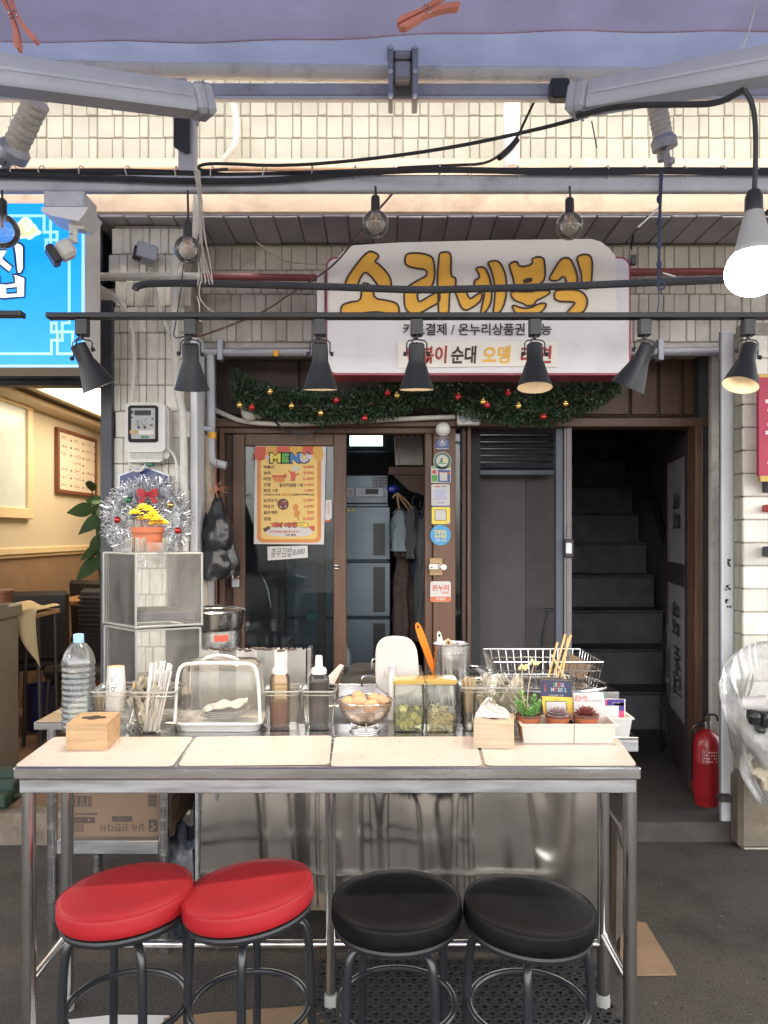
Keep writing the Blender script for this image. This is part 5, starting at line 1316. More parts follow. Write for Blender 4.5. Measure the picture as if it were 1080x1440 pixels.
sticker('c', 'patchwork sticker in red, green and navy with a blank white square', 620, 667, 28, 24, 'paper', 'rect', [('r', 607, 656, 633, 658, 'pgreen'), ('r', 607, 668, 615, 677, 'pgreen'), ('r', 616, 661, 633, 678, 'stblue'), ('r', 616, 664, 633, 667, 'pred'), ('o', 610.5, 663.5, 3, 3, 'pred'), ('r', 618.5, 664.5, 629, 676, 'paper')])
sticker('d', 'white paper sticker with a large blank square and red heading', 619.5, 696, 26, 30, 'paper', 'rect', [('r', 611, 683.3, 619, 685, 'pred'), ('r', 620.5, 683.5, 628, 684.8, 'greyink'), ('r', 611, 688, 628, 703.5, 'plil'), ('r', 614, 706.5, 625, 707.3, 'greyink')])
sticker('e', 'yellow sticker with a blank framed square', 620, 725, 26, 24, 'pgold', 'rect', [('r', 611.5, 716.5, 628, 732, 'ink'), ('r', 612.2, 717.2, 627.3, 731.3, 'paper'), ('r', 609, 711.5, 633, 713, 'stblue'), ('o', 630.5, 735, 1.8, 1.5, 'plil')])
sticker('f', 'round sky blue sticker with yellow lettering', 619.5, 752.5, 29, 29, 'stsky', 'round', [('r', 0, 0, 0, 0, 'paper')], [('친절업소', 619.5, 748, 17, 5.4, 'pgold'), ('우수매장', 619.5, 754.5, 17, 5.4, 'pgold'), ('이용 안내', 619.5, 760, 15, 3.4, 'paper')])
sticker('g', 'white and orange sticker with smiling red lettering, lowest on the post', 619.5, 832, 29, 29, 'paper', 'rect', [('r', 605.4, 839, 633.6, 846.2, 'storange')], [('온누리', 619.5, 826.5, 23, 8.5, 'pred'), ('상품권', 626, 833.5, 10, 3.4, 'porange'), ('가맹점', 619.5, 842.3, 14, 4.2, 'paper')], r=3)
t = thing('padlock_hasp', 'steel hasp latch on a small pale plywood block', 'latch', P(613, 808, D - .03))
MB().box(P(613, 797, D - .038), (.07, .018, .094), bev=.003).build('block', M['pine'], t)
g = MB(); g.box(P(610, 797, D - .052), (.055, .008, .034), bev=.003); g.lathe([(0, 0), (.016, 0), (.016, .007), (0, .007)], P(624, 797.5, D - .050), 14, Euler((pi / 2, 0, 0)).to_matrix()); g.ball(P(607, 797, D - .058), .009, 8); g.tube([P(617, 797, D - .06) + Vector((.008 * cos(a), 0, .008 * sin(a))) for a in [k * pi / 6 for k in range(12)]], .003, 6, True); g.build('hasp', M['chrome'], t)
# black plastic bags on the pillar hook
M['bagblack'] = mat('black_bag_plastic', (.014, .014, .016), .3, var=.2, bump=.9, bscale=28)
t = thing('black_bags', 'bunch of black plastic bags hanging from orange string', 'bag', P(308, 690, 3.9))
t.name = 'black_bag'
def bagf(c, w_, h_, dep, sd, name):
    def f(u_, v_):
        a = u_ * 2 * pi; z = v_
        r = (.18 + .82 * min(1, z * 1.5) ** .8) * (1 - .12 * max(0, z - .8) * 5)
        n_ = noise.noise(Vector((cos(a) * 1.6 + sd, sin(a) * 1.6, z * 3))) * .22 + noise.noise(Vector((cos(a) * 5 + sd, sin(a) * 5, z * 8))) * .10
        return c + Vector((cos(a) * w_ * r * (1 + n_), sin(a) * dep * r * (1 + n_), -h_ * z + .02 * noise.noise(Vector((a, sd, 0)))))
    MB().surf(f, 34, 22, closeu=True).build(name, M['bagblack'], t, sharp=60)
bagf(P(307, 700, 3.88), .075, .26, .05, 0, 'bag'); bagf(P(303, 740, 3.9), .078, .27, .05, 4, 'bag'); bagf(P(322, 742, 3.92), .055, .25, .04, 9, 'bag'); bagf(P(293, 722, 3.93), .06, .30, .05, 14, 'bag')
M['orangestring'] = mat('orange_string', (.40, .16, .07), .7)
g = MB(); k0 = P(303, 688, 3.87)
for k in range(11):
    e = k0 + Vector((U(-.03, .07), U(-.02, .01), U(-.035, .05))); g.tube(smooth([k0, k0.lerp(e, .5) + Vector((0, 0, U(0, .012))), e], 1), .0018, 4)
g.tube(smooth([P(305, 648, 3.93), P(302, 665, 3.9), k0, P(307, 700, 3.88)]), .003, 5); g.ball(k0, .012, 8, sz=(.8, .8, 1.8)); g.build('string', M['orangestring'], t)
t = thing('padlock', 'small steel padlock hanging open on the left door stile', 'padlock', P(331, 826, D - .05))
MB().box(P(331, 820, D - .03), (.042, .018, .05), bev=.005).build('body', M['steel_dull'], t)
MB().tube(smooth([P(327, 814, D - .03), P(327, 806, D - .03), P(331, 803, D - .03), P(335, 806, D - .03), P(335, 812, D - .03)]), .004, 8).build('shackle', M['chrome'], t)

# ================================================================== INSIDE THE SHOP
t = thing('steel_fridge', 'tall upright stainless fridge with recessed door grips in the dark kitchen', 'fridge', (PX(500, 5.0), 5.0, STEP))
fd = 5.0
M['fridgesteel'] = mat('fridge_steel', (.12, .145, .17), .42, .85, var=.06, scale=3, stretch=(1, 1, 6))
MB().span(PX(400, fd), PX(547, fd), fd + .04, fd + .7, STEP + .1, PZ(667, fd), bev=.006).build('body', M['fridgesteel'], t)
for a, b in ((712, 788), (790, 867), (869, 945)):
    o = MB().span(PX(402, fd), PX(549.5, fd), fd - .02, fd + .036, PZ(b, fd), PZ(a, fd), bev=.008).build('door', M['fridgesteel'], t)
    MB().span(PX(525, fd), PX(541.5, fd), fd - .024, fd - .019, PZ(b - 7, fd), PZ(a + 24 if a == 712 else a + 7, fd), bev=.001).build('grip', M['blackplastic'], o)
MB().span(PX(470, fd), PX(546, fd), fd + .0, fd + .04, PZ(708, fd), PZ(668, fd), bev=.005).build('control_strip', M['fridgesteel'], t)
o = MB().span(PX(500, fd), PX(540, fd), fd - .012, fd + .0, PZ(699, fd), PZ(686, fd), bev=.003).build('control_panel', M['galv'], t)
MB().span(PX(514, fd), PX(532, fd), fd - .015, fd - .0125, PZ(695, fd), PZ(688, fd)).build('display', M['ink'], o)
g = MB(); g.span(PX(487, fd), PX(498, fd), fd - .004, fd - .001, PZ(699, fd), PZ(686, fd), m=0)
for y in (689, 692, 695.5): g.span(PX(488.5, fd), PX(496, fd), fd - .006, fd - .0045, PZ(y + .9, fd), PZ(y, fd), m=1)
for x in (490, 496.5): g.lathe([(0, 0), (.010, 0), (.010, .002), (0, .002)], P(x, 717.5, fd - .022), 12, Euler((pi / 2, 0, 0)).to_matrix(), m=2)
g.build('label_sticker', [M['paper'], M['ink'], M['pgold']], t)
g = MB(); g.span(PX(524, fd), PX(545, fd), fd - .006, fd - .002, PZ(685, fd), PZ(671, fd), m=0)
for k in range(3): g.text('냉장 030', P(534.5, 674 + k * 4.2, fd - .0075), .088, .015, m=1)
g.build('sticker', [M['stblue'], M['pgold']], t)
# shelf and paper bundle
M['shelfwood'] = mat('dark_shelf_wood', (.085, .045, .03), .6, var=.2)
g = MB().span(PX(546, 4.7), PX(600, 4.7), 4.7, 5.1, PZ(668, 4.7), PZ(656, 4.7), bev=.004); g.poly([P(553, 668.2, 4.72), P(600, 668.2, 4.72), P(600, 698, 4.72), P(575, 690, 4.72)], (0, .03, 0))
single(g, 'wall_shelf', M['shelfwood'], 'dark wooden shelf high on the right inside the kitchen', 'shelf')
t = thing('paper_bags', 'upright bundle of white paper bags standing on the kitchen shelf', 'paper bags', (PX(575, 4.72), 4.72, PZ(656, 4.7)))
t.name = 'paper_bundle'
for k in range(13):
    x = 555 + k * 3.0
    MB().box(P(x + 1.3, 635.5 - (k % 3) * .8, 4.75 + .01 * (k % 2)), (.011, .12, .175 + .008 * (k % 3)), (0, U(-.05, .03), 0), .002).build('paper_bag', M['paper'], t)
# hanging clothes
M['cloth_blue'] = mat('pale_blue_cloth', (.28, .34, .38), .8, var=.15); M['cloth_grey'] = mat('grey_cloth', (.10, .105, .11), .85, var=.2); M['cloth_navy'] = mat('navy_cloth', (.025, .035, .09), .85, var=.2); M['cloth_brown'] = mat('brown_checked_cloth', (.13, .09, .08), .85, var=.3, scale=30)
def garment(px0, px1, py0, py1, d, m, label, sd, name='jacket', lean=0.):
    w_ = PX(px1, d) - PX(px0, d)
    def f(u_, v_):
        a = u_ * 2 * pi
        sh = min(1, .55 + v_ * 2.2)
        fo = 1 + .16 * sin(a * 5 + sd) * (.3 + v_)
        x = (px0 + px1) / 2
        c = P(x, py0 + (py1 - py0) * v_, d)
        return c + Vector((cos(a) * w_ / 2 * sh * fo + lean * v_ + .02 * noise.noise(Vector((v_ * 4, sd, a))), sin(a) * .07 * sh * fo, 0))
    t = thing(name, label, 'clothes', P((px0 + px1) / 2, py1, d), 'clothes hanging inside the kitchen')
    MB().surf(f, 30, 18, closeu=True).build('body', M[m], t, sharp=70)
    q = P((px0 + px1) / 2, py0, d)
    MB().tube(smooth([q + Vector((-w_ * .4, 0, -.02)), q + Vector((0, 0, .03)), q + Vector((w_ * .4, 0, -.02))]), .006, 6).tube(smooth([q + Vector((0, 0, .03)), q + Vector((0, 0, .07)), q + Vector((.02, 0, .085)), q + Vector((.03, 0, .07))]), .003, 5).build('hanger', M['darkmetal'], t)
    return t
garment(550, 574, 718, 775, 4.72, 'cloth_blue', 'pale blue and grey towel folded over a hanger by the fridge', 0., 'towel')
garment(570, 590, 716, 785, 4.70, 'cloth_grey', 'grey jacket hanging beside the pale towel', 2.)
garment(556, 570, 752, 782, 4.8, 'cloth_brown', 'brown checked cloth behind the pale towel', 5., 'cloth')
garment(580, 600, 722, 812, 4.76, 'cloth_navy', 'navy jacket hanging against the door post', 3., lean=.0)
garment(584, 604, 730, 900, 4.66, 'cloth_grey', 'long grey coat nearest the brown door post', 6., 'coat')
garment(552, 582, 776, 925, 5.0, 'cloth_brown', 'long dark brown coat hanging low beside the fridge', 8., 'coat')
g = MB(); g.tube(smooth([P(552, 700, 4.68), P(558, 693, 4.68), P(574, 716, 4.7)]), .006, 6); g.tube(smooth([P(558, 693, 4.68), P(570, 702, 4.68), P(580, 716, 4.7)]), .006, 6); g.tube(smooth([P(558, 693, 4.68), P(560, 710, 4.68), P(562, 718, 4.7)]), .006, 6)
single(g, 'bundle_strap', M['pine'], 'light brown strap bundle hanging above the towel', 'strap')
g = MB()
def bf_(u_, v_):
    a = u_ * 2 * pi; t_ = v_ * pi
    r = .030 * (1 + .3 * noise.noise(Vector((cos(a) * 2, sin(t_) * 3, 1))))
    return P(553, 688, 4.68) + Vector((1.3 * r * sin(t_) * cos(a), r * sin(t_) * sin(a), r * .8 * cos(t_)))
g.surf(bf_, 14, 8, closeu=True); M['bluefilm'] = mat('blue_plastic', (.02, .03, .35), .4)
single(g, 'blue_pouch', M['bluefilm'], 'small crumpled blue plastic pouch under the shelf', 'pouch')
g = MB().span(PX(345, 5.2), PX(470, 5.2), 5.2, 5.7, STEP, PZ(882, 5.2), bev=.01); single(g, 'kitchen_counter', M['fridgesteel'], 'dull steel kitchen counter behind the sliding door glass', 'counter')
g = MB().tube(smooth([P(352, 806, 4.9), P(366, 806, 4.9), P(376, 826, 4.9), P(380, 850, 4.9)]), .008, 8).tube([P(380, 848, 4.9), P(380, 854, 4.9)], .014, 8)
single(g, 'spray_tap', M['chrome'], 'curved chrome tap spout seen through the door glass', 'tap')
g = MB().span(PX(430, 4.75), PX(452, 4.75), 4.75, 4.9, PZ(872, 4.75), PZ(862, 4.75), bev=.006); M['teal'] = mat('teal_plastic', (.02, .20, .15), .4)
single(g, 'teal_tray', M['teal'], 'small teal plastic tray behind the sliding door glass', 'tray')
g = MB().lathe([(0, 0), (.035, 0), (.037, .10), (.03, .13), (.015, .15), (.015, .17), (0, .17)], (PX(485, 4.45), 4.45, PZ(945, 4.45)), 14); M['greyplastic'] = mat('grey_plastic', (.16, .18, .2), .4)
single(g, 'detergent_bottle', M['greyplastic'], 'grey bottle standing just inside the sliding door', 'bottle')

# ================================================================== RESTAURANT FURNITURE
t = thing('menu_board', 'brown framed price board hanging on the cream restaurant wall', 'menu board', (-2.97, 7.3, 1.9))
ya, yb = 6.92, 7.86
zt, zb_ = 2.47, 1.87
M['boardframe'] = mat('reddish_brown_frame', (.16, .055, .03), .4, var=.1); M['boardface'] = mat('cream_board', (.60, .53, .42), .6, var=.06, scale=2)
for a, b, c, e in ((ya, yb, zt - .035, zt), (ya, yb, zb_, zb_ + .035), (ya, ya + .035, zb_ + .0355, zt - .0355), (yb - .035, yb, zb_ + .0355, zt - .0355)):
    MB().span(-2.998, -2.96, a, b, c, e, bev=.004).build('frame', M['boardframe'], t)
MB().span(-2.998, -2.975, ya + .036, yb - .036, zb_ + .036, zt - .036).build('face', M['boardface'], t)
g = MB(); rd = random.Random(9)
for col_ in range(3):
    for row in range(7):
        y = ya + .10 + col_ * .29; z = zt - .085 - row * .072
        if rd.random() < .12: continue
        for k in range(rd.choice((3, 4, 4, 5))):
            yy = y + k * .034
            for s_ in range(3):
                a = yy + rd.uniform(0, .016); b = z + rd.uniform(-.016, .010)
                g.span(-2.975, -2.9735, a, a + rd.uniform(.004, .014), b, b + rd.uniform(.003, .012))
        for k in range(2): g.span(-2.975, -2.9735, y + .20 + k * .018, y + .212 + k * .018, z - .012, z + .006)
g.build('writing', M['pbrown'], t)['kind'] = 'stuff'
# indoor plant
t = thing('pot_plant', 'dark leafy houseplant half hidden behind the metal post', 'plant', P(150, 960, 6.2))
g = MB(); g.lathe([(0, 0), (.10, 0), (.14, .25), (.12, .25), (.11, .2), (0, .2)], (PX(150, 6.2), 6.2, .055), 16); g.build('pot', M['boardframe'], t)
M['houseleaf'] = mat('house_plant_leaf', (.02, .06, .022), .4, var=.3)
stem_ = MB()
for k in range(22):
    a0 = Vector((PX(150, 6.2), 6.2, .3)); c = P(U(124, 165), U(690, 790), 6.2 + U(-.15, .15)); stem_.tube(smooth([a0, a0.lerp(c, .6) + Vector((0, 0, .2)), c], 1), .005, 5)
    dr_ = Vector((U(-1, .6), U(-.7, .3), U(-.8, .3))).normalized(); s_ = dr_.cross(Vector((0, -1, .2))).normalized(); l = U(.14, .24); w_ = l * .27
    pts = []
    for q in range(9):
        u_ = q / 8; pts.append(c + dr_ * l * u_ + s_ * w_ * sin(pi * u_ ** .8) + Vector((0, 0, -.06 * u_ * u_)))
    for q in range(7, 0, -1):
        u_ = q / 8; pts.append(c + dr_ * l * u_ - s_ * w_ * sin(pi * u_ ** .8) + Vector((0, 0, -.06 * u_ * u_)))
    MB().poly(pts).build('leaf', M['houseleaf'], t)
stem_.build('stem', M['houseleaf'], t)
M['chairblack'] = mat('black_leatherette', (.022, .020, .020), .45, var=.2, bump=.3, bscale=60)
def diner_chair(px, d, ztop, rz_, label, ribbed=False):
    x = PX(px, d)
    t = thing('dining_chair', label, 'chair', (x, d, .055), 'black chairs in the restaurant')
    def w(p): return Vector((x, d, .055)) + Matrix.Rotation(rz_, 3, 'Z') @ Vector(p)
    R3 = Matrix.Rotation(rz_, 3, 'Z'); hz = ztop - .055
    MB().box(w((0, 0, .46)), (.44, .44, .09), R3, .03).build('seat', M['chairblack'], t)
    bk = MB(); bk.box(w((0, .20, (hz + .46) / 2 + .02)), (.42, .07, hz - .46), R3 @ Matrix.Rotation(-.08, 3, 'X'), .03)
    o = bk.build('backrest', M['chairblack'], t)
    if ribbed:
        rb_ = MB()
        for k in range(14): rb_.box(w((0, .158 + .004 * k * .3, .52 + k * .034)), (.40, .02, .022), R3, .008)
        rb_.build('ribbing', M['chairblack'], o)['kind'] = 'stuff'
    for sx in (-1, 1):
        for sy in (-1, 1): MB().tube([w((sx * .18, sy * .18, .42)), w((sx * .2, sy * .2, 0))], .017, 8).build('leg', M['chairblack'], t)
diner_chair(58, 5.9, 1.05, pi + .35, 'plain black chair behind the draped cream cloth')
diner_chair(122, 5.5, 1.065, -.25, 'ribbed black chair nearest the stacked clear cases', True)
diner_chair(146, 7.2, 1.05, pi - .3, 'black chair on the far side of the wooden table')
t = thing('dining_table', 'wooden restaurant table between black chairs', 'table', (PX(100, 6.5), 6.6, .055))
M['tablewood'] = mat('warm_table_wood', (.32, .16, .07), .3, var=.2, stretch=(1, 8, 8))
MB().span(PX(76, 6.4), PX(150, 6.4), 6.3, 6.9, .90, .94, bev=.006).build('tabletop', M['tablewood'], t)
for xx in (PX(82, 6.4), PX(142, 6.4)):
    for yy in (6.36, 6.84): MB().span(xx - .03, xx + .03, yy - .03, yy + .03, .055, .899).build('leg', M['chairblack'], t)
# grey chest freezer and things on it
t = thing('chest_freezer', 'grey beige chest freezer cut by the left edge', 'freezer', (-2.6, 4.4, .055))
M['freezer'] = mat('grey_beige_enamel', (.24, .225, .20), .5, var=.08, dirt=('#5d564b', .35, 3))
MB().span(-3.0, PX(27, 4.75), 4.0, 4.75, .055, PZ(866, 4.75), bev=.012).build('body', M['freezer'], t)
MB().span(-3.0, PX(32, 4.77), 3.98, 4.77, PZ(865.5, 4.75), PZ(848, 4.75), bev=.01).build('lid', M['freezer'], t)
g = MB().lathe([(0, .0), (.058, 0), (.066, .06), (.072, .062), (.072, .078), (.066, .08), (0, .08)], P(2, 847.5, 4.6), 20)
single(g, 'dark_bowl', M['boardframe'], 'dark lidded bowl standing on the chest freezer', 'bowl')
t = thing('side_stand', 'small wooden stand carrying a draped cream cloth', 'stand', (PX(45, 4.9), 4.9, .055))
MB().span(PX(10, 4.9), PX(57, 4.9), 4.85, 5.2, PZ(868, 4.9), PZ(862, 4.9), bev=.004).build('top_board', M['pine'], t)
for a, b in ((12, 4.9), (53, 4.9), (12, 5.15), (53, 5.15)): MB().tube([(PX(a, 4.9), b, PZ(868.5, 4.9)), (PX(a, 4.9) + (.02 if a > 30 else -.02), b, .055)], .014, 8).build('leg', M['chairblack'], t)
M['creamcloth'] = mat('cream_cloth', (.60, .47, .27), .85, var=.08, scale=5, bump=.3, bscale=90)
def fc(u_, v_):
    x0 = -.02 + .30 * u_
    a = v_
    if a < .4: y = 5.2 - .36 * a / .4; z = .018 + .012 * sin(u_ * 9)
    else: y = 4.835 - .02 * sin((a - .4) * 5) - .015 * sin(u_ * 12) * (a - .3); z = .016 - (a - .4) / .6 * (.10 + .26 * (max(0, u_ - .35)) / .65) - .0
    return Vector((PX(2, 4.9) + .25 * u_ + .05 * max(0, a - .4) * u_, y, PZ(862, 4.9) + z + .03 * (1 - u_)))
single(MB().surf(fc, 26, 26), 'cream_cloth', M['creamcloth'], 'cream cloth draped over the wooden stand in the restaurant', 'cloth', sharp=80)
t = thing('blue_bin', 'dark blue plastic waste bin on the restaurant floor', 'bin', (PX(57, 5.6), 5.6, .055))
M['bluebin'] = mat('navy_plastic', (.012, .022, .12), .35, var=.1)
z0 = .06
MB().lathe([(0, 0), (.085, 0), (.112, .31), (.118, .312), (.118, .325), (.106, .325), (.08, .01), (0, .01)], (PX(57, 5.6), 5.6, z0), 24).build('body', M['bluebin'], t)
MB().lathe([(.112, .29), (.121, .30), (.121, .312), (.113, .311)], (PX(57, 5.6), 5.6, z0), 24).build('rim', M['bluebin'], t)
M['greenmat'] = mat('green_step_board', (.006, .025, .016), .6, var=.2)
t = thing('green_step', 'dark green slatted step board at the restaurant entrance', 'step', (PX(0, 3.85), 3.8, .15))
for k in range(3): MB().span(PX(-160, 3.84), PX(27, 3.84), 3.70 + k * .085, 3.775 + k * .085, .16 + k * .03, .225 + k * .035, bev=.008).build('slat', M['greenmat'], t)
MB().span(PX(-160, 3.84), PX(24, 3.84), 3.72, 3.95, .151, .159).build('base', M['greenmat'], t)
# extinguisher
t = thing('fire_extinguisher', 'red fire extinguisher standing by the stair door', 'fire extinguisher', (PX(994, 3.97), 3.97, STEP))
M['extred'] = mat('extinguisher_red', (.30, .012, .018), .35, var=.08, coat=.3, dirt=('#4a1013', .3, 9))
c = (PX(994, 3.97), 3.97, STEP)
MB().lathe([(0, .0), (.060, 0), (.062, .012), (.062, .03), (.070, .05), (.0715, .06), (.0715, .215), (.0735, .222), (.0715, .229), (.0715, .31), (.062, .352), (.035, .378), (.018, .386), (.018, .40), (0, .40)], c, 32).build('cylinder', M['extred'], t)
g = MB(); g.lathe([(0, .395), (.022, .395), (.022, .425), (0, .425)], c, 14); g.box((c[0] + .0, c[1], .525 + .0), (.03, .03, .05), None, .005); g.build('valve', M['chrome'], t)
g = MB(); g.tube(smooth([Vector(c) + Vector(p) for p in ((-.008, 0, .43), (.0, 0, .462), (.05, 0, .466), (.058, 0, .43))]), .006, 8); g.build('handle', M['darkmetal'], t)
g = MB(); g.tube(smooth([Vector(c) + Vector(p) for p in ((-.02, 0, .415), (-.075, 0, .41), (-.082, .01, .33), (-.08, .02, .12))]), .009, 8); g.build('hose', M['blackplastic'], t)
g = MB()
for k in range(4):
    for j in range(6):
        if (k + j) % 5 == 4: continue
        a = -pi / 2 - .62 + j * .17; z = STEP + .235 + k * .016
        p_ = lambda a_, z_: Vector((c[0] + .0722 * cos(a_), c[1] + .0722 * sin(a_), z_))
        g.add([p_(a, z), p_(a + .10, z), p_(a + .10, z + .006), p_(a, z + .006)], [(0, 1, 2, 3)])
for a0 in (-.70, .45): 
    a = -pi / 2 + a0; g.add([p_(a, STEP + .225), p_(a + .02, STEP + .225), p_(a + .02, STEP + .30), p_(a, STEP + .30)], [(0, 1, 2, 3)])
g.build('label_print', M['paper'], t)['kind'] = 'stuff'
# rolled plastic by the stairs
g = MB()
def fr2(u_, v_):
    a = u_ * 2 * pi; r = .05 * (1 + .2 * noise.noise(Vector((cos(a) * 2, sin(a) * 2, v_ * 5)))) * (1 - .25 * v_)
    return Vector((PX(940, 4.9) + r * cos(a), 4.9 + r * sin(a), STEP + .0 + v_ * .82))
g.surf(fr2, 20, 24, closeu=True)
single(g, 'plastic_roll', M['film_dim'], 'tall crumpled clear plastic roll leaning in the stair entrance', 'plastic roll')

# rubbish bag at the right
t = thing('rubbish_bag', 'large clear rubbish bag gaping open at the right edge', 'rubbish bag', (PX(1085, 3.3), 3.3, .25))
bc = Vector((PX(1120, 3.22), 3.25, 0))
def bagprof(v_):   # v_ 0 bottom .. 1 lip
    pr = [(.02, .30), (.13, .34), (.20, .45), (.24, .58), (.255, .68), (.26, .74), (.235, .86), (.25, .97), (.25, .99)]
    i = v_ * (len(pr) - 1); k = min(int(i), len(pr) - 2); f_ = i - k
    return pr[k][0] + (pr[k + 1][0] - pr[k][0]) * f_, pr[k][1] + (pr[k + 1][1] - pr[k][1]) * f_
def fb(u_, v_):
    a = u_ * 2 * pi; r, z = bagprof(v_)
    n_ = .09 * noise.noise(Vector((cos(a) * 2, sin(a) * 2, z * 4))) + .022 * noise.noise(Vector((cos(a) * 14, sin(a) * 14, z * 7 + cos(a) * 3))) + .012 * sin(a * 37 + 4 * noise.noise(Vector((cos(a) * 3, sin(a) * 3, z * 8))))
    lip = max(0, v_ - .45) / .55
    z += lip * (-.40 * (.5 - .5 * sin(a)) + .02)      # front lip hangs lower than the back
    return bc + Vector((r * (1 + n_) * cos(a), r * .85 * (1 + n_) * sin(a), z))
MB().surf(fb, 150, 50, closeu=True).build('film', M['bagfilm'], t, sharp=80)
def fl(u_, v_):
    a = u_ * 2 * pi; p = fb(u_, 1.0); out = Vector((cos(a), sin(a), 0))
    return p + out * (.035 * sin(v_ * pi) + .02 * v_) + Vector((0, 0, .02 * sin(v_ * pi) - v_ * (.13 + .06 * noise.noise(Vector((cos(a) * 3, sin(a) * 3, 7)))))) + out * .012 * noise.noise(Vector((a * 4, v_ * 5, 2)))
MB().surf(fl, 70, 10, closeu=True).build('rolled_lip', M['bagfilm'], t, sharp=80)
M['blackmoulded'] = mat('black_moulded_plastic', (.013, .013, .015), .45, var=.3)
g = MB(); rd = random.Random(6)
for k in range(3):
    a = bc + Vector((-.24 + .05 * k, -.15 + .05 * k, .75 - .05 * k)); b = a + Vector((.26, .02, -.02 - .03 * k))
    for j in range(7):
        c_ = a.lerp(b, j / 6); g.box(c_ + Vector((0, 0, rd.uniform(-.006, .006))), (.045, .07, .055), (rd.uniform(-.5, .5), rd.uniform(-.4, .4), rd.uniform(-.5, .5)), .012)
single(g, 'egg_tray', M['blackmoulded'], 'crushed black moulded tray stuffed in the rubbish bag', 'tray')
t = thing('paper_cup', 'used paper cup lying on top of the rubbish', 'cup', bc + Vector((-.16, -.16, .80)))
R3 = Vector((1, -.45, .1)).normalized().to_track_quat('Z', 'Y').to_matrix()
MB().lathe([(0, 0), (.024, 0), (.034, .085), (.0355, .087), (.0335, .087), (.0235, .004), (0, .004)], bc + Vector((-.27, -.12, .80)), 20, R3).build('cup', M['paper'], t)
M['creampaper'] = mat('cream_paper', (.62, .54, .42), .8, var=.1)
def crumple(c, r, m, name, label, cat, sd):
    def f(u_, v_):
        a = u_ * 2 * pi; b = v_ * pi; p = Vector((sin(b) * cos(a), sin(b) * sin(a), cos(b)))
        return Vector(c) + p * r * (1 + .45 * noise.noise(p * 2 + Vector((sd, 0, 0))) + .18 * noise.noise(p * 6))
    return single(MB().surf(f, 22, 14, closeu=True), name, M[m], label, cat, sharp=20)
crumple(bc + Vector((-.13, -.10, .62)), .085, 'paper', 'crumpled_paper', 'crumpled white paper at the left inside the bag', 'rubbish', 1)
crumple(bc + Vector((-.15, -.10, .52)), .065, 'creampaper', 'food_wrapper', 'crumpled cream wrapper low inside the clear bag', 'rubbish', 3)
crumple(bc + Vector((.02, -.10, .45)), .09, 'greyplastic', 'crumpled_wrapper', 'grey crumpled wrapper at the bottom of the clear bag', 'rubbish', 5)
crumple(bc + Vector((.06, -.02, .62)), .12, 'paper', 'crumpled_paper', 'white crumpled paper at the right inside the bag', 'rubbish', 8)
crumple(bc + Vector((-.02, .08, .60)), .13, 'paper', 'crumpled_paper', 'white crumpled paper deep at the back of the bag', 'rubbish', 11)
# ================================================================== COOKING COUNTER BEHIND
t = thing('cooking_counter', 'stainless cooking counter with wavy polished front panel', 'counter', (.05, 2.68, 0))
CD = 2.68
cz = .782
MB().span(PX(285, CD), PX(898, CD), CD, 3.45, cz - .012, cz, bev=.002).build('worktop', M['steel'], t)
MB().span(PX(285, CD), PX(898, CD), CD, CD + .012, cz - .052, cz - .0125, bev=.002).build('edge', M['steel_dull'], t)
MB().span(PX(886, CD), PX(898, CD), CD + .013, 3.45, cz - .052, cz - .0125, bev=.002).build('edge', M['steel_dull'], t)
g = MB()
xa, xb, zb0, zb1 = PX(278, CD), PX(848, CD), .16, cz - .054
def fp(u_, v_):
    x = xa + (xb - xa) * u_; z = zb0 + (zb1 - zb0) * v_
    y = CD + .03 + .0045 * sin(x * 13 + .9 * sin(z * 4)) + .0022 * sin(x * 29 + 2 * sin(x * 4) + z * 1.6) + .004 * noise.noise(Vector((x * 4, z * 1.1, 4)))
    return Vector((x, y + .05 * v_, z))
g.surf(fp, 220, 40)
g.build('front_panel', M['steel_wavy'], t, sharp=80)
for a in (xa - .012, xb + .002): MB().span(a, a + .01, CD + .012, CD + .05, zb0, zb1).build('panel_edge', M['steel_dull'], t)
MB().span(PX(846, CD) + .015, PX(846, CD) + .02, CD + .05, 3.4, .16, cz - .054).build('side_panel', M['steel_dull'], t)
MB().span(PX(290, CD), PX(846, CD), 3.36, 3.38, .16, cz - .05).build('back_panel', M['steel_dull'], t)
for x in (PX(300, CD), PX(838, CD)):
    for y in (CD + .08, 3.3): MB().tube([(x, y, 0), (x, y, cz - .015)], .019, 10).build('leg', M['steel'], t)

# rack with carton at the left
t = thing('steel_rack', 'low stainless rack holding an upside down carton under the table', 'rack', (PX(155, 2.75), 2.8, 0))
for x in (74, 231):
    for y in (2.72, 3.15): MB().tube([(PX(x, 2.72), y, 0), (PX(x, 2.72), y, .80)], .0185, 12).build('leg', M['steel'], t)
MB().span(PX(81, 2.72), PX(224, 2.72), 2.71, 3.16, PZ(1200, 2.72), PZ(1181, 2.72), bev=.003).build('shelf', M['steel_dull'], t)
MB().span(PX(50, 2.72) , PX(283, 2.72), 2.705, 3.2, .80, .828, bev=.003).build('worktop', M['steel'], t)
M['card'] = mat('brown_cardboard', (.17, .112, .075), .8, var=.06, scale=4, bump=.15, bscale=200, dirt=('#6b4a34', .3, 4))
M['cardprint'] = mat('dark_brown_print', (.055, .04, .035), .7)
zc0 = PZ(1180.5, 2.74)
t = thing('cardboard_box', 'brown carton with dark upside down print on the rack shelf', 'box', (PX(160, 2.75), 2.9, zc0))
x0, x1, cy = PX(93, 2.75), PX(238, 2.75), 2.752
MB().span(x0, x1, cy, 3.1, zc0 + .001, zc0 + .27, bev=.003).build('carton', M['card'], t)
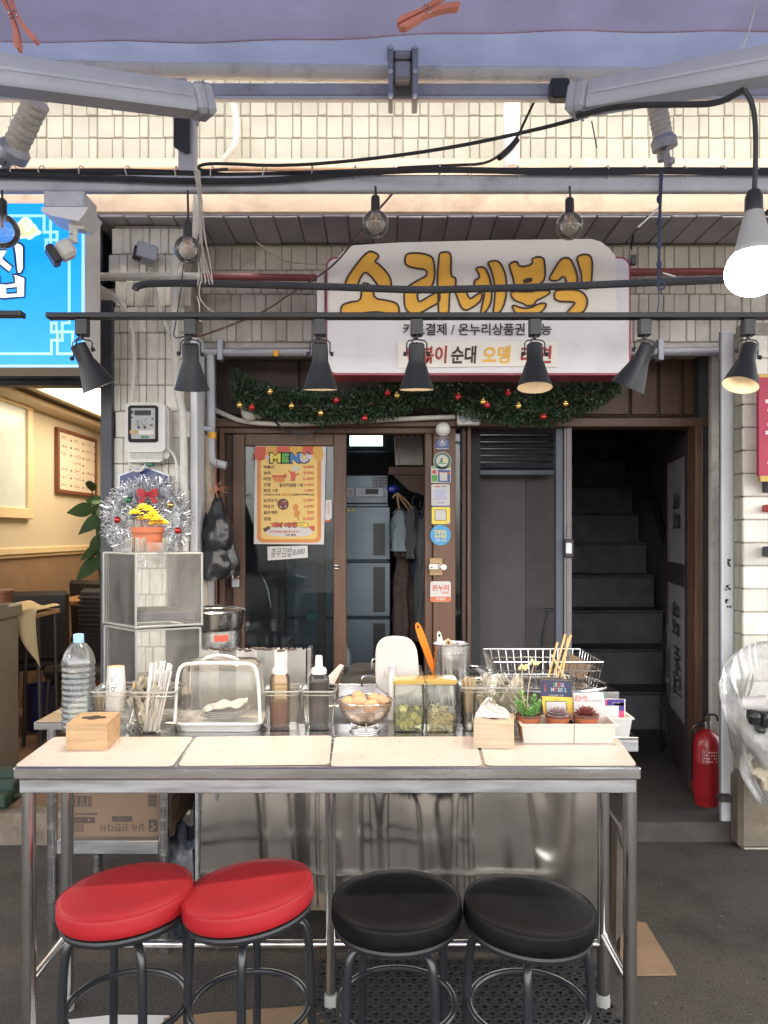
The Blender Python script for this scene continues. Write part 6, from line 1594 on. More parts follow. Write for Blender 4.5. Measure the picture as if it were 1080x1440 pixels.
g = MB(); pp = lambda px, py: Vector((PX(px, cy), cy - .0012, PZ(py, cy)))
zx = lambda x, y: (80 + x / 5.143, 1100 + y / 5.143)
def r_(a, b, c, e, k=0): 
    p0 = pp(*zx(a, b)); p1 = pp(*zx(c, e)); g.span(p0.x, p1.x, cy - .0010 - .0004 * k, cy - .0004 * k - .0002, p1.z, p0.z, m=k)
def frame_(a, b, c, e, w_=4): r_(a, b, c, b + w_); r_(a, e - w_, c, e); r_(a, b + w_, a + w_, e - w_); r_(c - w_, b + w_, c, e - w_)
up = dict(u=(-1, 0, 0), v=(0, 0, -1))
g.text('실속 진한다시', pp(*zx(478, 328)), 320 / 5.143 * cy / FPX, 58 / 5.143 * cy / FPX, **up, bold=.01)
frame_(88, 100, 250, 175, 6)
for k, wdt in enumerate((6, 10, 5, 14, 6, 9, 14, 5, 8)): r_(100 + k * 16, 108, 100 + k * 16 + wdt, 165)
frame_(90, 305, 192, 358); r_(132, 309, 136, 354); g.text('18', pp(*zx(164, 332)), .018, .016, **up); g.text('M', pp(*zx(112, 332)), .013, .016, **up)
r_(88, 252, 275, 296); r_(398, 245, 545, 285); r_(660, 90, 722, 118); r_(660, 122, 722, 145); r_(660, 148, 722, 175); r_(664, 268, 725, 358)
g.text('2 kg', pp(*zx(472, 265)) - Vector((0, .0015, 0)), .022, .011, **up, m=1); g.add([pp(*zx(a, b)) - Vector((0, .0015, 0)) for a, b in ((222, 262), (248, 262), (235, 286))], [(0, 1, 2)], 1); g.text('10000', pp(*zx(150, 274)) - Vector((0, .0015, 0)), .03, .009, **up, m=1)
for a, b in ((692, 300), (706, 322), (690, 340)): g.add([pp(*zx(a + 12 * cos(q), b + 10 * sin(q))) - Vector((0, .0015, 0)) for q in [j * pi / 4 for j in range(8)]], [tuple(range(8))], 1)
for k in range(14): r_(100 + k * 14, 222, 100 + k * 14 + 9, 236)
g.build('box_print', [M['cardprint'], M['card']], t)
g = MB()
sx = x1 + .0012
for a, b, c, e in ((2.79, 2.80, .05, .13), (2.90, 2.91, .05, .13), (2.79, 2.91, .12, .13), (2.79, 2.91, .05, .06)): g.span(sx - .0005, sx, a, b, zc0 + c, zc0 + e)
g.text('HOUSE', (sx, 2.86, zc0 + .2), .09, .03, u=(0, -1, 0), v=(0, 0, -1)); g.build('side_print', M['cardprint'], t)
# dark plastic sack below
def fs(u_, v_):
    a = u_ * 2 * pi; b = v_ * pi
    p = Vector((sin(b) * cos(a), sin(b) * sin(a), cos(b)))
    return P(262, 1235, 2.85) + Vector((p.x * .09, p.y * .12, p.z * .20)) * (1 + .25 * noise.noise(p * 2.2) + .12 * noise.noise(p * 7))
M['sack'] = mat('blue_black_sack', (.035, .042, .058), .35, var=.3, bump=.8, bscale=30, dirt=('#8b95a5', .35, 25))
single(MB().surf(fs, 26, 18, closeu=True), 'plastic_sack', M['sack'], 'crumpled blue black plastic sack beside the carton', 'sack', sharp=40)
g = MB().span(PX(872, 2.75), PX(880, 2.75), 2.66, 3.0, .0, .42, bev=.004); 
t = thing('flattened_carton', 'folded flat carton leaning against the counter side', 'cardboard', (PX(880, 2.75), 2.8, 0))
g = MB(); g.poly([P(866, 1325, 2.62), P(891, 1290, 2.62), P(891, 1200, 2.62), P(876, 1168, 2.62), P(868, 1160, 2.62)], (.01, .42, .03)); g.build('panel', M['card_dark'], t)
g = MB(); g.poly([P(868, 1160, 2.61), P(878, 1168, 2.61), P(893, 1206, 2.61), P(892, 1212, 2.61), P(876, 1190, 2.61)], (.005, .4, .02)); g.build('flap', M['cardprint'], t)

# ================================================================== SERVING TABLE
H_ = .85
t = thing('serving_table', 'long stainless serving table with tubular legs and mats on top', 'table', (-.16, 2.3, 0))
XA, XB = PX(18, 2.11), PX(902, 2.11)
YF, YB = 2.11, 2.60
MB().span(XA, XB, YF, YB, H_ - .034, H_, bev=.004).build('tabletop', M['steel'], t)
MB().span(XA + .015, XB - .012, YF + .006, YF + .02, H_ - .073, H_ - .0345, bev=.002).build('apron', M['steel_dull'], t)
for x in (XA + .015, XB - .026): MB().span(x, x + .014, YF + .021, YB - .02, H_ - .073, H_ - .0345, bev=.002).build('apron', M['steel_dull'], t)
MB().span(XA + .03, XB - .027, YB - .035, YB - .021, H_ - .073, H_ - .0345, bev=.002).build('apron', M['steel_dull'], t)
LX = (PX(36, 2.12), PX(889, 2.12))
M['legsteel'] = mat('polished_tube', (.62, .61, .60), .2, 1., var=.06, stretch=(6, 6, .6), dirt=('#837a6d', .4, 5))
M['footcap'] = mat('milky_plastic_foot', (.24, .24, .23), .5)
for x in LX:
    for y in (2.14, 2.40):
        o = MB().tube([(x, y, .03), (x, y, H_ - .035)], .019, 18).build('leg', M['legsteel'], t)
        MB().lathe([(0, 0), (.021, 0), (.022, .035), (.02, .05), (0, .05)], (x, y, 0), 14).build('foot_cap', M['footcap'], o)
o = MB().tube([(PX(465, 2.40), 2.40, .03), (PX(465, 2.40), 2.40, H_ - .035)], .0165, 16).build('leg', M['legsteel'], t)
MB().lathe([(0, 0), (.02, 0), (.02, .05), (0, .05)], (PX(465, 2.40), 2.40, 0), 14).build('foot_cap', M['footcap'], o)
for x in LX: MB().tube([(x, 2.155, .235), (x, 2.385, .235)], .0125, 12).build('stretcher', M['legsteel'], t)
MB().tube([(LX[0] + .0, 2.40, .205), (LX[1], 2.40, .205)], .0125, 12).build('stretcher', M['legsteel'], t)

# placemats
M['matcream'] = mat('pinkish_cream_laminate', (.54, .45, .40), .42, var=.05, scale=3, rvar=.1, dirt=('#b59a86', .35, 7))
M['speck'] = mat('speck_print', (.25, .19, .14), .6)
def tz(px, py): d = FPX * (EYE - H_ - .002) / (py - HPY); return Vector((PX(px, d), d, H_ + .0012))
mats_ = [((20, 1077.5), (243, 1077.5), (272, 1036.5), (76, 1036.5), 'leftmost pale placemat, under the left wooden tissue box'), ((250, 1077), (463, 1075), (466.5, 1034.5), (276, 1036.5), 'pale placemat before the clear food dome and sauce bottles'),
         ((465, 1077.5), (678, 1077), (668, 1036), (471, 1036.5), 'pale placemat in front of the egg bowl and jars'), ((683, 1076.5), (896, 1076.5), (869, 1038), (673, 1036), 'rightmost brightly lit placemat under the planter tray')]
rd = random.Random(12)
for a, b, c, e, lab in mats_:
    q = [tz(*a), tz(*b), tz(*c), tz(*e)]; cen = sum(q, Vector()) / 4
    t = thing('placemat', lab, 'placemat', cen, 'laminated placemats along the table edge')
    pts = []
    for i in range(4):
        p0, p1, p2 = q[i - 1], q[i], q[(i + 1) % 4]; r = .02
        d0, d1 = (p0 - p1).normalized(), (p2 - p1).normalized()
        for k in range(5):
            u_ = k / 4; pts.append((p1 + d0 * r) * (1 - u_) ** 2 + p1 * 2 * u_ * (1 - u_) + (p1 + d1 * r) * u_ ** 2)
    MB().poly(pts, (0, 0, .0016)).build('sheet', M['matcream'], t)
    g = MB()
    for i in range(8):
        for j in range(4):
            u_, v_ = rd.uniform(.02, .98), rd.uniform(.04, .96)
            p = q[0].lerp(q[1], u_).lerp(q[3].lerp(q[2], u_), v_) + Vector((0, 0, .0019))
            s_ = rd.uniform(.0016, .0032); g.add([p + Vector((s_ * cos(k) * 1.6, s_ * sin(k), 0)) for k in [m_ * pi / 3 for m_ in range(6)]], [tuple(range(6))])
    g.build('speckles', M['speck'], t)['kind'] = 'stuff'

# ------------------------------------------------------------------ stools
def stool(px, py, d, seatm, tilt, rot_, label):
    c = P(px, py, d)
    t = thing('stool', label, 'stool', (c.x, d, 0), 'round stools in front of the serving table')
    hs = c.z; R = .170
    R3 = Euler((tilt[1], tilt[0], 0)).to_matrix()
    sp_ = Vector((c.x, d, hs - .058))
    prof = [(0, .054), (R * .4, .056), (R * .75, .0565), (R - .014, .055), (R - .006, .052), (R - .002, .049), (R - .0005, .0465), (R + .0008, .040), (R + .002, .020), (R + .001, .010), (R - .003, .003), (R - .012, 0), (0, 0)]
    st_ = MB().lathe([(r, z) for r, z in prof], sp_, 48, R3).build('seat', seatm, t)
    MB().tube([sp_ + R3 @ Vector(((R - .002) * cos(a), (R - .002) * sin(a), .0495)) for a in [k * pi / 32 for k in range(64)]], .0022, 6, True).build('piping', seatm, st_)
    MB().lathe([(0, -.004), (R - .006, -.004), (R - .004, -.010), (R - .010, -.022), (R - .018, -.024), (0, -.010)], sp_, 40, R3).build('seat_ring', M['black'], t)
    zt = hs - .097
    for k in range(4):
        a = rot_ + k * pi / 2; e = Vector((cos(a), sin(a), 0)); b = Vector((c.x, d, 0))
        pts = smooth([b + e * .055 + Vector((0, 0, zt)), b + e * .115 + Vector((0, 0, zt)), b + e * .145 + Vector((0, 0, zt - .012)), b + e * .156 + Vector((0, 0, zt - .07)), b + e * .160 + Vector((0, 0, .28)), b + e * .166 + Vector((0, 0, .012))], 2)
        l_ = MB().tube(pts, .0115, 12).build('leg', M['blackgloss'], t)
        MB().lathe([(0, 0), (.015, 0), (.014, .03), (0, .03)], b + e * .166, 10).build('foot_cap', M['blackplastic'], l_)
    MB().tube([(c.x, d, zt - .02), (c.x, d, hs - .06)], .02, 12).build('swivel', M['black'], t)
    MB().tube([Vector((c.x + .152 * cos(a), d + .152 * sin(a), .27)) for a in [k * pi / 24 for k in range(48)]], .0085, 10, True).build('foot_ring', M['blackgloss'], t)
M['blackgloss'] = mat('black_enamel_tube', (.014, .015, .018), .28, var=.2, dirt=('#35363a', .3, 14))
stool(179, 1247, 1.99, M['redvinyl'], (radians(-4), radians(-1)), .55, 'red vinyl stool at the left end with tilted seat')
stool(351, 1242, 1.985, M['redvinyl'], (radians(-7), radians(-1)), -pi / 2 + .05, 'red vinyl stool leaning more steeply, beside the black stools')
stool(558, 1259, 2.0, M['blackvinyl'], (radians(-1), 0), .62, 'black vinyl stool next to the red stools')
stool(743, 1266, 1.985, M['blackvinyl'], (radians(4), 0), -pi / 2 - .2, 'black vinyl stool at the right end with worn seat specks')

# rubber floor mat with holes
t_ = MB(); cs = .036
x0, y0 = PX(445, 2.3) - .02, 2.05
nx, ny = 26, 17
for i in range(nx):
    for j in range(ny):
        cx, cy_ = x0 + (i + .5) * cs + (cs / 2 if j % 2 else 0), y0 + (j + .5) * cs; h = cs / 2
        oc = [Vector((cx + .0105 * cos(a), cy_ + .0105 * sin(a), .014)) for a in [pi / 8 + k * pi / 4 for k in range(8)]]
        sq = [Vector((cx + h * a, cy_ + h * b, .014)) for a, b in ((1, .42), (.42, 1), (-.42, 1), (-1, .42), (-1, -.42), (-.42, -1), (.42, -1), (1, -.42))]
        sq = [Vector((cx + h * a, cy_ + h * b, .014)) for a, b in ((1, 1), (0, 1), (-1, 1), (-1, 0), (-1, -1), (0, -1), (1, -1), (1, 0))]
        sq = [Vector((cx + h * max(-1, min(1, 1.42 * cos(a))), cy_ + h * max(-1, min(1, 1.42 * sin(a))), .014)) for a in [pi / 8 + k * pi / 4 for k in range(8)]]
        lo = [q - Vector((0, 0, .0125)) for q in oc]
        v = oc + sq + lo
        t_.add(v, [(k, (k + 1) % 8, 8 + (k + 1) % 8, 8 + k) for k in range(8)] + [(k, 16 + k, 16 + (k + 1) % 8, (k + 1) % 8) for k in range(8)])
        c4 = [(1, 1), (-1, 1), (-1, -1), (1, -1)]
o = single(t_, 'rubber_mat', M['rubber'], 'black perforated rubber mat on the ground under the table', 'mat')
def flat(pts, m, name, label, cat, h=.004, z=.004): return single(MB().poly([Vector((PX(a, FPX * EYE / (b - HPY)), FPX * EYE / (b - HPY), z)) for a, b in pts], (0, 0, h)), name, M[m], label, cat)
M['card2'] = mat('light_cardboard', (.20, .13, .075), .8, var=.14, bump=.2, bscale=150)
flat([(230, 1436), (300, 1428), (440, 1418), (470, 1450), (460, 1560), (230, 1560)], 'card2', 'cardboard_sheet', 'tan cardboard sheet lying below the red stools', 'cardboard', .004, .006)
flat([(96, 1436), (160, 1429), (238, 1430), (244, 1450), (240, 1560), (96, 1560)], 'paper', 'paper_sheet', 'white sheet on the ground below the left stool', 'paper', .002, .003)
g = MB()
q = [Vector((PX(a, FPX * EYE / (b - HPY)), FPX * EYE / (b - HPY), .003)) for a, b in ((872, 1374), (951, 1373), (946, 1362), (908, 1300), (872, 1296))]
g.poly(q, (0, 0, .005)); single(g, 'cardboard_sheet', M['card2'], 'tan cardboard piece on the asphalt by the right table leg', 'cardboard')

g = MB(); rd = random.Random(31)
for k in range(420):
    a, b = rd.uniform(-2.2, 2.6), rd.uniform(2.0, 3.66)
    if k > 260: a, b = rd.uniform(.85, 2.2), rd.uniform(2.3, 3.66)
    r = rd.uniform(.0015, .005); g.add([(a + r * cos(q) * rd.uniform(.6, 1.5), b + r * sin(q) * rd.uniform(.6, 1.5), .0035) for q in [j * 1.2566 for j in range(5)]], [tuple(range(5))], rd.choice((0, 1, 1)))
o = single(g, 'grit', [mat('pale_grit', (.13, .12, .105), .9), mat('dark_grit', (.02, .018, .016), .9)], 'pale and dark grit scattered on the asphalt', 'grit'); o['kind'] = 'stuff'

# ================================================================== THINGS ON THE TABLE
def tbl(px, py): d = FPX * (EYE - H_) / (py - HPY); return Vector((PX(px, d), d, H_))
# tissue boxes
def tissue_box(fl_, fr_, bl_, ht, mt, label, tissue):
    p0, p1, p3 = tbl(*fl_), tbl(*fr_), tbl(*bl_)
    zoff = Vector((0, 0, .0032)); p0 += zoff; p1 += zoff; p3 += zoff
    p3.x = p0.x + (p3.x - p1.x); p2 = p1 + (p3 - p0)
    cen = (p0 + p2) / 2
    t = thing('tissue_box', label, 'tissue box', cen, 'wooden tissue boxes on the table')
    u_, v_ = (p1 - p0).normalized(), (p3 - p0).normalized(); w_, l_ = (p1 - p0).length, (p3 - p0).length
    th = .007; up_ = Vector((0, 0, 1))
    def slab(a0, a1, b0, b1, z0, z1): 
        return MB().poly([p0 + u_ * a + v_ * b + up_ * z0 for a, b in ((a0, b0), (a1, b0), (a1, b1), (a0, b1))], up_ * (z1 - z0))
    slab(th, w_ - th, 0.0005, th, 0, ht - th).build('front_board', mt, t); slab(th, w_ - th, l_ - th, l_, 0, ht - th).build('back_board', mt, t)
    slab(0, th - .0004, 0, l_, 0, ht - th).build('side_board', mt, t); slab(w_ - th + .0004, w_, 0, l_, 0, ht - th).build('side_board', mt, t)
    slab(0, w_, 0, l_, ht - th + .0006, ht).build('lid', mt, t)
    g = MB(); cc = p0 + u_ * w_ * .5 + v_ * l_ * .5 + up_ * (ht + .0008)
    ol = [(1.0, 0), (.82, .36), (.45, .30), (.22, .62), (-.22, .62), (-.45, .30), (-.82, .36), (-1, 0), (-.82, -.36), (-.45, -.30), (-.22, -.62), (.22, -.62), (.45, -.30), (.82, -.36)]
    g.poly([cc + u_ * a * w_ * .32 + v_ * b * l_ * .30 for a, b in chaikin([Vector(q) for q in ol], 2)]); g.build('slot', M['slot'], t)
    if tissue:
        s = MB()
        for k in range(2):
            def ft(a, b, k=k):
                return cc + u_ * ((a - .5) * w_ * .85 * (1 - .5 * b * b) + .012 * sin(a * 7 + k) * b - .006) + v_ * ((k - .5) * .016 + .018 * sin(a * 5 + k * 2) * (.3 + b) + .01 * noise.noise(Vector((a * 4, b * 4, k)))) + up_ * (.062 * b * (.65 + .35 * sin(a * 3.0 + .4 + k * .5)) - .002)
            s.surf(ft, 20, 12)
        s.build('tissue', M['tissue'], t, sharp=80)
M['slot'] = mat('dark_slot', (.03, .018, .012), .8)
M['tissue'] = mat('tissue_paper', (.66, .62, .57), .8, var=.02, bump=.2, bscale=80)
M['pinelight'] = mat('light_pine', (.44, .335, .225), .55, var=.16, scale=5, stretch=(1.2, 6, 18), bump=.2, bscale=40)
tissue_box((93, 1057), (151, 1056), (168, 1038), .079, M['pine'], 'grained brown wooden tissue box with butterfly slot at the left', False)
tissue_box((666, 1053), (723, 1054.5), (722, 1037), .077, M['pinelight'], 'paler wooden tissue box with a white tissue standing out', True)

# water bottle
c = tbl(110.5, 1029); c.x = PX(110.5, 2.49); c.y = 2.49
t = thing('water_bottle', 'big clear ribbed plastic water bottle with pale blue cap', 'bottle', c)
pr = [(0, .004), (.030, 0), (.048, .006), (.052, .02)]
z = .02
while z < .205: pr += [(.052, z + .004), (.0495, z + .009), (.0495, z + .013), (.0525, z + .018)]; z += .0185
pr += [(.0525, .225), (.0515, .236), (.045, .257), (.034, .277), (.022, .290), (.0145, .294), (.0135, .30)]
MB().lathe(pr, c, 32).build('body', M['pet'], t)
M['water'] = clear('water_fill', '#dfeaec', .03, '#ffffff', .02, 1.33)
MB().lathe([(0, .006), (.047, .01), (.0488, .02), (.0485, .20), (0, .20)], c, 24).build('water', M['water'], t)
M['capblue'] = mat('pale_blue_cap', (.22, .42, .66), .4)
MB().lathe([(0, .293), (.0165, .293), (.0165, .318), (.0145, .321), (0, .321)], c, 20).build('cap', M['capblue'], t)

# clear bins
def tub(x0, x1, y0, y1, z0, ht, taper, label, name='clear_tub'):
    """Open polycarbonate food tub with a lipped rim."""
    cen = ((x0 + x1) / 2, (y0 + y1) / 2, z0)
    t = thing(name, label, 'tub', cen, 'clear plastic tubs along the table')
    def ring(k, z): 
        hx, hy = (x1 - x0) / 2 - k, (y1 - y0) / 2 - k; r = .02
        pts = []
        for (sx, sy, a0) in ((1, -1, -90), (1, 1, 0), (-1, 1, 90), (-1, -1, 180)):
            for q in range(5):
                a = radians(a0 + 90 * q / 4); pts.append(Vector((cen[0] + sx * (hx - r) + r * cos(a), cen[1] + sy * (hy - r) + r * sin(a), z)))
        return pts
    g = MB(); rings = [ring(taper, z0 + .002), ring(taper * .5, z0 + ht * .5), ring(0.008, z0 + ht * .9), ring(.004, z0 + ht * .9 + .001), ring(.002, z0 + ht - .003)]
    n = 20
    for a, b in zip(rings, rings[1:]): g.add(a + b, [(k, (k + 1) % n, n + (k + 1) % n, n + k) for k in range(n)])
    g.add(rings[0], [tuple(range(n))]); g.build('wall', M['clearbin'], t)
    g = MB(); g.tube(ring(0.001, z0 + ht), .0028, 6, True); g.tube(ring(.006, z0 + ht * .9), .0015, 5, True); g.build('rim', M['acrylic_edge'], t)
    return t
zt = H_ + .001
tub(PX(122, 2.46), PX(181, 2.46), 2.46, 2.62, zt, .135, .03, 'clear tub holding paper cups and a tin of picks, leftmost')
tub(PX(179, 2.44), PX(246, 2.44), 2.44, 2.60, zt, .138, .026, 'clear tub crammed with wrapped chopsticks and spoon packets')
tub(PX(368, 2.49), PX(421, 2.49), 2.49, 2.62, zt, .13, .013, 'clear tub around the reddish sauce bottle')
tub(PX(422, 2.49), PX(472, 2.49), 2.49, 2.62, zt, .13, .013, 'clear tub around the dark sauce bottle')
tub(PX(648, 2.49), PX(738, 2.49), 2.49, 2.62, zt, .142, .02, 'wide clear tub of crumpled film packets behind the pale tissue box')
# contents of the left tubs
c = Vector((PX(163, 2.53), 2.53, zt + .004))
M['cupwhite'] = mat('paper_cup_white', (.58, .55, .53), .5, var=.02); 
t = thing('paper_cups', 'inverted tower of white printed paper cups in the leftmost tub', 'paper cups', c)
t.name = 'paper_cup_tower'
for k in range(5):
    z = .06 + k * .012
    MB().lathe([(.033, z), (.0335, z + .002), (.0325, z + .004), (.0275, z + .07 if k < 4 else z + .095), (.0265, z + .07 if k < 4 else z + .095)], c, 24).build('cup', M['cupwhite'], t)
g = MB(); z = .06 + .048
rd = random.Random(3)
cyl = lambda a, zz_: Vector((c.x + (.0328 - (zz_ - z) * .06) * 1.01 * sin(a), c.y - (.0328 - (zz_ - z) * .06) * 1.01 * cos(a), c.z + zz_))
def cquad(a0, a1, z0_, z1_, m=0): g.add([cyl(a0, z0_), cyl(a1, z0_), cyl(a1, z1_), cyl(a0, z1_)], [(0, 1, 2, 3)], m)
cquad(-.95, -.5, z + .052, z + .082); 
for (a0, zz_, r) in ((-.5, .03, .16), (.05, .025, .2), (.35, .035, .14), (-.1, .055, .12), (.3, .07, .1), (-.6, .02, .1)):
    for k in range(8):
        a = k * pi / 4; b = (k + 1) * pi / 4
        g.add([cyl(a0 + r * cos(a), z + zz_ + .008 * sin(a)), cyl(a0 + r * cos(b), z + zz_ + .008 * sin(b)), cyl(a0 + r * .7 * cos(b), z + zz_ + .0055 * sin(b)), cyl(a0 + r * .7 * cos(a), z + zz_ + .0055 * sin(a))], [(0, 1, 2, 3)])
g.build('cup_print', M['ink'], t)
MB().lathe([(.0265, z + .095), (.0272, z + .094), (.0262, z + .09), (0, z + .088)], c, 24).build('base_rim', M['pine2'], t)
c = Vector((PX(141, 2.52), 2.52, zt + .004))
t = thing('metal_tin', 'small steel tin of wooden picks in the leftmost tub', 'tin', c)
MB().lathe([(0, 0), (.021, 0), (.021, .065), (.0225, .067), (.02, .067), (.02, .002)], c, 20).build('tin', M['chrome'], t)
for k in range(16):
    a = rd.uniform(0, 6.28); r = rd.uniform(0, .014)
    MB().tube([c + Vector((r * cos(a) * .6, r * sin(a) * .6, .01)), c + Vector((r * cos(a) * 1.6 - .006, r * sin(a) * 1.6, rd.uniform(.098, .112)))], .0013, 5).build('wooden_pick', M['pine2'], t)
t = thing('wrapped_chopsticks', 'white paper wrapped chopsticks leaning in the crammed tub', 'chopsticks', (PX(225, 2.5), 2.5, zt))
t.name = 'chopstick_bundle'
for k in range(11):
    a = Vector((PX(208 + k * 1.6, 2.5), 2.47 + .008 * (k % 4), zt + .006)); b = Vector((PX(214 + k * 2.7 + rd.uniform(-2, 2), 2.5), 2.49 + .012 * (k % 5), zt + .20 + rd.uniform(-.02, .03)))
    ax = (b - a).normalized(); R3 = ax.to_track_quat('Z', 'Y').to_matrix()
    MB().box((a + b) / 2, (.013, .005, (b - a).length), R3 @ Matrix.Rotation(rd.uniform(-.4, .4), 3, 'Z'), .0015).build('sleeve', M['paper'], t)
def packets(n, xr, yr, zr, label, sd, m='film', tilt=1.0):
    rd = random.Random(sd)
    t = thing('film_packets', label, 'packets', ((PX(xr[0], 2.5) + PX(xr[1], 2.5)) / 2, sum(yr) / 2, zr[0]))
    t.name = 'packet_bundle'
    for k in range(n):
        c = Vector((PX(rd.uniform(*xr), 2.5), rd.uniform(*yr), rd.uniform(*zr)))
        R3 = Euler((rd.uniform(-.4, .4), rd.uniform(-.6, .6) * tilt, rd.uniform(-.8, .8))).to_matrix(); w_, l_ = rd.uniform(.022, .034), rd.uniform(.07, .12); s_ = rd.uniform(0, 9)
        def f(u_, v_): return c + R3 @ Vector(((u_ - .5) * w_, .009 * noise.noise(Vector((u_ * 5 + s_, v_ * 6, 0))) + .004 * sin(u_ * 14 + s_), (v_ - .5) * l_))
        MB().surf(f, 8, 9).build('packet', M[m], t, sharp=80)
packets(40, (186, 222), (2.47, 2.57), (zt + .05, zt + .135), 'crumpled clear spoon packets with pale wooden spoons in the crammed tub', 4)
t = thing('wooden_spoons', 'pale wooden spoons inside the clear packets', 'spoons', (PX(200, 2.52), 2.52, zt))
t.name = 'spoon_bundle'
for k in range(9):
    a = Vector((PX(190 + k * 3.4, 2.52), 2.5 + .01 * (k % 4), zt + .01)); b = a + Vector((rd.uniform(-.02, .02), rd.uniform(0, .02), rd.uniform(.10, .15))); R3 = (b - a).normalized().to_track_quat('Z', 'Y').to_matrix()
    g = MB(); g.box((a + b) / 2, (.008, .002, (b - a).length), R3, .0008); g.ball(b, .012, 10, sz=(1, .25, 1.4), M=R3); g.build('spoon', M['pine2'], t)

# food dome
dx0, dx1 = PX(243, 2.47), PX(367, 2.47); dy0, dy1 = 2.475, 2.66
cx_ = (dx0 + dx1) / 2
t = thing('food_dome', 'white tray with milky clear lid and top handle', 'food container', (cx_, 2.56, H_))
def lring(hx, hy, r, z, n=6):
    return [Vector((cx_ + sx * (hx - r) + r * cos(radians(a0 + 90 * q / n)), (dy0 + dy1) / 2 + sy * (hy - r) + r * sin(radians(a0 + 90 * q / n)), z)) for (sx, sy, a0) in ((1, -1, -90), (1, 1, 0), (-1, 1, 90), (-1, -1, 180)) for q in range(n + 1)]
def loft(rings, cap0=True, cap1=True):
    g = MB(); n = len(rings[0])
    for a, b in zip(rings, rings[1:]): g.add(a + b, [(k, (k + 1) % n, n + (k + 1) % n, n + k) for k in range(n)])
    if cap0: g.add(rings[0], [tuple(range(n))])
    if cap1: g.add(rings[-1], [tuple(range(n))])
    return g
HX, HY = (dx1 - dx0) / 2, (dy1 - dy0) / 2
loft([lring(HX - .014, HY - .014, .03, H_ + .001), lring(HX - .008, HY - .008, .034, H_ + .018), lring(HX + .002, HY + .002, .04, H_ + .026), lring(HX + .002, HY + .002, .04, H_ + .032), lring(HX - .006, HY - .006, .034, H_ + .034), lring(HX - .016, HY - .016, .03, H_ + .014)], True, True).build('tray', M['whiteplastic'], t)
zh = PZ(934, 2.47)
loft([lring(HX - .010, HY - .008, .036, H_ + .034), lring(HX - .013, HY - .010, .036, H_ + .12), lring(HX - .016, HY - .014, .036, zh - .035), lring(HX - .022, HY - .022, .036, zh - .014), lring(HX - .036, HY - .036, .03, zh - .002), lring(HX - .06, HY - .05, .02, zh)], False, True).build('lid', M['dome'], t)
g = MB(); fy = dy0 + .004
fr = smooth([Vector((dx0 + .004, fy, H_ + .036)), Vector((dx0 + .008, fy, H_ + .13)), Vector((dx0 + .012, fy, zh - .04)), Vector((dx0 + .022, fy + .004, zh - .008)), Vector((dx0 + .05, fy + .010, zh)), Vector((cx_, fy + .012, zh)), Vector((dx1 - .05, fy + .010, zh)), Vector((dx1 - .022, fy + .004, zh - .008)), Vector((dx1 - .012, fy, zh - .04)), Vector((dx1 - .008, fy, H_ + .13)), Vector((dx1 - .004, fy, H_ + .036))])
g.tube(fr, .0055, 8); g.build('lid_edge', M['whiteplastic'], t)
g = MB(); g.tube(smooth([Vector((PX(280, 2.5), 2.55, zh)), Vector((PX(290, 2.5), 2.55, zh + .012)), Vector((PX(305, 2.5), 2.55, zh + .017)), Vector((PX(320, 2.5), 2.55, zh + .012)), Vector((PX(331, 2.5), 2.55, zh))]), .005, 8); g.build('handle', M['whiteplastic'], t)
t = thing('paper_plates', 'white paper and plates lying inside the clear lidded tray', 'plates', (cx_, 2.56, H_ + .036))
t.name = 'plate_pile'
for k in range(4): MB().lathe([(0, .0), (.060, 0), (.078, .007), (.078, .009), (.058, .003), (0, .003)], (cx_ + .004 * k, 2.565, H_ + .036 + .006 * k), 24).build('plate', M['paper'], t)
g = MB(); g.surf(lambda a, b: Vector((cx_ - .05 + .13 * a, 2.50 + .12 * b, H_ + .066 + .022 * noise.noise(Vector((a * 3, b * 3, 2))) + .02 * a)), 14, 12); g.build('paper_sheet', M['paper'], t, sharp=60)

# squeeze bottles
M['bottleclear'] = clear('soft_squeeze_plastic', '#fbeeda', .06, '#e9c99a', .2, 1.4); M['bottleclear2'] = clear('greyish_squeeze_plastic', '#faf8f6', .06, '#cfc9c6', .2, 1.4)
M['saucered'] = mat('red_brown_sauce', (.13, .035, .028), .35, var=.05); M['saucedark'] = mat('dark_soy_sauce', (.030, .022, .026), .35)
def squeeze(px, d, fill, fm_, bm_, label):
    c = Vector((PX(px, d), d, zt + .003))
    t = thing('sauce_bottle', label, 'sauce bottle', c, 'squeeze bottles standing in clear tubs')
    MB().lathe([(0, 0), (.030, 0), (.0335, .005), (.0335, .135), (.0345, .15), (.033, .165), (.027, .175), (.020, .178)], c, 28).build('body', bm_, t)
    MB().lathe([(0, .002), (.0295, .002), (.0328, .007), (.0328, fill - .001), (0, fill)], c, 24).build('sauce', fm_, t)
    pr = [(0, .176), (.0245, .176), (.0245, .190), (.022, .196), (.014, .197), (.0125, .21), (.0115, .232), (.0095, .237), (0, .237)]
    o = MB().lathe(pr, c, 24).build('cap', M['whiteplastic'], t)
    g = MB()
    for k in range(24): a = k * pi / 12; g.box(c + Vector((.0247 * cos(a), .0247 * sin(a), .184)), (.0022, .0022, .012), (0, 0, a))
    g.build('cap_ridges', M['whiteplastic'], o)['kind'] = 'stuff'
squeeze(393.5, 2.55, .085, M['saucered'], M['bottleclear'], 'sauce bottle half full of reddish brown sauce')
squeeze(448.5, 2.55, .150, M['saucedark'], M['bottleclear2'], 'sauce bottle nearly full of dark soy sauce')

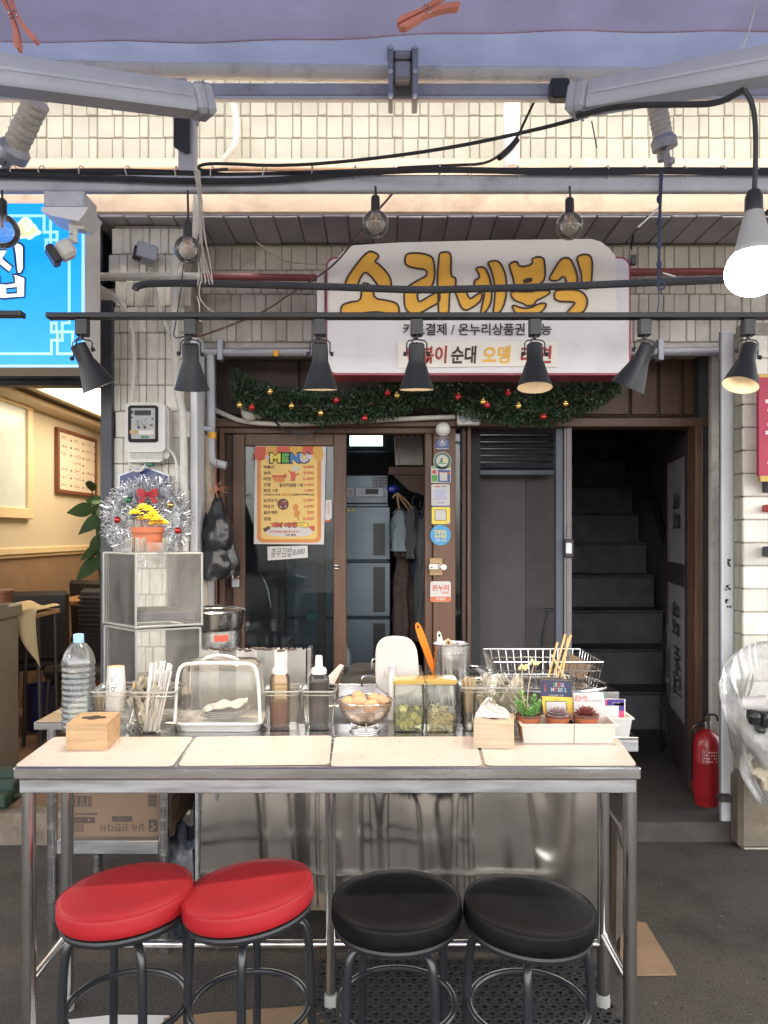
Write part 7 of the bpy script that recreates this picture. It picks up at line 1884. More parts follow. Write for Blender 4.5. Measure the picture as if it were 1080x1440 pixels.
# egg colander
c = Vector((PX(513.5, 2.51), 2.51, H_))
M['mesh'] = mat('sieve_wire', (.50, .44, .38), .28, 1., var=.08)
t = thing('egg_colander', 'steel mesh bowl on a wire foot holding brown eggs', 'colander', c)
def cb(a, b): 
    r = .088 * sin(b) ; return c + Vector((r * cos(a), r * sin(a), .102 - .085 * cos(b)))
MB().lathe([(.0905, .0985), (.0935, .101), (.0905, .1035), (.0875, .101)], c, 40).build('rim', M['chrome'], t)
g = MB(); na, nb = 64, 20
for i in range(na):
    for s in (1, -1):
        pts = [cb(2 * pi * i / na + s * j / nb * .55, .30 + (pi / 2 - .30) * j / nb) for j in range(0, nb + 1, 2)]
        g.tube(pts, .0009, 3, caps=False)
g.build('wire_mesh', M['mesh'], t)['kind'] = 'stuff'
MB().lathe([(.0, .0175), (.030, .0205), (.050, .032)], c, 30).build('base_plate', M['mesh'], t)
g = MB(); g.tube([c + Vector((.05 * cos(a), .05 * sin(a), .003)) for a in [k * pi / 12 for k in range(24)]], .0025, 6, True)
for k in range(3): a = k * 2.1 + .6; g.tube([c + Vector((.05 * cos(a), .05 * sin(a), .003)), c + Vector((.05 * cos(a), .05 * sin(a), .034))], .0022, 6)
g.build('foot_ring', M['chrome'], t)
M['egg'] = mat('brown_eggshell', (.52, .27, .14), .5, var=.06, scale=20)
eggs = [(-.052, -.02, .094, 'leftmost brown egg in the mesh bowl'), (-.017, -.028, .100, 'large brown egg second from the left in the bowl'), (.020, -.042, .090, 'front middle brown egg sitting lowest in the bowl'), (.034, .0, .100, 'brown egg half hidden between its neighbours'), (.058, -.012, .099, 'rightmost brown egg against the bowl rim'), (-.02, .03, .100, 'brown egg at the back of the mesh bowl')]
for k, (x, y, z, lab) in enumerate(eggs):
    R3 = Euler((U(-.3, .3), radians(90) + U(-.4, .4), U(-.7, .7))).to_matrix()
    e = c + Vector((x, y, z))
    o = single(MB().lathe([(.0215 * sin(q) * (1 + .09 * cos(q)), -.0275 * cos(q)) for q in [j * pi / 14 for j in range(15)]], e, 20, R3), 'egg', M['egg'], lab, 'egg', 'brown eggs in the mesh bowl')

# glass jars
M['jaryellow'] = mat('amber_lid_glass', (.42, .29, .08), .2, var=.04, coat=.6)
def sqring(c, h, r, z, n=4): return [c + Vector((sx * (h - r) + r * cos(radians(a0 + 90 * q / n)), sy * (h - r) + r * sin(radians(a0 + 90 * q / n)), z)) for (sx, sy, a0) in ((1, -1, -90), (1, 1, 0), (-1, 1, 90), (-1, -1, 180)) for q in range(n + 1)]
def jar(px, label, kind):
    d = 2.53; c = Vector((PX(px, d - .05), d, H_))
    t = thing('glass_jar', label, 'jar', c, 'square glass jars with amber rims')
    loft([sqring(c, .047, .012, .002), sqring(c, .0495, .012, .01), sqring(c, .0495, .012, .15), sqring(c, .046, .012, .157)], True, False).build('glass', M['jarglass'], t)
    loft([sqring(c, .051, .014, .1572), sqring(c, .052, .014, .160), sqring(c, .052, .014, .168), sqring(c, .045, .014, .1705)], True, True).build('lid', M['jaryellow'], t)
    rd = random.Random(px)
    if kind == 'cucumber':
        M.setdefault('brine', clear('pickle_brine', '#f6f6d8', .16, '#d6d080', .05, 1.33))
        loft([sqring(c, .0475, .011, .005), sqring(c, .0475, .011, .066)]).build('brine', M['brine'], t)
        for k in range(46):
            p = c + Vector((rd.uniform(-.034, .034), rd.uniform(-.042, .03), rd.uniform(.012, .072))); R3 = Euler((rd.uniform(.5, 2.4), rd.uniform(-.8, .8), rd.uniform(-1, 1))).to_matrix(); r = rd.uniform(.013, .017)
            g = MB(); g.lathe([(0, -.0018), (r * .88, -.0018), (r * .88, .0018), (0, .0018)], p, 14, R3, m=0); g.lathe([(r * .88, -.002), (r, -.002), (r, .002), (r * .88, .002)], p, 14, R3, m=1)
            g.build('pickle_slice', [M['cuke'], M['cukeskin']], t)
    else:
        M.setdefault('brine2', clear('pale_brine', '#fbf5e0', .18, '#f0e4b4', .05, 1.33))
        loft([sqring(c, .0475, .011, .005), sqring(c, .0475, .011, .066)]).build('brine', M['brine2'], t)
        for k in range(60):
            p = c + Vector((rd.uniform(-.030, .030), rd.uniform(-.042, .03), rd.uniform(.010, .070))); dv_ = Vector((rd.gauss(0, 1), rd.gauss(0, .5), rd.gauss(0, .6))).normalized() * .012
            MB().tube(smooth([p - dv_, p + Vector((0, 0, rd.uniform(-.004, .004))), p + dv_], 1), .0032, 6).build('radish_strip', M['radish'], t)
    g = MB()
    for k in range(9):
        a = c + Vector((-.035 + k * .0088, -.0502, .088)); g.tube([a, a + Vector((rd.uniform(-.012, .012), 0, rd.uniform(.02, .045)))], .0008, 4)
    g.build('etched_pattern', M['acrylic_edge'], t)['kind'] = 'stuff'
M['cuke'] = mat('pickle_flesh', (.50, .47, .15), .35, var=.12, scale=30); M['cukeskin'] = mat('pickle_skin', (.12, .16, .025), .4); M['radish'] = mat('pale_radish', (.66, .58, .34), .4, var=.08)
jar(575, 'square glass jar of green pickled cucumber slices', 'cucumber')
jar(621, 'square glass jar of pale pickled radish strips', 'radish')

# right tub contents: toothpicks and film packets
c = Vector((PX(659, 2.53), 2.53, zt + .004))
t = thing('toothpick_cup', 'clear cup full of thin wooden picks beside the radish jar', 'toothpicks', c)
MB().lathe([(0, 0), (.020, 0), (.026, .125), (.024, .125), (.019, .003), (0, .003)], c, 20).build('cup', M['clearbin'], t)
for k in range(46):
    a = rd.uniform(0, 6.28); r = .016 * sqrt(rd.random())
    MB().tube([c + Vector((r * cos(a), r * sin(a), .05)), c + Vector((r * cos(a) * 1.5 + rd.uniform(-.004, .004), r * sin(a) * 1.4, rd.uniform(.15, .172)))], .0013, 4).build('wooden_pick', M['pine2'], t)
packets(38, (682, 734), (2.51, 2.60), (zt + .04, zt + .15), 'crumpled clear film packets in the wide right tub', 9, 'film', 1.4)

# planter with succulents
ty0 = 2.335
M['planter'] = mat('ivory_plastic', (.54, .48, .42), .45, var=.05, dirt=('#8c7c68', .3, 7))
t = thing('planter_tray', 'long ivory plastic planter tray in two joined halves', 'planter', tbl(800, 1047))
zb = H_ + .0034
for a, b in ((733, 807.6), (808.6, 868)):
    X0, X1 = PX(a, ty0), PX(b, ty0); yb_ = ty0 + .11
    def rr4(k, z, l_, r_): return [Vector((X0 + (k if l_ else 0), ty0 + k, z)), Vector((X1 - (k if r_ else 0), ty0 + k, z)), Vector((X1 - (k if r_ else 0), yb_ - k, z)), Vector((X0 + (k if l_ else 0), yb_ - k, z))]
    l_, r_ = a == 733, b == 868
    loft([rr4(.010, zb, l_, r_), rr4(.003, zb + .055, l_, r_), rr4(-.003, zb + .056, l_, r_), rr4(-.003, zb + .061, l_, r_), rr4(.005, zb + .061, l_, r_), rr4(.012, zb + .006, l_, r_)], True, True).build('half_tray', M['planter'], t)
M['terra'] = mat('terracotta_plastic', (.36, .105, .045), .5, var=.08, dirt=('#6d3b24', .3, 8)); M['soil'] = mat('potting_soil', (.05, .032, .022), .95, var=.5, scale=60, bump=.8); M['potrim'] = mat('dark_pot_rim', (.10, .045, .035), .5)
M['succ'] = mat('green_succulent', (.085, .20, .045), .4, var=.25, scale=25); M['succp'] = mat('grey_purple_succulent', (.20, .14, .15), .5, var=.25, scale=25); M['succr'] = mat('dark_red_succulent', (.14, .035, .03), .45, var=.3, scale=25)
def fleshy(g, base, dr_, l, w_, m=0, th=.35):
    R3 = dr_.normalized().to_track_quat('Z', 'Y').to_matrix()
    def f(u_, v_):
        a = u_ * 2 * pi; r = w_ * (sin(pi * min(1, v_ * .93 + .07)) ** .7)
        return base + R3 @ Vector((r * cos(a), r * th * sin(a), l * v_))
    g.surf(f, 8, 7, m=m, closeu=True)
def flowerpot(px, ytop, r, label, kind):
    dd = ty0 + .06; z0 = H_ + .0125; c = Vector((PX(px, ty0), dd, z0)); hh = .066
    t = thing('flowerpot', label, 'potted plant', c, 'small succulents in the planter tray')
    MB().lathe([(0, 0), (r * .70, 0), (r * .92, hh - .012), (r * .95, hh - .012), (r, hh), (r * .93, hh), (r * .86, hh - .016), (0, hh - .016)], c, 28).build('pot', M['terra'], t)
    MB().lathe([(r * 1.0, hh - .004), (r * 1.03, hh), (r * .98, hh + .003), (r * .92, hh)], c, 28).build('pot_rim', M['potrim'], t)
    MB().lathe([(0, hh - .012), (r * .85, hh - .013)], c, 16, wob=.2).build('soil', M['soil'], t)
    b = c + Vector((0, 0, hh - .008)); rd = random.Random(px)
    if kind == 'jade':
        for s in range(7):
            a0 = s * 2.4; lean = Vector((cos(a0) * .5, sin(a0) * .5, 1)).normalized(); hgt = rd.uniform(.03, .075); root = b + Vector((cos(a0) * .013, sin(a0) * .013, 0))
            g = MB(); g.tube([root, root + lean * hgt], .0035, 6); g.build('stem', M['succ'], t)
            for k in range(12):
                q = root + lean * hgt * (.25 + .75 * k / 11); a = k * 2.4; dv_ = Vector((cos(a), sin(a), .55 + .5 * k / 11))
                g = MB(); fleshy(g, q, dv_, rd.uniform(.014, .020), .0062, th=.5); g.build('leaf', M['succ'], t)
        fl_ = MB(); tops = (b + Vector((-.015, .02, .150)), b + Vector((.022, .02, .165)))
        for q in tops: fl_.tube(smooth([b + Vector((0, .01, 0)), b.lerp(q, .5) + Vector((-.012, 0, 0)), q]), .0016, 5)
        fl_.build('flower_stalk', M['pine2'], t)
        M['paleflower'] = mat('pale_yellow_flower', (.75, .68, .32), .6, var=.1)
        for q in tops:
            g = MB()
            for k in range(22): g.ball(q + Vector((rd.gauss(0, .007), rd.gauss(0, .006), abs(rd.gauss(0, .006)))), rd.uniform(.003, .0048), 6)
            g.build('flower_head', M['paleflower'], t)
    else:
        m = 'succp' if kind == 'purple' else 'succr'
        for ring_, (n, el, l, w_) in enumerate(((9, .12, .036, .0125), (8, .45, .032, .012), (7, .85, .027, .011), (5, 1.2, .02, .008))):
            if kind == 'purple': el *= .7
            for k in range(n):
                a = k * 2 * pi / n + ring_ * .4 + rd.uniform(-.15, .15); dv_ = Vector((cos(a) * cos(el), sin(a) * cos(el), sin(el) + .12))
                g = MB(); fleshy(g, b + Vector((cos(a) * .004, sin(a) * .004, .004 + ring_ * .003)), dv_, l * (1.1 if kind == 'red' else 1.05), w_, th=.28); g.build('leaf', M[m], t)
flowerpot(748, 1000, .040, 'terracotta pot with leafy green succulent and pale flower stalks', 'jade')
flowerpot(791, 1000, .040, 'terracotta pot with flat grey purple rosette', 'purple')
flowerpot(831, 1000, .041, 'terracotta pot with dark red pointed rosette', 'red')

# cards behind the planter
M['cardnavy'] = mat('card_navy', (.035, .040, .085), .4); M['cardyellow'] = mat('card_yellow', (.78, .48, .07), .45); M['cardpurple'] = mat('card_indigo', (.05, .03, .20), .4); M['cardpink'] = mat('card_pink', (.62, .06, .16), .4); M['cardorange'] = mat('card_orange', (.72, .16, .03), .4); M['cardteal'] = mat('card_teal', (.05, .30, .26), .4)
kz = lambda x, y: (740 + x / 6.75, 930 + y / 6.75)
def card(name, label, quad, d, mt):
    t = thing(name, label, 'card', P(*kz(*quad[2]), d), 'small payment cards behind the planter')
    MB().poly([P(*kz(*q), d) for q in quad], (0, .0025, 0)).build('card', M[mt], t)
    return t
d1 = 2.50
t = card('slogan_card', 'navy and yellow card with colourful SEOUL lettering', [(133, 180), (150, 172), (415, 182), (430, 192), (455, 545), (170, 545)], d1, 'cardyellow')
g = MB(); z_ = lambda k: d1 - .0008 - .0005 * k
g.add([P(*kz(a, b), z_(0)) for a, b in ((133, 180), (150, 172), (415, 182), (431, 192), (437, 342), (137, 330))], [tuple(range(6))], 0)
g.add([P(*kz(a, b), z_(1)) for a, b in ((172, 285), (178, 200), (184, 285))], [(0, 1, 2)], 1)
sw = lambda a: a / 6.75 * d1 / FPX
for ch, x_, y_, w_, m_ in (('S', 266, 222, 17, 2), ('E', 286, 222, 14, 3), ('O', 311, 223, 26, 1), ('U', 337, 224, 17, 3), ('L', 356, 225, 12, 3), ('M', 250, 268, 27, 3), ('Y', 280, 268, 20, 6), ('S', 309, 270, 17, 3), ('O', 332, 272, 20, 3), ('U', 356, 273, 18, 5), ('L', 377, 274, 12, 3)):
    g.text(ch, P(*kz(x_, y_), z_(2)), sw(w_), sw(38), m=m_, bold=.012)
g.text('간편결제 가능', P(*kz(285, 324), z_(2)), sw(145), sw(17), m=3); g.text('서울페이', P(*kz(288, 366), z_(2)), sw(70), sw(14), m=4)
g.add([P(*kz(a, b), z_(1)) for a, b in ((188, 383), (378, 385), (386, 500), (196, 500))], [(0, 1, 2, 3)], 3); g.add([P(*kz(a, b), z_(.4)) for a, b in ((182, 376), (384, 379), (393, 508), (190, 508))], [(0, 1, 2, 3)], 4)
g.build('card_print', [M['cardnavy'], M['pred'], M['pgreen'], M['paper'], M['ink'], M['stsky'], M['cardorange']], t)
d2 = 2.49
t = card('payment_card', 'white card with red Korean lettering and green edge', [(447, 300), (740, 292), (757, 555), (465, 560)], d2, 'paper')
g = MB(); z_ = lambda k: d2 - .0008 - .0005 * k
g.text('온누리', P(*kz(517, 345), z_(1)), sw(112), sw(48), u=(1, 0, -.02), m=0, bold=.02); g.ribbon([P(*kz(490 + 26 * cos(a), 358 + 22 * sin(a)), z_(1)) for a in [.2 + k * .27 for k in range(11)]], .0022, (0, -1, 0), m=0, closed=False)
g.text('결제하세요', P(*kz(672, 374), z_(1)), sw(90), sw(22), m=1); g.text('상품권', P(*kz(575, 376), z_(1)), sw(70), sw(16), m=0)
g.add([P(*kz(a, b), z_(0)) for a, b in ((731, 293), (746, 293), (752, 360), (741, 356))], [(0, 1, 2, 3)], 2)
g.build('card_print', [M['pred'], M['greyink'], M['cardteal']], t)
d3 = 2.535
t = card('payment_card', 'indigo, pink and orange card with blank white square in the small basket', [(742, 352), (942, 360), (938, 590), (748, 585)], d3, 'paper')
g = MB(); z_ = lambda k: d3 - .0008 - .0005 * k
rect = lambda a, b, c_, e, k, m: g.add([P(*kz(a, b), z_(k)), P(*kz(c_, b), z_(k)), P(*kz(c_, e), z_(k)), P(*kz(a, e), z_(k))], [(0, 1, 2, 3)], m)
rect(748, 362, 930, 420, 0, 0); rect(880, 420, 930, 470, 0, 0); rect(880, 470, 930, 528, 0, 1); rect(880, 528, 930, 590, 0, 2); rect(745, 362, 768, 412, .5, 1)
g.text('서울사랑상품권', P(*kz(850, 394), z_(1)), sw(78), sw(13), m=3)
g.build('card_print', [M['cardpurple'], M['cardpink'], M['cardorange'], M['paper']], t)
# small white basket behind
t = thing('small_basket', 'small white plastic basket at the right rear corner', 'basket', (PX(878, 2.52), 2.56, H_))
bx0, bx1, by0, by1 = PX(858, 2.50), PX(889, 2.50), 2.50, 2.66
rq = lambda k, z: [Vector((bx0 + k, by0 + k, z)), Vector((bx1 - k, by0 + k, z)), Vector((bx1 - k, by1 - k, z)), Vector((bx0 + k, by1 - k, z))]
zb = H_ - .02
loft([rq(.008, zb + .0), rq(.0, zb + .058), rq(-.006, zb + .059), rq(-.006, zb + .064), rq(.003, zb + .064), rq(.010, zb + .004)]).build('basket', M['whiteplastic'], t)

# ================================================================== THINGS ON THE COOKING COUNTER
# clear acrylic cases
ang = radians(27)
cc0 = Vector((PX(191, 2.66), 2.66, 0))
du, dv2 = Vector((cos(.20), sin(.20), 0)), Vector((-sin(.62), cos(.62), 0))
def case(z0, z1, label, wsc=1., tray=True):
    """Clear five-sided acrylic case; nearest upright edge at cc0."""
    a = cc0 + (du * (1 - wsc) + dv2 * (1 - wsc)) * .05; w_, l_ = .245 * wsc, .22 * wsc
    dl = Vector((PX(143, 2.80) - a.x, .16, 0)); dl = dl * wsc
    dr_ = Vector((PX(284, 2.76) - a.x, .10, 0)); dr_ = dr_ * wsc
    t = thing('acrylic_case', label, 'display case', a + (dl + dr_) / 2 + Vector((0, 0, z0)), 'stacked clear acrylic cases')
    up_ = Vector((0, 0, 1)); th = .004
    nl = Vector((-dl.y, dl.x, 0)).normalized(); 
    def wall(p, q, name):
        n_ = (q - p).normalized(); n_ = Vector((-n_.y, n_.x, 0)) * th
        MB().poly([p + up_ * z0, q + up_ * z0, q + n_ + up_ * z0, p + n_ + up_ * z0], up_ * (z1 - z0 - .0045)).build(name, M['acrylic'], t)
    p0, p1, p2, p3 = a, a + dr_, a + dr_ + dl, a + dl
    e = .006
    wall(p0 + dr_ * .02, p1 - dr_ * .02, 'front_panel'); wall(p1 + dl * .02, p2 - dl * .02, 'side_panel'); wall(p2 - dr_ * .02, p3 + dr_ * .02, 'back_panel'); wall(p3 - dl * .02, p0 + dl * .02, 'side_panel')
    MB().poly([q + up_ * (z1 - .004) for q in (p0, p1, p2, p3)], up_ * .004).build('top_panel', M['acrylic'], t)
    g = MB()
    for q in (p0, p1, p2, p3): g.tube([q + up_ * (z0), q + up_ * (z1 - .006)], .0042, 6)
    for z in (z0 + .004, z1 - .005): g.tube([q + up_ * z for q in (p0, p1, p2, p3)], .0036, 6, True)
    g.build('edges', M['acrylic_edge'], t)
    if tray:
        t2 = thing('grill_tray', 'dark metal rack tray inside the ' + ('upper' if z0 > 1 else 'lower') + ' clear case', 'tray', a + (dl + dr_) / 2 + up_ * (z0 + .02))
        k0 = a + (dl + dr_) * .07; DL, DR = dl * .86, dr_ * .86
        MB().poly([k0 + up_ * (z0 + .02), k0 + DR + up_ * (z0 + .02), k0 + DR + DL + up_ * (z0 + .02), k0 + DL + up_ * (z0 + .02)], up_ * .03).build('pan', M['darkmetal'], t2)
        g = MB()
        for k in range(15): q = k0 + DR * (k / 14); g.tube([q + up_ * (z0 + .055), q + DL + up_ * (z0 + .055)], .0022, 5)
        for k in range(5): q = k0 + DL * (k / 4); g.tube([q + up_ * (z0 + .052), q + DR + up_ * (z0 + .052)], .0022, 5)
        g.build('wire_rack', M['chrome'], t2)
    return a, dl, dr_
zm = PZ(884, 2.66)
ZT = PZ(777, 2.66)
case(.852, zm - .004, 'clear scratched acrylic case at the bottom of the pair', .97, True)
a_, dl_, dr2_ = case(zm, ZT, 'clear scratched acrylic case on top, under the potted succulent')
# potted succulent on top
c = Vector((PX(205, 2.74), 2.76, ZT + .001))
t = thing('flowerpot', 'terracotta pot of yellow flowering succulent on the acrylic case', 'potted plant', c)
MB().lathe([(0, .003), (.048, .003), (.055, .068), (.058, .069), (.0605, .088), (.056, .088), (.050, .072), (0, .072)], c, 32).build('pot', M['terra'], t)
M['succy'] = mat('yellow_green_leaf', (.66, .56, .05), .4, var=.15, scale=40); M['succo'] = mat('orange_leaf_tip', (.75, .33, .05), .4, var=.1)
g = MB(); rd = random.Random(21)
for (x, z, r0) in ((-.038, .135, .022), (-.016, .155, .022), (.004, .148, .020), (.020, .130, .022), (.036, .112, .022), (.052, .100, .020), (-.028, .115, .020), (.006, .118, .022), (.025, .098, .020)):
    b = c + Vector((x, rd.uniform(-.02, .02), z)); r0 *= 1.25; root = c + Vector((x * .4, 0, .07))
    g.tube(smooth([root, root.lerp(b, .5) + Vector((-.004, 0, .006)), b - Vector((0, 0, .01))]), .0042, 6, m=2)
    for ring_, (n, el) in enumerate(((7, .05), (7, .5), (5, 1.0))):
        for k in range(n):
            a = k * 6.28 / n + ring_ * .45 + x * 90; dv_ = Vector((cos(a) * cos(el), sin(a) * cos(el) - .15, sin(el) + .1)); fleshy(g, b, dv_, r0 * (1.15 - ring_ * .15), .0062, m=1 if ring_ == 0 and k % 3 == 0 else 0, th=.4)
g.build('leaves', [M['succy'], M['succo'], M['succp']], t)['kind'] = 'stuff'
t = thing('acrylic_holder', 'small clear acrylic holder in front of the terracotta pot', 'holder', (PX(192, 2.69), 2.70, ZT))
for a, b, y0_, y1_, h in ((175, 184, 2.695, 2.699, .05), (191, 201, 2.675, 2.679, .05), (202, 229, 2.69, 2.694, .034)):
    MB().span(PX(a, y0_), PX(b, y0_), y0_, y1_, ZT + .001, ZT + .001 + h).build('panel', M['acrylic'], t)
for a, y_, h in ((184.5, 2.69, .052), (190.5, 2.675, .052), (201.5, 2.68, .052), (229, 2.69, .05)): MB().span(PX(a, y_) - .0015, PX(a, y_) + .0015, y_, y_ + .05, ZT + .001, ZT + .001 + h).build('panel', M['acrylic_edge'], t)
# stockpot
c = Vector((PX(300, 3.05), 3.05, cz))
t = thing('stockpot', 'big steel stockpot with hammered rim behind the clear cases', 'pot', c)
zp = PZ(858, 2.95)
MB().lathe([(0, .002), (.105, .002), (.112, .01), (.112, zp - cz - .085)], c, 36).build('body', M['steel'], t)
MB().lathe([(.112, zp - cz - .084), (.118, zp - cz - .07), (.124, zp - cz - .02), (.128, zp - cz - .012), (.124, zp - cz - .006), (.116, zp - cz - .02)], c, 36, wob=.03).build('steamer_ring', M['steel'], t)
MB().lathe([(.118, zp - cz - .012), (.08, zp - cz + .004), (0, zp - cz + .008)], c, 30).build('lid', M['dome'], t)
g = MB(); a0 = -pi / 2 + .25
g.surf(lambda u_, v_: c + Vector((.1128 * cos(a0 + u_ * .5), .1128 * sin(a0 + u_ * .5), zp - cz - .122 + .025 * v_)), 8, 1); g.build('red_label', M['pred'], t)
# foil splash screen
M['foil'] = mat('aluminium_foil', (.58, .57, .55), .34, 1., var=.06, bump=.4, bscale=14, dirt=('#5c4c3c', .4, 9))
t = thing('foil_screen', 'torn folded aluminium splash screen behind the food dome', 'splash screen', (PX(365, 2.9), 2.9, cz))
xs = [282, 306, 332, 360, 386, 403, 430]
rd = random.Random(14)
for k in range(6):
    x0_, x1_ = PX(xs[k], 2.88), PX(xs[k + 1], 2.88); y0_, y1_ = (2.88 + (.02 if k % 2 else 0)), (2.88 + (0 if k % 2 else .02))
    tp = [(u_ / 8, PZ(913 + rd.uniform(-2.5, 3), 2.88)) for u_ in range(9)]
    pts = [Vector((x0_, y0_, cz))] + [Vector((x0_ + (x1_ - x0_) * u_, y0_ + (y1_ - y0_) * u_, z)) for u_, z in tp] + [Vector((x1_, y1_, cz))]
    MB().poly(pts, (0, .002, 0)).build('fold', M['foil'] if k != 4 else M['paper'], t)
MB().span(PX(432, 2.9), PX(439, 2.9), 2.88, 2.96, cz, PZ(911, 2.9), bev=.003).build('end_post', M['steel'], t)
g = MB()
for k in range(26):
    x = PX(296 + k * 4.6, 2.875); g.ball((x, 2.878 + rd.uniform(-.002, .012), PZ(913 + rd.uniform(-2, 2), 2.88)), rd.uniform(.005, .009), 6, sz=(1.3, .6, .7))
g.build('burnt_edge', M['burnt'] if 'burnt' in M else mat('burnt_crust', (.09, .065, .055), .8, var=.4), t)['kind'] = 'stuff'
# rectangular soup pan with partitions and handles
t = thing('soup_pan', 'rectangular stainless soup pan with wire handles', 'pan', (PX(520, 2.85), 2.9, cz))
sx0, sx1, sy0, sy1 = PX(476, 2.80), PX(600, 2.80), 2.80, 3.2
sz1 = PZ(962, 2.80)
zbk = PZ(931, 3.2)
for args in ((sx0, sx1, sy0, sy0 + .005, cz + .001, sz1), (sx0, sx1, sy1 - .005, sy1, cz + .001, sz1 + .0), (sx0, sx0 + .005, sy0 + .0055, sy1 - .0055, cz + .001, sz1), (sx1 - .005, sx1, sy0 + .0055, sy1 - .0055, cz + .001, sz1)):
    MB().span(*args, bev=.001).build('wall', M['steel'], t)
MB().span(sx0 + .2, sx0 + .205, sy0 + .006, sy1 - .006, cz + .01, sz1 - .03).build('partition', M['steel'], t)
M['broth'] = mat('murky_broth', (.30, .24, .12), .12, var=.1)
MB().span(sx0 + .006, sx1 - .006, sy0 + .006, sy1 - .006, cz + .004, sz1 - .045).build('broth', M['broth'], t)
for x, y in ((520, 2.80), (530, 3.19)):
    hw = 11 if y < 3 else 7
    MB().tube(smooth([P(x - hw, 0, y) * 1 + Vector((0, 0, 0)) for _ in ()] or [Vector((PX(x - hw, y), y, sz1 - .01)), Vector((PX(x - hw, y), y, sz1 + .022)), Vector((PX(x - hw + 3, y), y, sz1 + .030)), Vector((PX(x + hw - 3, y), y, sz1 + .030)), Vector((PX(x + hw, y), y, sz1 + .022)), Vector((PX(x + hw, y), y, sz1 - .01))], 1), .004, 8).build('handle', M['chrome'], t)
# raised lid of the pan tilting back
g = MB(); g.poly([P(476, 962, 2.98), P(497, 932, 3.2), P(552, 930, 3.2), P(546, 962, 2.98)], (0, .004, -.004))
single(g, 'pan_lid', M['steel_dull'], 'flat steel lid leaning at the back of the soup pan', 'lid')
g = MB(); g.span(PX(436, 2.74), PX(500, 2.74), 2.72, 2.78, cz + .001, PZ(990, 2.74) , bev=.004); g.span(PX(484, 2.74), PX(560, 2.74), 2.70, 2.79, cz + .001, PZ(998, 2.74), bev=.003)
single(g, 'griddle', M['steel_dull'], 'low steel griddle edge behind the egg bowl', 'griddle')
g = MB(); g.poly([P(455, 958, 2.95), P(478, 934, 3.2), P(484, 936, 3.2), P(470, 962, 2.95)], (0, .001, .001)); single(g, 'newspaper', M['paper'], 'folded newspaper corner behind the dark sauce bottle', 'newspaper')
M['mirrorback'] = mat('off_white_plastic', (.50, .47, .44), .4, var=.06, scale=9, dirt=('#8f877e', .35, 12))
c = Vector((PX(549, 2.64), 2.64, H_ - .055))
t = thing('desk_mirror', 'white rounded panel on a thin white stand, seen from behind', 'mirror', c)
def oval(k, y): 
    pts = [(528 + k, 960), (527.5 + k, 925), (529 + k, 907 + k), (538, 896 + k), (556, 893.5 + k), (575, 896 + k), (585 - k, 908), (588 - k, 925), (589.5 - k, 955), (589 - k, 962), (582, 975 - k), (556, 981 - k), (540, 976 - k), (531 + k, 967)]
    return [P(a, b, y) for a, b in chaikin([Vector(p) for p in pts], 2)]
loft([oval(2.2, 2.672), oval(.5, 2.676), oval(0, 2.682), oval(0, 2.692), oval(1.5, 2.698)]).build('panel', M['mirrorback'], t)
g = MB(); g.tube([P(552, 937, 2.665), P(551, 950, 2.66), P(549, 1012, 2.645)], [.007, .0085, .0085], 10); g.ball(P(552, 937, 2.664), .011, 12); g.build('stand', M['whiteplastic'], t)
MB().lathe([(0, 0), (.055, 0), (.055, .006), (.03, .012), (0, .014)], c + Vector((.0, .02, .0)), 24, sx=1.1).build('base', M['whiteplastic'], t)
g = MB()
for x, y in ((540.5, 945), (541, 949), (540, 953), (543, 952)): g.ball(P(x, y, 2.672), .002, 6)
g.build('screw_hole', M['greyink'], t)
# utensil holder
c = Vector((PX(634, 2.80), 2.80, cz))
t = thing('utensil_holder', 'tall brushed steel cylinder holding kitchen tongs and spatula', 'holder', c)
zu = PZ(909, 2.73) - cz
MB().lathe([(0, .002), (.064, .002), (.066, .006), (.066, zu - .035), (.0675, zu - .034), (.0675, zu - .026), (.066, zu - .025), (.066, zu - .003), (.0685, zu), (.066, zu + .002), (.064, zu - .004), (.064, .01), (0, .01)], c, 40).build('cylinder', M['steel'], t)
M['orange'] = mat('orange_plastic', (.85, .20, .012), .35, var=.04)
def handle(a, b, w_, th, m, name, label, hole=True):
    a, b = Vector(a), Vector(b); ax = (b - a).normalized(); L_ = (b - a).length
    sd = Vector((ax.z, 0, -ax.x)).normalized()
    ol = [(0, -.35), (.25, -.38), (.6, -.5), (.92, -.5), (1, -.2), (1, .2), (.92, .5), (.6, .5), (.25, .38), (0, .35)]
    g = MB(); g.poly([a + ax * (u_ * L_) + sd * v_ * w_ + Vector((0, -th / 2, 0)) for u_, v_ in chaikin([Vector(q) for q in ol], 2)], (0, th, 0), m=0)
    if hole: g.add([b - ax * (.014 + .006 * cos(q)) + sd * .004 * sin(q) + Vector((0, -th / 2 - .0006, 0)) for q in [j * pi / 6 for j in range(12)]], [tuple(range(12))], 1)
    return single(g, name, [M[m], M['slot']], label, 'utensil', 'utensils in the steel cylinder')
handle(P(618, 965, 2.80), P(586, 876, 2.78), .026, .014, 'orange', 'spatula', 'spatula with bright orange handle leaning left in the cylinder')
handle(P(626, 960, 2.80), P(617, 888, 2.78), .020, .012, 'whiteplastic', 'ladle', 'narrow white looped handle in the steel cylinder')
handle(P(632, 965, 2.79), P(630, 898, 2.77), .028, .012, 'pine2', 'rice_paddle', 'cream rounded paddle handle in the steel cylinder')
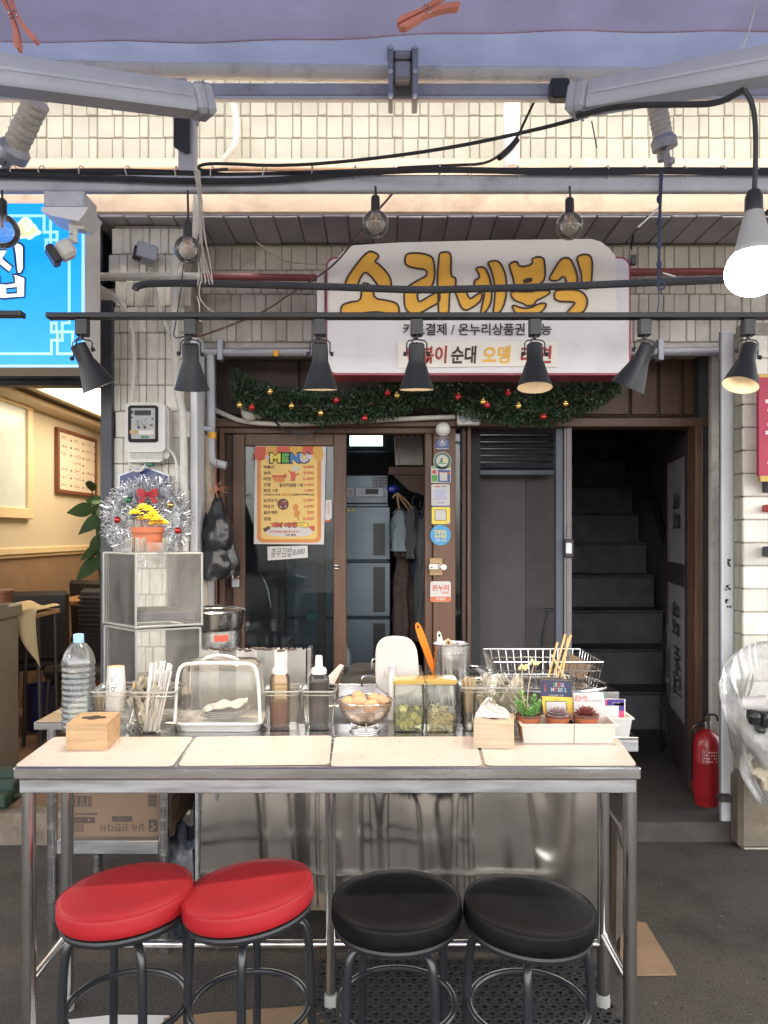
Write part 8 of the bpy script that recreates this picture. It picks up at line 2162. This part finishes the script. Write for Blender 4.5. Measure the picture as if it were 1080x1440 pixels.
# steel tray behind cylinder, wire basket, skewers
t = thing('serving_pan', 'shallow steel pan with rolled rim behind the jars', 'pan', (PX(640, 2.95), 2.95, cz))
q = [Vector((PX(598, 2.85), 2.86, cz)), Vector((PX(690, 2.85), 2.86, cz)), Vector((PX(684, 3.15), 3.15, cz)), Vector((PX(606, 3.15), 3.15, cz))]
zs_ = PZ(952, 2.9) - cz
loft([q, [v + Vector((0, 0, zs_)) for v in q]], True, False).build('body', M['steel'], t); MB().tube([v + Vector((0, 0, zs_)) for v in chaikin(q, 2)], .006, 8, True).build('rim', M['chrome'], t)
t = thing('wire_basket', 'open chrome wire basket at the right rear of the counter', 'basket', (PX(770, 2.85), 2.9, cz))
bt = [P(693, 931, 2.80), P(846, 937, 2.80), P(833, 921, 3.10), P(703, 925, 3.10)]
zt_ = PZ(928, 2.85)
X0, X1, Y0, Y1 = PX(695, 2.80), PX(848, 2.80), 2.80, 3.12
topq = [Vector((X0, Y0, zt_)), Vector((X1, Y0, zt_)), Vector((X1, Y1, zt_)), Vector((X0, Y1, zt_))]; botq = [Vector((X0 + .02, Y0 + .02, zt_ - .10)), Vector((X1 - .02, Y0 + .02, zt_ - .10)), Vector((X1 - .02, Y1 - .02, zt_ - .10)), Vector((X0 + .02, Y1 - .02, zt_ - .10))]
MB().tube(chaikin(topq, 2) if False else topq, .0035, 8, True).build('rim', M['chrome'], t)
g = MB(); g.tube([a.lerp(b, .33) for a, b in zip(topq, botq)], .0022, 6, True); g.tube(botq, .0022, 6, True)
for i in range(4):
    a0, a1, b0, b1 = topq[i], topq[(i + 1) % 4], botq[i], botq[(i + 1) % 4]; n = 13 if i % 2 == 0 else 8
    for k in range(n): g.tube([a0.lerp(a1, k / n), b0.lerp(b1, k / n)], .0014, 5)
for k in range(1, 10): g.tube([botq[0].lerp(botq[1], k / 10), botq[3].lerp(botq[2], k / 10)], .0014, 5)
g.build('wires', M['chrome'], t)['kind'] = 'stuff'
t = thing('steel_tray', 'flat steel tray under the chrome wire basket', 'tray', (PX(780, 2.85), 2.9, cz))
X0, X1 = PX(690, 2.80), PX(868, 2.80); q = [Vector((X0, 2.78, cz + .03)), Vector((X1, 2.78, cz + .03)), Vector((X1 - .02, 3.14, cz + .03)), Vector((X0, 3.14, cz + .03))]
h1 = zt_ - .105 - cz - .03
loft([q, [v + Vector((0, 0, h1)) for v in q]]).build('body', M['steel'], t); MB().tube([v + Vector((0, 0, h1)) for v in chaikin(q, 2)], .006, 8, True).build('rim', M['chrome'], t)
M['skewer'] = mat('bamboo_stick', (.55, .33, .13), .55, var=.12)
for (xa_, ya_, xb_, yb_, m, lab) in ((779, 950, 795, 892, 'skewer', 'tallest bamboo skewer on the left of the cluster'), (784, 952, 803, 893, 'skewer', 'bamboo skewer reaching highest on the right'), (771, 952, 784, 903, 'skewer', 'shorter bamboo skewer at the left of the cluster'), (790, 952, 799, 897, 'skewer', 'bamboo skewer in the middle of the cluster'), (775, 921, 795, 955, 'pine2', 'pale flat stick crossing the bamboo skewers')):
    d_ = 2.74 if m == 'skewer' else 2.72
    single(MB().tube([P(xa_, ya_, d_), P(xb_, yb_, d_ + (.03 if m == 'skewer' else 0))], .0042, 7), 'skewer' if m == 'skewer' else 'flat_stick', M[m], lab, 'skewer' if m == 'skewer' else 'stick', 'sticks standing by the wire basket')
c = Vector((PX(784, 2.745), 2.745, cz)); t = thing('stick_cup', 'clear cup holding the bamboo skewers behind the cards', 'cup', c)
MB().lathe([(0, .001), (.032, .001), (.038, .16), (.036, .16), (.030, .004), (0, .004)], c, 20).build('wall', M['clearbin'], t)
g = MB().box(P(812, 938, 3.0), (.09, .01, .07), (0, .5, 0)); single(g, 'card_scrap', M['card'], 'brown card scrap inside the wire basket', 'cardboard')
c = Vector((PX(695, 2.72), 2.72, cz)); t = thing('small_kettle', 'small steel cup behind the toothpicks', 'cup', c)
MB().lathe([(0, .001), (.03, .001), (.034, .09), (.036, .092), (.032, .092), (.028, .004), (0, .004)], c + Vector((-.045, .02, .05)), 24).build('wall', M['chrome'], t)
MB().lathe([(0, 0), (.034, 0), (.034, .05), (0, .05)], c + Vector((-.045, .02, 0)), 20).build('stand', M['darkmetal'], t)
t.name = 'steel_cup'
# box under left: table rear extension where bottle and tubs stand
